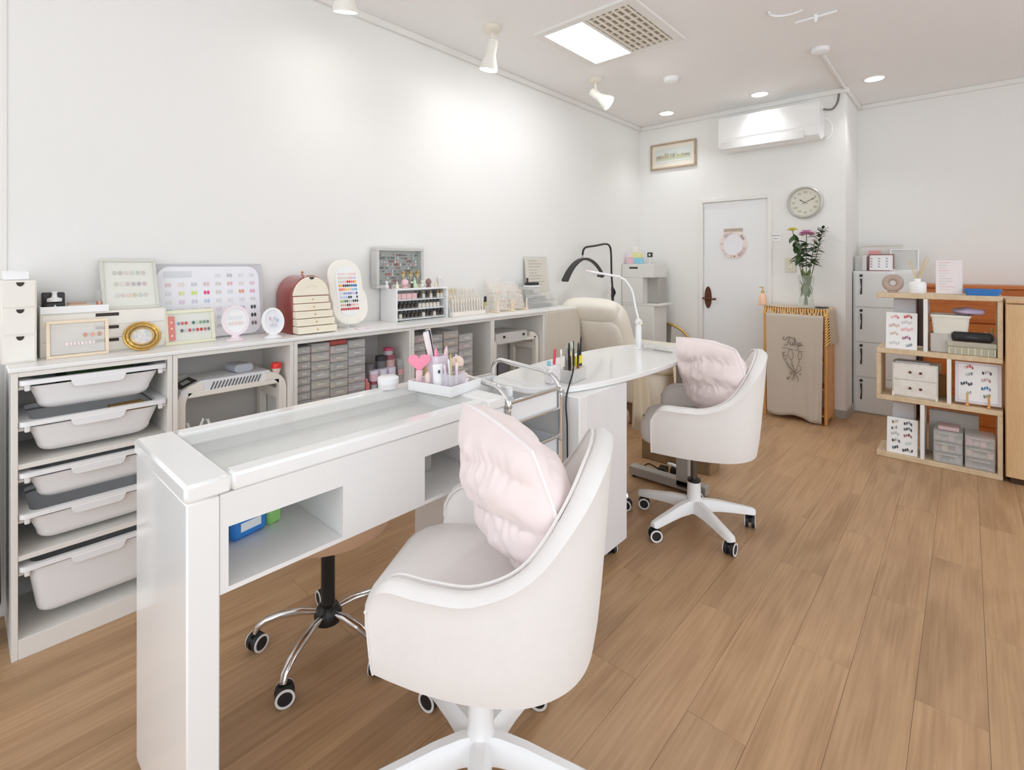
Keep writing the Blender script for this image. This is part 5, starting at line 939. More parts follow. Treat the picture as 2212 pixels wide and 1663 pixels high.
for i, pnt in enumerate(A3):
    t = i / (len(A3) - 1) * (len(Wd) - 1); k = min(int(t), len(Wd) - 2); wd_ = Wd[k] + (Wd[k + 1] - Wd[k]) * (t - k)
    tn = (A3[min(i + 1, len(A3) - 1)] - A3[max(i - 1, 0)]).normalized(); n1 = Vector((0, 1, 0)).cross(tn).normalized(); n2 = Vector((0, -1, 0))
    R.append([pnt + n1 * .009 - n2 * wd_ * .6, pnt + n1 * .009 + n2 * wd_ * .6, pnt - n1 * .009 + n2 * wd_ * .6, pnt - n1 * .009 - n2 * wd_ * .6])
q.rings(R); q.obj('crescent_head', DARK, o)
# notched white storage tower
TG = mat('warm_white_board', srgb(226, 224, 219), .5, var=.01)
o = thing('notched_tower', 'warm white notched storage tower in the far corner', 'cabinet', (4.25, 2.11, 0)); dY = .325
MB().box(0, 0, 1.075, .265, dY, 1.2, .003).obj('top_block', TG, o); MB().box(0, .11, .835, .265, dY, 1.0745, .003).obj('middle_block', TG, o); MB().box(.10, .0, .835, .265, .1095, 1.0745, .003).obj('recess_back', GREYM, o)
MB().box(.0, -.05, .815, .29, dY, .8345, .003).obj('ledge', TG, o); MB().box(0, 0, 0, .265, dY, .8145, .003).obj('lower_block', TG, o); MB().box(-.002, .16, 1.155, .0, .245, 1.172).obj('label_slot', DARK, o); MB().at(.1835, -.001, .95, rx=PI / 2).cyl((0, 0, -.001), (0, 0, .004), .008, n=12).obj('recess_knob', GREYM, o)
o = thing('pastel_box', 'pastel pink yellow and blue box on the notched tower', 'box', (4.33, 2.33, 1.2005)); m = MB()
for c, b_ in (((236, 196, 210), (-.04, -.0, 0, .03, .08, .06)), ((150, 206, 226), (-.05, -.07, 0, .03, -.001, .055)), ((232, 230, 170), (-.04, -.06, .0555, .03, .02, .105)), ((240, 226, 236), (-.035, .021, .0605, .03, .075, .10))): m.col = srgb(*c); m.box(*b_, .003)
m.obj('box_body', VC, o); MB().at(-.01, .0, .1055).box(-.02, -.02, 0, .02, .02, .055, .004).obj('ivory_pack', IVORY, o)
o = thing('tag_stand', 'small clear stand with a black and white tag on the tower', 'tag', (4.29, 2.165, 1.2005)); MB().box(-.004, -.012, 0, .004, .012, .06, .001).obj('clear_stand', CLEAR2, o); q = MB(); q.col = srgb(54, 50, 48); q.box(-.006, -.026, .062, -.002, .026, .105, .001); q.col = srgb(230, 228, 224); q.box(-.0075, -.008, .075, -.0062, .012, .092); q.obj('tag_plate', VC, o)
# gold hoop mirror by the door
o = thing('gold_hoop_mirror', 'round gold rimmed mirror leaning in the corner by the door', 'mirror', (4.53, 2.16, 0)); o.rotation_euler = (0, .06, 0)
q = MB(); q.tube([(0, .31 * math.cos(a), .324 + .31 * math.sin(a)) for a in [2 * PI * k / 56 for k in range(56)]], .013, 10, True); q.obj('gold_rim', GOLD, o)
q = MB(); q.M = Matrix.Translation((.006, 0, .324)) @ Matrix.Rotation(PI / 2, 4, 'Y'); q.prism(oval(.30, .30, 48), -.003, .003); q.obj('mirror_glass', mat('mirror_silver', (.8, .8, .78), .05, 1), o)
# ================================================================ BAMBOO RACK WITH LINEN CURTAIN
bx, by, bz = 4.335, .99, .86; W2 = .21
o = thing('bamboo_rack', 'bamboo shelf rack with open front beside the door', 'rack', (bx, by, 0))
for s in (-1, 1):
    MB().box(.0, s * W2 - .011, 0, .022, s * W2 + .011, bz, .003).obj('front_post', BAMBOO, o); MB().box(.24, s * W2 - .011, 0, .262, s * W2 + .011, bz, .003).obj('rear_post', BAMBOO, o)
MB().box(.022, -W2 - .008, .03, .24, -W2 + .004, bz - .02, .002).obj('side_panel', BAMBOO, o)
for z in (.05, .25, .45, .65, bz - .018): MB().box(0.0005 if z > .8 else .022, -W2 + .011 if z < .8 else -W2 - .012, z, .24 if z < .8 else .264, W2 - .011 if z < .8 else W2 + .012, z + .018, .003).obj('shelf_board', BAMBOO, o)
for z in (.16, .36, .56, .76): MB().cyl((.011, W2, z - .006), (.011, W2, z + .006), .016, n=12).obj('bamboo_node', BAMBOO, o); 
LINEN = mat('grey_beige_linen', srgb(200, 188, 174), .85, var=.04, scale=60, bump=.25, bscale=700)
cu = thing('linen_curtain', 'grey beige linen curtain printed with tulips on the bamboo rack', 'curtain', (bx - .035, by, 0))
def cf(u, v):
    y = .185 - .375 * u - .02 * (1 - v) * (u - .5); fold = .006 * math.sin(u * 7 + 1) + .012 * (u ** 3) * math.sin(u * 26)
    return (.008 - fold * (.35 + .65 * v), y, .815 - (.775 + .02 * u + .012 * math.sin(u * 9)) * v)
cm = MB().grid(cf, 60, 30); cb = cm.obj('curtain_cloth', LINEN, cu, ang=80); md = cb.modifiers.new('thick', 'SOLIDIFY'); md.thickness = .0018
INK = mat('sepia_ink', srgb(106, 92, 80), .8)
RY_ = Matrix.Rotation(-PI / 2, 4, 'Z') @ Matrix.Rotation(PI / 2, 4, 'X')
def on_cloth(a, z): return (-.0035 - .0015, a, z)   # a: local y
sc_ = MB(); sc_.tube([(-.006, .075 - .0028 * k, .555 - .00035 * k + .006 * math.sin(k * 1.25) * (.5 + .5 * math.sin(k * .37))) for k in range(54)], .0013, 5); sc_.obj('script_line', INK, cu)
tp = MB()
def stroke(P, r=.0016): tp.tube([(-.006, a, z) for a, z in [(p.x, p.y) for p in cat([(x, y, 0) for x, y in P], 5)]], r, 5)
CX_, CZ_ = -.005, .45
for P in (((.052, .640), (.062, .628), (.052, .612), (.038, .628), (.02, .642), (.0, .634), (-.014, .640)), ((.018, .640), (.022, .61), (.032, .582), (.046, .572), (.052, .580)), ((.012, .604), (.012, .584), (.004, .578), (-.004, .588), (-.005, .602), (-.006, .582), (-.014, .580)), ((-.012, .58), (-.022, .60), (-.022, .63), (-.016, .628), (-.02, .59), (-.028, .580)), ((-.034, .604), (-.034, .584), (-.042, .580)), ((-.048, .604), (-.044, .57), (-.04, .548)), ((-.047, .60), (-.058, .604), (-.062, .59), (-.052, .58), (-.046, .584), (-.066, .582), (-.076, .590))): stroke([(a + .006, z) for a, z in P], .0021)
for P in (((.03, .09), (.038, .055), (.02, .02), (.006, .03), (.002, .06), (.016, .095), (.03, .09)), ((-.04, .085), (-.03, .06), (-.034, .03), (-.05, .03), (-.056, .06), (-.05, .085), (-.04, .085)), ((.06, .05), (.07, .035), (.062, .012), (.05, .02), (.05, .04), (.06, .05)), ((.014, .02), (.006, -.02), (-.01, -.07)), ((-.042, .03), (-.034, -.01), (-.012, -.07)), ((.056, .012), (.03, -.03), (-.008, -.075)), ((.05, -.01), (.026, -.05), (-.002, -.08)), ((.02, -.01), (.0, -.04), (-.01, -.075)), ((-.04, -.02), (-.05, -.05), (-.02, -.08)), ((.03, -.08), (.0, -.078), (-.03, -.075)), ((.026, -.085), (.0, -.09), (-.024, -.083)), ((.012, -.085), (.03, -.12), (.04, -.135)), ((-.006, -.09), (.004, -.115), (.012, -.13), (-.004, -.125), (-.008, -.1)), ((-.012, -.09), (-.03, -.115), (-.032, -.145)), ((.04, -.135), (.034, -.12), (.046, -.125))): stroke([(CX_ + a, CZ_ + z) for a, z in P], .0016)
for a, z in ((.075, .06), (.07, .045), (-.045, -.085), (.042, -.13), (.066, .068)): tp.ell((-.006, CX_ + a, CZ_ + z), .001, .005, .005, 8, 5)
tp.obj('tulip_drawing', INK, cu)
# linen runner over the top with tasselled fringe
rn = thing('linen_runner', 'natural linen runner with golden tassel fringe on the bamboo rack', 'runner', (bx, by, bz))
def rf(u, v):
    x = -.012 + .275 * v; L = u * .72; wob = .006 * math.sin(v * 9 + u * 4)
    if L < .44: return (x, W2 + .014 - L, .0035 + .0012 * math.sin(u * 20 + v * 7))
    t = (L - .44) / .28; return (x + .03 * t * (v - .3), -W2 - .016 - .022 * t - wob * t, .003 - t * .26)
rb = MB().grid(rf, 40, 12).obj('runner_cloth', mat('natural_linen', srgb(208, 192, 170), .85, var=.05, scale=80, bump=.25, bscale=700), rn, ang=80)
FRG = mat('golden_fringe', srgb(240, 198, 126), .75, var=.15, scale=120)
fr_ = MB()
for k in range(26):
    y = W2 + .004 - k * (2 * W2 + .012) / 25
    fr_.tube([(-.013, y, .002), (-.018, y + rng.uniform(-.004, .004), -.02), (-.019, y + rng.uniform(-.008, .008), -.05 + rng.uniform(-.006, .006))], [.003, .0045, .0055], 6)
for k in range(12):
    z = -.01 - k * .02; fr_.tube([(-.014 - .01 * k / 12, -W2 - .018 - .0018 * k, z), (-.03, -W2 - .012 - .001 * k, z - .012), (-.038, -W2 - .004, z - .035)], [.003, .004, .005], 6)
fr_.obj('tassel_fringe', FRG, rn)['kind'] = 'stuff'
# things on the rack
rz0 = bz + .006
p = onz(1697, 650, rz0); o = thing('pump_bottle', 'peach faceted pump bottle with gold nozzle on the linen runner', 'bottle', (bx + .05, p.y + .012, rz0)); MB().lathe([(.028, .003), (.034, .012), (.036, .03), (.03, .068), (.02, .09), (.012, .098)], 8).obj('bottle_body', mat('peach_glass', srgb(240, 200, 172), .25), o, ang=20); q = MB(); q.lathe([(.012, .0985), (.012, .115), (.005, .119), (.004, .14), (.006, .141), (.006, .15)], 14); q.tube([(0, 0, .147), (-.012, .014, .147), (-.018, .02, .141)], .003, 8); q.obj('pump', GOLD, o); MB().cyl((0, 0, 0), (0, 0, .003), .045, n=24).obj('coaster', LTWOOD, o)
vx, vy = bx + .10, .93; vz = rz0
o = thing('glass_vase', 'tall flared clear glass vase on the linen runner', 'vase', (vx, vy, vz))
VG = thin_glass('vase_glass', (.9, .93, .9), .08, .02)
MB().rings([[(r * math.cos(2*PI*k/24), r * math.sin(2*PI*k/24), z) for k in range(24)] for r, z in ((.055, 0), (.056, .01), (.045, .09), (.047, .16), (.058, .245), (.056, .245), (.045, .16), (.043, .09), (.052, .012))], True, True, True).obj('vase_wall', VG, o, ang=60)
q = MB(); q.cyl((0, 0, .0125), (0, 0, .06), .044, n=24); q.obj('water', thin_glass('water', (.92, .93, .88), .06, .02), o)
bq = thing('bouquet', 'bouquet of yellow and pink chrysanthemums with dark leaves in the vase', 'flowers', (vx, vy, vz + .015))
LEAF = mat('dark_green_leaf', srgb(52, 78, 40), .5, var=.3, scale=30); LEAF2 = mat('grey_green_leaf', srgb(110, 128, 84), .55, var=.2, scale=30); STEM = mat('stem_green', srgb(96, 104, 58), .5)
def hsc(px, py, dp=0): d = ray(px, py); q = Vector((0, 0, CH)) + d * (cF.x * vx + cF.y * vy + dp); return Vector((q.x - vx, q.y - vy, q.z - vz - .015))
heads = [hsc(1712, 497, -.02), hsc(1742, 505, -.02), hsc(1778, 492, .02), hsc(1760, 520, .01), hsc(1725, 520, .04)]
for h_ in heads: MB().tube(cat([(h_.x * -.12, h_.y * -.12, .0), (0, 0, .1), (h_.x * .3, h_.y * .3, .22), tuple(h_)], 6), .0028, 6).obj('stem', STEM, bq)
def lf(L, w_): return MB().rings([[(-w_ * s_, 0, L * t), (0, w_ * .25 * s_, L * t + .004), (w_ * s_, 0, L * t), (0, -.0015, L * t)] for t, s_ in ((0, .12), (.25, .8), (.5, 1), (.75, .65), (1, .04))]).mesh('leaf', LEAF, 60)
lfm = [lf(.095, .021), lf(.08, .019), lf(.05, .012)]; lfg = [m_.copy() for m_ in lfm]; [m_.materials.__setitem__(0, LEAF2) for m_ in lfg]
def leaf(p, d, k, g=False):
    q = bpy.data.objects.new('leaf', (lfg if g else lfm)[k]); COL.objects.link(q); q.parent = bq; q.location = p; q.rotation_euler = Vector(d).to_track_quat('Z', 'Y').to_euler()
lr = random.Random(11)
for h_, n in ((heads[0], 15), (heads[1], 14), (heads[2], 4), (heads[3], 13), (heads[4], 12)):
    for k in range(n):
        t = lr.uniform(.42, .93); a = lr.uniform(0, 2 * PI); c = Vector((h_.x * t, h_.y * t, h_.z * (.35 + .65 * t))); down = -.9 if h_ is heads[0] else lr.uniform(-.6, .4)
        leaf(c, (math.cos(a), math.sin(a), down), 0 if h_ is heads[0] else lr.choice((0, 1, 1)), False)
for k in range(14): a = lr.uniform(0, 2 * PI); z = lr.uniform(.12, .21); leaf((.012 * math.cos(a), .012 * math.sin(a), z), (math.cos(a) * .35, math.sin(a) * .35, -.9 if k % 2 else .8), lr.choice((0, 1)), True)
e = heads[2]
for k in range(26): t = .5 + .5 * k / 26; a = k * 2.4; leaf((e.x * t, e.y * t, e.z * (.35 + .65 * t)), (math.cos(a), math.sin(a), .55), 2, False)
def mum(c, r, m_, nm, n=26):
    q = MB()
    for k in range(n):
        for lay, (rr, el) in enumerate(((1, .15), (.8, .6), (.5, 1.1))):
            a = 2 * PI * k / n * (1 if lay == 0 else 1) + lay * .4
            if lay and k % 2: continue
            d = Vector((math.cos(a) * math.cos(el), math.sin(a) * math.cos(el), math.sin(el))); b_ = Vector(c); q.tube([b_ + d * r * .1, b_ + d * r * rr * .6 + Vector((0, 0, .002)), b_ + d * r * rr], [r * .05, r * .12, r * .05], 5)
    q.ell(c, r * .3, r * .3, r * .22, 8, 5); o_ = q.obj(nm, m_, bq); return o_
mum(heads[0], .04, mat('yellow_petal', srgb(214, 204, 90), .6, var=.15), 'yellow_bloom'); PKP = mat('mauve_pink_petal', srgb(206, 150, 180), .6, var=.15)
mum(heads[1] + Vector((0, 0, .006)), .05, PKP, 'pink_bloom'); mum(heads[1] + cR * .035 + Vector((0, 0, -.006)), .038, PKP, 'pink_bloom', 20); mum(heads[1] - cR * .03 + Vector((0, 0, -.01)), .034, PKP, 'pink_bloom', 20); mum(heads[3], .024, mat('pale_pink_petal', srgb(226, 190, 200), .6), 'pale_bloom', 18)
o = thing('black_tray', 'small dark dish with keys at the right end of the runner', 'dish', (bx + .08, .82, rz0)); MB().lathe([(.03, 0), (.045, .003), (.048, .008), (.044, .008), (.028, .005)], 20).obj('dish', mat('slate_dish', srgb(84, 80, 78), .5), o); MB().at(0, 0, .007).tube([(.012 * math.cos(a), .012 * math.sin(a), .002) for a in [2 * PI * k / 14 for k in range(14)]], .0018, 6, True).obj('key_ring', GREYM, o)
# ================================================================ ON THE DOOR WALL
# air conditioner
y1, y0 = onx(1562, 330, XD - .2).y, onx(1795, 300, XD - .2).y; ay0, ay1 = .84, 1.60
o = thing('air_conditioner', 'white wall mounted air conditioner above the door', 'air conditioner', (XD - .0005, (ay0 + ay1) / 2, 2.165)); aw = (ay1 - ay0) / 2
AC = mat('ac_white', srgb(242, 242, 241), .32, var=.006)
prf = [(0, .04), (-.10, .0), (-.15, .0), (-.195, .03), (-.205, .085), (-.205, .25), (-.19, .285), (0, .285)]
q = MB(); q.M = Matrix.Translation((0, -aw, 0)) @ Matrix(((1, 0, 0, 0), (0, 0, 1, 0), (0, 1, 0, 0), (0, 0, 0, 1))); q.prism(prf, 0, 2 * aw, .006); q.obj('body', AC, o)
q = MB(); q.box(-.2075, -aw + .012, .098, -.2045, aw - .012, .262, .001); q.obj('front_panel', AC, o)
q = MB(); q.M = Matrix.Translation((-.207, 0, .045)) @ Matrix.Rotation(math.radians(12), 4, 'Y'); q.box(-.003, -aw + .1, -.035, .006, aw - .03, .038, .002); q.obj('louvre', mat('ac_louvre', srgb(222, 220, 218), .4), o)
tag(MB().tube(cat([(XD - .10, ay0 - .01, 2.40), (XD - .06, ay0 - .06, 2.40), (XD - .03, ay0 - .09, 2.45), (XD - .02, ay0 - .10, 2.52)], 6), .008, 8).obj('ac_cable', mat('grey_cable', srgb(120, 116, 110), .6)), 'dark grey cable curving from the air conditioner to the ceiling', 'cable')
tag(MB().tube(cat([(XD - .06, ay0 - .014, 2.34), (XD - .03, ay0 - .05, 2.30), (XD - .02, ay0 - .05, 2.22), (XD - .035, ay0 - .016, 2.175)], 6), .005, 8).obj('ac_white_cord', W_PLAST), 'white cord looping at the right end of the air conditioner', 'cord')
o = thing('ornament_branch', 'small dried twig ornament on top of the air conditioner', 'ornament', (XD - .12, 1.2, 2.4505)); MB().tube([(0, .09, .004), (0, .02, .008), (0, -.03, .005)], .004, 6).obj('twig', BRONZE, o); q = MB(); [q.ell((0, -.02 + .02 * k, .014), .01, .011, .012, 8, 5) for k in range(3)]; q.obj('berries', mat('pale_gold', srgb(226, 210, 170), .3, .4), o)
# picture
pz0, pz1 = zat((XD, 2.1), 364), zat((XD, 2.1), 310); pyl, pyr = onx(1405, 340, XD - .02).y, onx(1503, 340, XD - .02).y; pw_ = pyl - pyr
o = thing('framed_picture', 'long framed watercolour of a village hung high near the corner', 'picture', (XD - .022, (pyl + pyr) / 2, pz0 + .0)); o.rotation_euler = (0, 0, -PI / 2); ph_ = pz1 - pz0 + .01
MB().frame(pw_, ph_, .018, .02, .002).obj('frame', wood('taupe_frame', srgb(166, 146, 122), srgb(186, 166, 142), .5, (4, 20, 20)), o); MB().box(-pw_/2 + .018, .008, .018, pw_/2 - .018, .016, ph_ - .018).obj('mount', mat('mount_cream', srgb(232, 224, 210), .6), o)
q = MB(); q.col = srgb(216, 222, 216); q.box(-pw_ * .38, .006, ph_ * .26, pw_ * .40, .0078, ph_ * .78); q.col = srgb(196, 200, 172); q.box(-pw_ * .38, .0052, ph_ * .34, pw_ * .38, .0058, ph_ * .52)
for k in range(16):
    x = -pw_ * .36 + k * pw_ * .046; hh = rng.uniform(.04, .12) * ph_ * 1.6; q.col = srgb(*rng.choice([(176, 180, 160), (190, 170, 150), (150, 160, 150), (200, 196, 180), (160, 150, 140), (186, 192, 150)])); q.box(x, .0044, ph_ * .42, x + pw_ * .035, .005, ph_ * .42 + hh)
q.obj('watercolour', VC, o)
# clock
cc = onx(1738, 437, XD - .03); o = thing('wall_clock', 'round silver rimmed wall clock with roman numerals', 'clock', (XD - .0005, cc.y, cc.z)); o.rotation_euler = (0, -PI / 2, 0); CR_ = .132
MB().lathe([(CR_ * .98, 0), (CR_, .01), (CR_ * .97, .034), (CR_ * .90, .040), (CR_ * .84, .030), (CR_ * .83, .012)], 48).obj('rim', mat('silver_rim', srgb(206, 204, 200), .35, .35), o, ang=50)
MB().cyl((0, 0, .008), (0, 0, .014), CR_ * .835, n=48).obj('dial', mat('dial_cream', srgb(222, 220, 206), .6), o)
NUM = mat('numeral_grey', srgb(150, 147, 134), .6)
for k, t_x in enumerate(('XII', 'I', 'II', 'III', 'IIII', 'V', 'VI', 'VII', 'VIII', 'IX', 'X', 'XI')):
    a = PI / 2 - 2 * PI * k / 12   # clock face local: up = +X (world z), right = -Y seen from the room
    text_obj(t_x, .026, NUM, o, (.082 * math.sin(a), -.082 * math.cos(a), .0145), (0, 0, -PI / 2), 'numeral')
def hand(ang, L, w_, nm):
    q = MB(); q.M = Matrix.Translation((0, 0, .0165)) @ Matrix.Rotation(-ang, 4, 'Z'); q.prism([(-.022, -.002), (L * .55, -w_ * .5), (L * .72, -w_), (L, 0), (L * .72, w_), (L * .55, w_ * .5), (-.022, .002)], 0, .0012); q.obj(nm, mat('hand_dark', srgb(112, 108, 94), .5), o)
hand(math.radians(-302 + 360) * -1 + 2 * PI * 0, .05, .006, 'hour_hand'); hand(math.radians(64), .082, .005, 'minute_hand'); MB().cyl((0, 0, .0165), (0, 0, .0195), .005, n=12).obj('hub', NUM, o)
# door ornament
dc = onx(1584, 528, XD + .01); o = thing('door_wreath', 'pale pink floral round plaque with wooden bar hung on the door', 'wreath', (XD + .0115, dc.y, dc.z)); o.rotation_euler = (0, 0, -PI / 2)
q = MB(); q.M = Matrix.Rotation(PI / 2, 4, 'X'); q.ring(oval(.118, .128, 40), oval(.082, .09, 40), .0005, .006); q.obj('plaque_ring', mat('blush_ring', srgb(236, 224, 220), .5), o); q = MB(); q.M = Matrix.Rotation(PI / 2, 4, 'X'); q.prism(oval(.083, .091, 40), .001, .004); q.obj('plaque_centre', mat('cool_white_paper', srgb(236, 236, 241), .5), o)
MB().box(-.08, -.008, .115, .08, -.0005, .142, .001).obj('wooden_bar', mat('taupe_wood', srgb(186, 170, 152), .5), o); MB().box(-.082, -.004, .09, .082, -.0007, .1148).obj('peach_band', mat('peach_band', srgb(240, 222, 208), .6), o)
q = MB(); fr2 = random.Random(3)
for a, c, r in ((2.3, (206, 188, 186), .018), (2.05, (216, 200, 198), .016), (1.75, (222, 208, 204), .012), (.75, (190, 172, 170), .014), (.5, (176, 158, 158), .012), (-.35, (222, 200, 200), .016), (-.7, (214, 190, 194), .018), (-1.0, (206, 180, 184), .018), (-1.45, (150, 130, 120), .008), (-1.75, (216, 206, 190), .016), (3.05, (222, 214, 212), .012), (3.6, (230, 216, 216), .014), (4.0, (226, 210, 210), .012)):
    q = MB(); q.col = srgb(*c)
    for k in range(5): b_ = 2 * PI * k / 5; q.ell((.098 * math.cos(a) + r * .5 * math.cos(b_), -.008, .106 * math.sin(a) + r * .5 * math.sin(b_)), r * .5, .004, r * .5, 8, 5)
    q.obj('flower', VCM, o)
MB().tube([(-.02, -.002, .142), (0, -.003, .172), (.02, -.002, .142)], .0015, 5).obj('hanging_string', W_PLAST, o)
# switch plate and notice
p = onx(1708, 572, XD); o = thing('switch_plate', 'ivory light switch plate on the wall behind the vase', 'switch', (XD - .0005, p.y, p.z)); MB().box(-.008, -.042, -.06, 0, .042, .06, .003).obj('plate', mat('switch_ivory', srgb(222, 216, 200), .45), o); MB().box(-.011, -.018, -.03, -.0082, .018, .03, .001).obj('rocker', mat('switch_ivory2', srgb(228, 222, 208), .4), o)
p = onx(1676, 512, XD); o = thing('wall_notice', 'small white notice with printed lines beside the door frame', 'sign', (XD - .0005, p.y, p.z)); MB().box(-.004, -.04, -.036, 0, .04, .036, .001).obj('notice_card', W_PLAST, o); q = MB(); q.col = srgb(120, 118, 114); [q.box(-.0046, .022 - k * .013, .008, -.0041, .030 - k * .013, .016) for k in range(5)]; q.box(-.0046, -.014, -.016, -.0041, .014, -.012); q.obj('printed_marks', VC, o)
# ================================================================ LOCKERS, WOODEN CHEST, CABINET, ZIGZAG SHELF ON THE RIGHT
LKX, LKH = 4.914, 1.143; LG = mat('locker_grey_white', srgb(230, 231, 229), .4, var=.01)
o = thing('locker', 'grey white steel locker stack with four doors and dark latches', 'locker', (LKX, .492, 0)); lw = .2
MB().box(.004, -lw, 0, .33, lw, LKH, .003).obj('case', LG, o)
ys = [LKH - .012 - k * .2815 for k in range(5)]
for k in range(4):
    d = MB().box(-.006, -lw + .008, ys[k + 1] + .006, .0035, lw - .014, ys[k] - .004, .002).obj('door', LG, o)
    q = MB(); q.cyl((-.006, lw - .055, ys[k] - .025), (-.014, lw - .055, ys[k] - .025), .011, n=14); q.obj('lock', BLACK, d)
    q = MB(); q.tube([(-.008, lw - .055, ys[k] - .05), (-.014, lw - .056, ys[k] - .06), (-.010, lw - .058, ys[k] - .12), (-.014, lw - .055, ys[k] - .165), (-.008, lw - .055, ys[k] - .175)], [.006, .007, .004, .006, .005], 8, flat=.7); q.obj('latch', DARK, d)
# on the lockers
def pane(name, lab, cat_, x, y, z, w_, h_, fm, ft, sh, tilt=.1, extra=None):
    o = thing(name, lab, cat_, (x, y, z)); o.rotation_euler = (-tilt, 0, -PI / 2)
    if ft: MB().frame(w_, h_, ft, .012, .001).obj('frame', fm, o)
    MB().box(-w_/2 + ft, .005, ft, w_/2 - ft, .009, h_ - ft).obj('sheet', sh, o); return o
def onX(px, X): return onx(px, 600, X).y
pane('acrylic_photo_stand', 'large clear acrylic frame standing on the lockers', 'frame', 5.05, (onX(1856, 5.05) + onX(1950, 5.05)) / 2, LKH + .0005, onX(1856, 5.05) - onX(1950, 5.05), .215, mat('pale_sage_frame', srgb(214, 214, 204), .45), .012, mat('pale_grey_sheet', srgb(222, 219, 215), .5))
pane('grey_display_board', 'white edged grey panel leaning at the right end of the lockers', 'frame', 5.0, (onX(1922, 5.0) + onX(1985, 5.0)) / 2, LKH + .0005, onX(1922, 5.0) - onX(1985, 5.0), .175, W_PLAST, .008, mat('grey_panel', srgb(206, 206, 202), .45))
o = pane('red_edged_card', 'printed notice in a dark red edge on the lockers', 'card', 4.955, (onX(1876, 4.955) + onX(1931, 4.955)) / 2, LKH + .0005, onX(1876, 4.955) - onX(1931, 4.955), .135, mat('wine_frame', srgb(140, 74, 74), .5), .006, W_PLAST)
q = MB(); q.col = srgb(140, 140, 148); [q.box(-.07 + .05 * c, .004, .03 + .022 * r, -.058 + .05 * c, .0048, .038 + .022 * r) for r in range(4) for c in range(3)]; q.obj('printed_marks', VC, o)
o = thing('file_box', 'clear box with a white folder at the left end of the lockers', 'box', (4.96, .655, LKH + .0005)); MB().box(-.01, -.05, 0, .12, .03, .12, .002).obj('box_body', CLEAR2, o); MB().box(.0, -.045, .003, .1, -.02, .125, .001).obj('white_folder', W_PLAST, o)
tag(MB().at(5.0, .56, LKH + .0005).box(0, -.04, 0, .03, .04, .165, .004).obj('pink_pack', mat('rose_pack', srgb(226, 160, 160), .5)), 'rose pink pack showing above the red edged card', 'pack')
# orange wooden chest
o = thing('wooden_chest', 'orange stained wooden chest behind the zigzag shelf', 'chest', (4.93, -.31, 0)); MB().box(.004, -.62, 0, .30, .56, 1.02, .003).obj('body', ORANGEWOOD, o); MB().box(-.01, -.63, 1.0205, .31, .57, 1.045, .004).obj('top', ORANGEWOOD, o)
for k in range(4):
    d = MB().box(-.006, -.60, .04 + k * .245, .0035, .54, .275 + k * .245, .003).obj('drawer', ORANGEWOOD, o); MB().box(-.02, -.18, .16 + k * .245, -.0062, -.06, .185 + k * .245, .004).obj('pull', BLACK, d)
# beech cabinet at the right edge
o = thing('beech_cabinet', 'light beech wood cabinet at the right edge of the picture', 'cabinet', (3.862, -.155, 0)); cy1 = -.75
MB().box(.018, cy1, .03, .40, 0, .985, .002).obj('body', CABWOOD, o); MB().box(0, cy1, .035, .0175, -.002, .98, .002).obj('door', CABWOOD, o); MB().box(-.006, cy1 - .005, .9855, .405, 0, 1.005, .003).obj('top', CABWOOD, o); MB().box(.02, cy1 + .02, 0, .38, -.02, .0295).obj('plinth', mat('dark_plinth', srgb(70, 44, 26), .7), o)

# zigzag shelf
ZX, ZY0, ZY1, ZD = 3.885, -.146, .425, .26; t = .03; bz_ = [0, .355, .645, .99]
o = thing('zigzag_shelf', 'light oak zigzag display shelf with white uprights', 'shelf', (ZX, (ZY0 + ZY1) / 2, 0)); hw = (ZY1 - ZY0) / 2
for z in bz_: MB().box(0, -hw, z, ZD, hw, z + t, .003).obj('board', LTWOOD, o)
def up(px, k, m_, tt=.02):
    y = onX(px, ZX) - (ZY0 + ZY1) / 2; MB().box(.001, y - tt / 2, bz_[k] + t, ZD - .001, y + tt / 2, bz_[k + 1], .002).obj('upright', m_, o)
up(1999, 2, W_SATIN); up(2050, 1, W_SATIN); up(1992, 0, W_SATIN)
MB().box(.001, -hw, bz_[2] + t, ZD - .001, -hw + .022, bz_[3], .002).obj('end_panel', LTWOOD, o); MB().box(.001, -hw, bz_[0] + t, ZD - .001, -hw + .022, bz_[1], .002).obj('end_panel', LTWOOD, o); MB().box(.001, hw - .022, bz_[1] + t, ZD - .001, hw, bz_[2], .002).obj('end_panel', LTWOOD, o)
BT = [z + t + .0005 for z in bz_]
def P3(px, X): return onX(px, X)
# top board
y = P3(1929, 3.96); o = thing('ring_vase', 'smoky rose round bottle vase with a hole in its middle', 'vase', (3.95, y, BT[3])); q = MB(); q.M = Matrix.Translation((0, 0, .062)) @ Matrix.Rotation(PI / 2, 4, 'Y')
RG = mat('smoky_rose_glass', srgb(206, 184, 172), .2, trans=.35); R = []
q2 = MB(); q2.M = Matrix.Translation((0, 0, .06)); q2.tube([(0, .036 * math.cos(a), .036 * math.sin(a)) for a in [2 * PI * k / 32 for k in range(32)]], .02, 12, True, .8); q2.obj('ring_body', RG, o, ang=60)
MB().lathe([(.028, 0), (.026, .008), (.018, .012)], 16).obj('foot', RG, o); MB().lathe([(.008, .114), (.008, .128), (.013, .134), (.012, .142), (.009, .148), (.001, .149)], 14).obj('stopper', thin_glass('clear_stopper', (.95, .95, .95), .3, .1), o)
y = P3(1982, 3.95); o = thing('reed_diffuser', 'white ceramic reed diffuser bottle on the zigzag shelf', 'diffuser', (3.95, y, BT[3])); MB().lathe([(.040, 0), (.043, .006), (.043, .06), (.036, .07), (.017, .072), (.017, .088), (.014, .09)], 24).obj('bottle_body', W_PLAST, o)
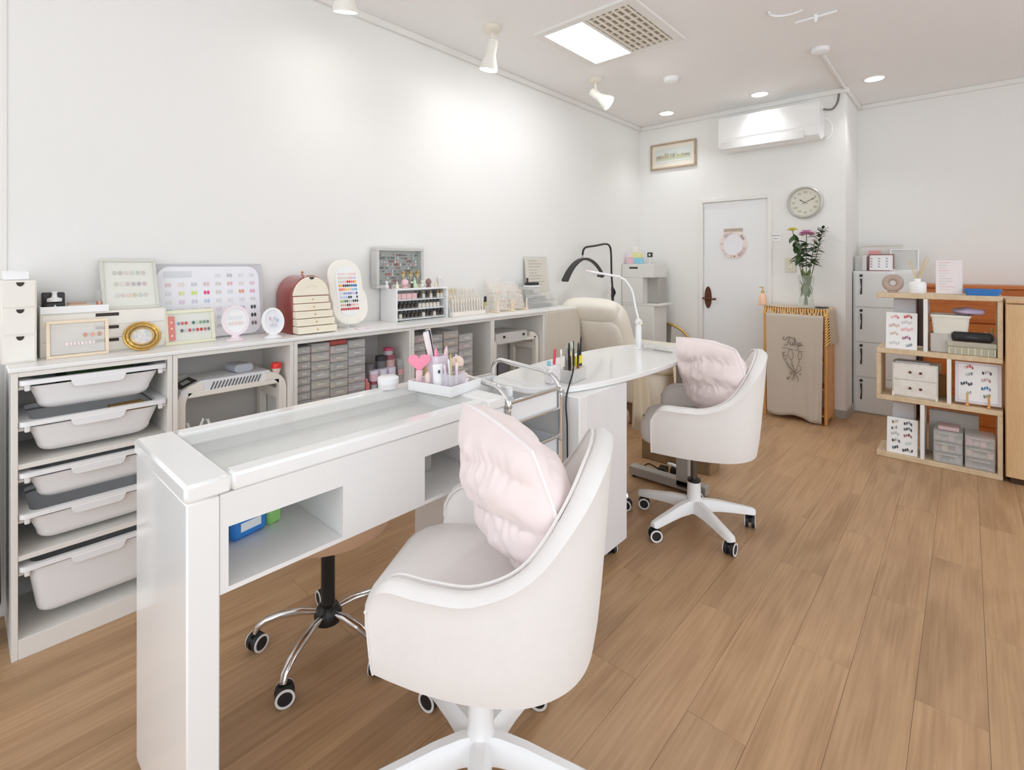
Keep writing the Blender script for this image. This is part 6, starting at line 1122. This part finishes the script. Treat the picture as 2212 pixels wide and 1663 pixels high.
for k, (dy, dx) in enumerate(((.05, 0), (.035, .01), (-.045, .0), (-.035, .012), (-.055, -.01))): MB().tube([(0, -dy * .1, .06), (dx, dy, .225 - .01 * abs(k - 2))], .0022, 6).obj('reed', mat('reed_straw', srgb(222, 200, 150), .6), o)
y = P3(2050, 3.95); o = pane('price_stand', 'pale pink printed price stand on the zigzag shelf', 'sign', 3.95, y, BT[3], .125, .205, CLEAR, .003, mat('pale_rose_paper', srgb(238, 230, 230), .55), .04)
q = MB(); pr = random.Random(8)
for r in range(11): q.col = srgb(*pr.choice([(226, 200, 204), (214, 206, 208), (220, 214, 216)])); q.box(-.045, .004, .185 - r * .016, -.045 + pr.uniform(.03, .085), .0048, .191 - r * .016)
q.obj('printed_lines', VC, o)
o = thing('blue_tray', 'bright blue shallow plastic tray on the right end of the zigzag shelf', 'tray', (3.955, (P3(2085, 3.955) + P3(2160, 3.955)) / 2 + .0, BT[3])); q = MB(); w_ = (P3(2078, 3.955) - P3(2163, 3.955)); q.rings([[(x * .8, y_, z) for x, y_ in rrect(.16 * s_, w_ * s_, .02)] for z, s_ in ((0, .82), (.03, .98), (.034, 1.0), (.034, .95), (.006, .78))], True, True, True); q.obj('tray_body', mat('cobalt_blue_plastic', srgb(60, 130, 206), .35), o)
# upper left pocket
y = P3(1953, 3.95); tag(MB().at(3.99, y, BT[2]).box(0, -.055, 0, .05, .055, .305, .003).obj('grey_card_box', mat('cool_grey_card', srgb(206, 206, 210), .6)), 'tall pale grey card box behind the upper sample card', 'box')
def sample(lab, px0, px1, X, zb, h_, rows, tilt=.16, ft=0, fm=None, name='nail_sample_card'):
    w_ = P3(px0, X) - P3(px1, X); o = thing(name, lab, 'card', (X, (P3(px0, X) + P3(px1, X)) / 2, zb)); o.rotation_euler = (-tilt, 0, -PI / 2)
    MB().box(-w_/2, 0, 0, w_/2, .004, h_, .001).obj('card_sheet', W_PLAST, o)
    if ft: q = MB(); q.box(-w_/2, -.012, 0, -w_/2 + ft, -.0002, h_, .001); q.box(w_/2 - ft, -.012, 0, w_/2, -.0002, h_, .001); q.box(-w_/2 + ft, -.012, h_ - ft, w_/2 - ft, -.0002, h_, .001); q.box(-w_/2 + ft, -.012, 0, w_/2 - ft, -.0002, ft, .001); q.obj('frame', fm, o)
    m = MB()
    for (u, v, cols) in rows:
        for k, c in enumerate(cols): m.col = srgb(*c); m.at((u - .5) * w_ + (k - len(cols) / 2) * .0105, -.0002, v * h_ + .004 * ((k * 7) % 3 - 1), rx=PI / 2, ry=.15 * ((k * 5) % 3 - 1)).prism(oval(.0046, .010, 8), 0, .002)
    m.obj('nail_chips', VC, o)['kind'] = 'stuff'; return o
pk1, rd, bk, bl, nu, mv, gn = (236, 190, 190), (200, 70, 70), (44, 44, 52), (50, 110, 150), (214, 190, 176), (170, 110, 140), (110, 140, 110)
sample('white nail sample card with pink and red chips in the upper pocket', 1913, 1981, 3.91, BT[2], .225, [(.32, .88, [pk1, pk1, (230, 170, 165), (220, 120, 120)]), (.74, .90, [rd, (190, 60, 60), (214, 120, 120), (170, 60, 70)]), (.70, .74, [(210, 206, 206)] * 5), (.30, .64, [nu, (206, 180, 170), (200, 190, 186), nu, nu]), (.72, .55, [(240, 180, 180), (236, 190, 186), (236, 200, 196)] * 2), (.30, .42, [(220, 200, 180), (210, 196, 176)] * 2), (.70, .32, [mv, (150, 80, 120), (180, 130, 150), (140, 80, 110)]), (.32, .16, [(210, 212, 214)] * 5), (.78, .12, [(160, 180, 190), (140, 160, 170), (120, 150, 160)])])
# upper right pocket
o = thing('white_box_riser', 'white box used as a riser in the upper right pocket', 'box', (3.93, (P3(2008, 3.93) + P3(2050, 3.93)) / 2 - .01, BT[2])); MB().box(0, -.05, 0, .15, .05, .11, .003).obj('box_body', mat('shade_grey_box', srgb(206, 202, 196), .55), o)
yb = (P3(2010, 3.93) + P3(2097, 3.93)) / 2; o = thing('cream_bin', 'cream white plastic bin with a rolled rim in the upper right pocket', 'bin', (4.0, yb, BT[2] + .1105)); q = MB(); bw_ = P3(2010, 3.93) - P3(2097, 3.93)
q.rings([[(x, y_, z) for x, y_ in rrect(.16 * s_, bw_ * s_, .012)] for z, s_ in ((0, .86), (.10, .96))], True, True, False); q.rings([[(x, y_, z) for x, y_ in rrect(.16 * s_, bw_ * s_, .012)] for z, s_ in ((.10, .96), (.10, 1.02), (.113, 1.02), (.113, .94), (.02, .84))], True, False, True); q.obj('bin_body', mat('cream_bin_plastic', srgb(236, 234, 222), .45), o)
o = thing('lilac_cloth', 'fluffy lilac cloth lying over the cream bin', 'cloth', (3.99, P3(2092, 3.96), BT[2] + .224)); MB().grid(lambda u, v: (.09 * math.cos(2 * PI * u) * math.sin(PI * (.02 + .96 * v)) * (1 + .15 * math.sin(6 * u * PI)), .075 * math.sin(2 * PI * u) * math.sin(PI * (.02 + .96 * v)), .022 - .02 * math.cos(PI * v) + .004 * math.sin(12 * u + 9 * v)), 24, 10, True).obj('cloth_bundle', mat('lilac_fluff', srgb(206, 190, 220), .95, var=.12, scale=80, bump=.6, bscale=500), o, ang=80)
for k, (px, h_, r, c1, c2, lab) in enumerate(((2130, .09, .016, (226, 226, 222), (240, 240, 238), 'white spray bottle at the right of the upper pocket'), (2142, .12, .014, (206, 190, 186), (222, 180, 110), 'rosy bottle with an amber cap in the upper pocket'), (2154, .10, .014, (226, 206, 210), (230, 226, 226), 'pale pink bottle beside the amber capped one'))):
    bottle('toiletry_bottle', lab, 'bottle', (4.08 - .02 * k, P3(px, 4.06), BT[2]), r, h_, mat('toil_%d' % k, srgb(*c1), .35), mat('toilc_%d' % k, srgb(*c2), .4), None, .4, .03)
yc = (P3(2048, 3.90) + P3(2152, 3.90)) / 2; cw = (P3(2048, 3.90) - P3(2152, 3.90)) / 2
o = thing('compartment_case', 'clear olive case with gridded compartments in the upper right pocket', 'case', (3.895, yc, BT[2])); MB().box(0, -cw, 0, .10, cw, .045, .003).obj('case_base', thin_glass('olive_clear', (.8, .79, .64), .5, .2), o); MB().box(-.002, -cw - .004, .0455, .102, cw + .004, .075, .004).obj('case_lid', thin_glass('olive_clear2', (.72, .70, .58), .6, .2), o)
for k in range(8): MB().box(-.003, -cw + .002 + k * (2 * cw - .008) / 7, .004, -.0002, -cw + .006 + k * (2 * cw - .008) / 7, .042).obj('divider', mat('olive_edge', srgb(226, 224, 190), .4), o)
for s in (-1, 1): MB().cyl((-.0025, s * .012, .058), (-.006, s * .012, .058), .005, n=10).obj('catch', GREYM, o)
ys_ = (P3(2055, 3.9) + P3(2146, 3.9)) / 2; sw_ = (P3(2055, 3.9) - P3(2146, 3.9))
o = thing('bluetooth_speaker', 'black rounded bar speaker lying on the gridded case', 'speaker', (3.93, ys_, BT[2] + .0755)); q = MB(); q.M = Matrix.Translation((0, -sw_/2, .028)) @ Matrix.Rotation(-PI / 2, 4, 'X'); q.prism(rrect(.06, .054, .022, 6), 0, sw_, .012); q.obj('speaker_body', mat('black_mesh', srgb(34, 34, 37), .6, var=.15, scale=400), o); MB().box(-.0308, -.025, .024, -.0302, .025, .031).obj('name_badge', mat('dark_badge', srgb(62, 62, 66), .4), o)
# middle row
ym = (P3(1927, 3.91) + P3(2026, 3.91)) / 2; mw = (P3(1927, 3.91) - P3(2026, 3.91)) / 2; WW = wood('whitewashed_wood', srgb(226, 221, 213), srgb(240, 237, 231), .6, (2, 16, 16))
o = thing('knobbed_drawers', 'whitewashed wooden drawer box with four dark knobs', 'drawers', (3.91, ym, BT[1])); MB().box(.004, -mw, 0, .15, mw, .205, .003).obj('body', WW, o)
for r in range(2):
    d = MB().box(-.003, -mw + .006, .010 + r * .097, .0035, mw - .006, .102 + r * .097, .002).obj('drawer', WW, o)
    for s in (-1, 1): MB().lathe([(.003, 0), (.003, .006), (.008, .01), (.006, .016)], 12).obj('knob', BRONZE, d); kb = d.children[-1]; kb.location = (-.003, s * .025 - .005, .058 + r * .097); kb.rotation_euler = (0, -PI / 2, 0)
q = MB(); q.box(-.004, -mw, 0, .0, -mw + .012, .03); q.box(-.004, mw - .012, 0, 0, mw, .03); q.obj('foot', WW, o)
tag(MB().at(3.93, ym + .01, BT[1] + .2055).box(0, -.08, 0, .1, .085, .008, .002).obj('grey_folder', mat('cool_grey_card', srgb(206, 206, 210), .6)), 'thin grey folder on the whitewashed drawer box', 'folder')
for k, (px, z0, h_, c, lab) in enumerate(((2008, 0, .14, (222, 214, 176), 'pale yellow carton behind the whitewashed drawers'), (2014, .1405, .05, (226, 220, 196), 'cream carton stacked on the pale yellow one'), (2034, 0, .13, (186, 130, 70), 'brown card carton beside the white upright'))):
    tag(MB().at(4.08, P3(px, 4.08), BT[1] + z0).box(0, -.04 if k < 2 else -.02, 0, .06, .05 if k < 2 else .02, h_, .003).obj('carton', mat('carton_%d' % k, srgb(*c), .65)), lab, 'box')
ob = sample('white framed nail sample board on a wooden easel in the middle row', 2063, 2164, 3.925, BT[1] + .012, .235, [(.33, .88, [(230, 200, 196), (200, 120, 110), rd, (180, 80, 76)]), (.72, .78, [bk, (180, 180, 184), (206, 206, 208), bk]), (.34, .70, [(200, 200, 204), (170, 170, 176), (120, 120, 126)]), (.70, .60, [(206, 186, 186), (190, 150, 150), (200, 180, 180), (180, 130, 130)]), (.28, .47, [bk, (60, 60, 84), (90, 90, 100), bk, (60, 60, 66)]), (.70, .40, [bl, (70, 140, 180), (60, 120, 170), (120, 140, 190)]), (.34, .26, [(190, 190, 190), (180, 176, 170)]), (.72, .22, [gn, (150, 170, 150), (120, 150, 110)])], .12, .014, mat('lilac_white_frame', srgb(226, 220, 226), .4), 'framed_sample_board')
oe = thing('wooden_easel', 'small natural wooden easel holding the framed sample board', 'easel', (3.925, ob.location.y, BT[1])); 
for s in (-1, 1): MB().box(-.034, s * .045 - .006, 0, .09, s * .045 + .006, .011, .002).obj('foot', BAMBOO, oe); MB().cyl((-.026, s * .045, .0112), (-.026, s * .045, .075), .005, n=10).obj('peg', BAMBOO, oe); MB().ell((-.034, s * .045, .008), .007, .009, .0078, 10, 6).obj('knob_end', BAMBOO, oe)
MB().box(.02, -.039, .001, .03, .039, .009).obj('cross_bar', BAMBOO, oe)
# bottom row
y = P3(1950, 3.95); tag(MB().at(3.99, y, BT[0]).box(0, -.055, 0, .05, .055, .30, .003).obj('grey_card_box', mat('cool_grey_card', srgb(206, 206, 210), .6)), 'tall pale grey card box behind the lower sample card', 'box')
sample('white nail sample card with dark chips on the bottom board', 1915, 1982, 3.91, BT[0], .215, [(.30, .88, [(120, 110, 100), (210, 190, 170), (190, 180, 176)]), (.72, .88, [bk, (110, 110, 120), (150, 150, 156), bk]), (.28, .70, [(90, 90, 100), (220, 220, 222), (150, 150, 154)]), (.72, .72, [(110, 110, 116), bk, (130, 130, 140), bk]), (.30, .55, [(190, 196, 196)] * 4), (.72, .54, [(160, 100, 110), (190, 130, 130), (80, 60, 66), (170, 110, 116)]), (.34, .36, [bk, (150, 150, 140), (200, 200, 196), (90, 90, 96)]), (.74, .32, [(200, 212, 210)] * 3), (.32, .16, [(96, 110, 120), (40, 56, 64), (70, 76, 86)]), (.72, .13, [bk, (50, 50, 60), bk, (200, 200, 204), bk])])
for k, (pa, pb, lab, tint) in enumerate(((2016, 2080, 'left clear three drawer box on the bottom board', COOL), (2084, 2150, 'right clear three drawer box with pink contents on the bottom board', [srgb(226, 176, 180), srgb(190, 186, 184)]))):
    w_ = P3(pa, 3.90) - P3(pb, 3.90); o = thing('clear_drawer_box', lab, 'drawers', (3.90, (P3(pa, 3.90) + P3(pb, 3.90)) / 2, BT[0])); o.rotation_euler = (0, 0, -PI / 2)
    for r in range(3):
        d = MB().box(-w_/2, 0, r * .062 + .0005, w_/2, .16, r * .062 + .061, .003).obj('drawer', CLEAR2, o); MB().box(-w_ * .36, -.005, r * .062 + .046, w_ * .36, -.0002, r * .062 + .053, .002).obj('pull', CLEAR2, d)
        m = MB()
        for q_ in range(4): m.col = tuple(min(1, v * rng.uniform(.85, 1.15)) for v in rng.choice(tint)); m.box(-w_ * .45 + q_ * w_ * .23, .01, r * .062 + .005, -w_ * .45 + (q_ + .9) * w_ * .23, .14, r * .062 + .012 + .03 * rng.random(), .002)
        m.obj('contents', VCM, d)['kind'] = 'stuff'
tag(MB().at(3.92, P3(2050, 3.92), BT[0] + .1875).box(0, -.045, 0, .1, .05, .022, .003).obj('pink_grey_pouch', mat('rosy_grey', srgb(206, 180, 182), .6, var=.15, scale=40)), 'rosy grey pouch on the left clear drawer box', 'pouch')
tag(MB().at(4.08, P3(2062, 4.08), BT[0]).box(0, -.11, 0, .05, .12, .265, .003).obj('grey_storage_box', mat('warm_grey_box', srgb(190, 186, 180), .55)), 'warm grey storage box behind the clear drawer boxes', 'box')
# ================================================================ CEILING: PANEL LAMP, SPOTS, DOWNLIGHTS
lx0, lx1, ly0, ly1 = 2.30, 2.95, 1.26, 1.91
o = thing('ceiling_panel', 'square white ceiling panel with a lit half and a louvred half', 'ceiling light', ((lx0 + lx1) / 2, (ly0 + ly1) / 2, ZC)); a = (lx1 - lx0) / 2
q = MB(); q.ring([(-a, -a), (a, -a), (a, a), (-a, a)], [(-a + .05, -a + .05), (a - .05, -a + .05), (a - .05, a - .05), (-a + .05, a - .05)], -.016, -.0005); q.obj('frame', W_TRIM, o)
LAMP = mat('lit_diffuser', (.94, .97, 1.0), .5, emit=17, var=.0); in_ = a - .05
MB().box(-in_, .012, -.014, in_, in_, -.004).obj('diffuser', LAMP, o); MB().box(-in_, -.006, -.016, in_, .012, -.001).obj('centre_bar', W_TRIM, o)
GB = mat('grille_backing', srgb(176, 170, 160), .7); MB().box(-in_, -in_, -.003, in_, -.006, -.0008).obj('grille_back', GB, o)
CRG = mat('cream_grille', srgb(236, 230, 216), .5)
for k in range(7): y = -in_ + .02 + k * (in_ - .03) / 6.3; MB().box(-in_, y - .007, -.016, in_, y + .005, -.004, .001).obj('louvre', CRG, o)
for k in range(8): x = -in_ + .035 + k * (2 * in_ - .07) / 7; MB().box(x - .004, -in_, -.012, x + .004, -.006, -.0035).obj('cross_louvre', CRG, o)
# wall washer spots
def spot(x, y, aim, lab, lit, energy):
    o = thing('spotlight', lab, 'spotlight', (x, y, ZC), 0, 'white ceiling spotlights'); aim = Vector(aim).normalized(); J = Vector((0, 0, -.115)); Q = aim.to_track_quat('Z', 'Y').to_matrix().to_4x4()
    MB().lathe([(.052, -.0005), (.052, -.018), (.04, -.03), (.014, -.034)], 24).obj('canopy', mat('ivory_fitting', srgb(230, 224, 210), .45), o)
    MB().tube([(0, 0, -.03), (0, 0, -.07), tuple(J)], .010, 10).obj('arm', mat('ivory_fitting', srgb(230, 224, 210), .45), o)
    b = MB(); b.M = Matrix.Translation(J) @ Q; b.lathe([(.024, -.04), (.030, -.03), (.031, .045), (.036, .06), (.054, .115), (.056, .13), (.052, .13), (.03, .075)], 24); b.obj('lamp_body', mat('ivory_white_fitting', srgb(238, 235, 226), .4), o)
    b = MB(); b.M = Matrix.Translation(J) @ Q; b.lathe([(.050, .118), (.044, .124), (.02, .127), (.002, .128)], 24); b.obj('bulb_face', mat('lit_bulb', (1, .96, .9), .5, emit=30, var=0), o)
    l = bpy.data.lights.new('spot_lamp', 'SPOT'); l.energy = energy; l.spot_size = math.radians(95); l.spot_blend = .9; l.shadow_soft_size = .06; l.color = (1, .96, .92)
    lo = bpy.data.objects.new('spot_lamp', l); COL.objects.link(lo); p = Vector((x, y, ZC)) + J + aim * .135; lo.location = p; lo.rotation_euler = aim.to_track_quat('-Z', 'Y').to_euler(); return o
spot(2.08, 2.035, (-.02, .22, -1), 'white spotlight in the middle of the row, aimed at the wall', 1, 2)
spot(3.17, 2.035, (.25, -.75, -.62), 'white spotlight nearest the corner, turned towards the room', 1, 9)
spot(1.15, 2.035, (.2, .25, -1), 'white spotlight cut off by the top of the picture', 1, 2)
for (px, py), lab in (((1440, 244), 'small recessed downlight nearest the corner picture'), ((1641, 203), 'small recessed downlight above the air conditioner'), ((1889, 169), 'small recessed downlight over the lockers at the right')):
    p = onz(px, py, ZC); o = thing('downlight', lab, 'downlight', (p.x, p.y, ZC), 0, 'recessed downlights')
    MB().ring(oval(.075, .075, 32), oval(.06, .06, 32), -.006, -.0005).obj('trim_ring', GREYM if False else W_TRIM, o); MB().cyl((0, 0, -.0045), (0, 0, -.001), .0595, n=32).obj('lens', mat('lit_lens', (1, 1, .98), .5, emit=7, var=0), o)
    l = bpy.data.lights.new('down_lamp', 'SPOT'); l.energy = 13; l.spot_size = math.radians(110); l.spot_blend = .8; l.shadow_soft_size = .055; l.color = (.95, .98, 1); lo = bpy.data.objects.new('down_lamp', l); COL.objects.link(lo); lo.location = (p.x, p.y, ZC - .012)
p = onz(1450, 168, ZC); o = thing('smoke_detector', 'small white round smoke detector on the ceiling', 'detector', (p.x, p.y, ZC)); MB().lathe([(.055, -.0005), (.055, -.012), (.045, -.03), (.03, -.036), (.001, -.037)], 24).obj('cover', W_PLAST, o); MB().cyl((0, 0, -.0365), (0, 0, -.04), .008, n=12).obj('sensor', W_TRIM, o)
p = onz(1772, 105, ZC); o = thing('cable_junction', 'white junction disc with a cable duct running to the wall corner', 'junction', (p.x, p.y, ZC)); MB().lathe([(.05, -.0005), (.05, -.022), (.042, -.028), (.001, -.029)], 24).obj('disc', W_PLAST, o); q = MB(); ex = XD - .02 - p.x; ey = YP - .0 - p.y
MB().tube([(.04, .0, -.012), (ex, ey * 1.0, -.012)], .011, 6).obj('duct', W_TRIM, o)
p = onz(1715, 30, ZC); tag(MB().tube([(p.x - .10 + .08 * math.cos(a), p.y + .16 * math.sin(a) * .6, ZC - .006) for a in [PI * k / 12 - .5 for k in range(10)]], .006, 6).obj('ceiling_hook_rail', W_PLAST), 'curved white rail fixed flat on the ceiling', 'rail')
p = onz(1762, 32, ZC); o = thing('ceiling_bar', 'short white bar with a bracket fixed on the ceiling', 'bracket', (p.x, p.y, ZC)); MB().tube([(0, .10, -.012), (0, -.10, -.012)], .007, 8).obj('bar', W_PLAST, o); MB().lathe([(.012, -.0005), (.010, -.02), (.005, -.04), (.001, -.041)], 12).obj('bracket', W_PLAST, o)
tag(MB().at(.075, 1.5, 0, rz=.4).box(-.02, -.006, 0, .02, .006, .0012, .0004).obj('paper_scrap', W_PLAST, None), 'tiny white paper scrap on the floor near the left edge', 'paper')
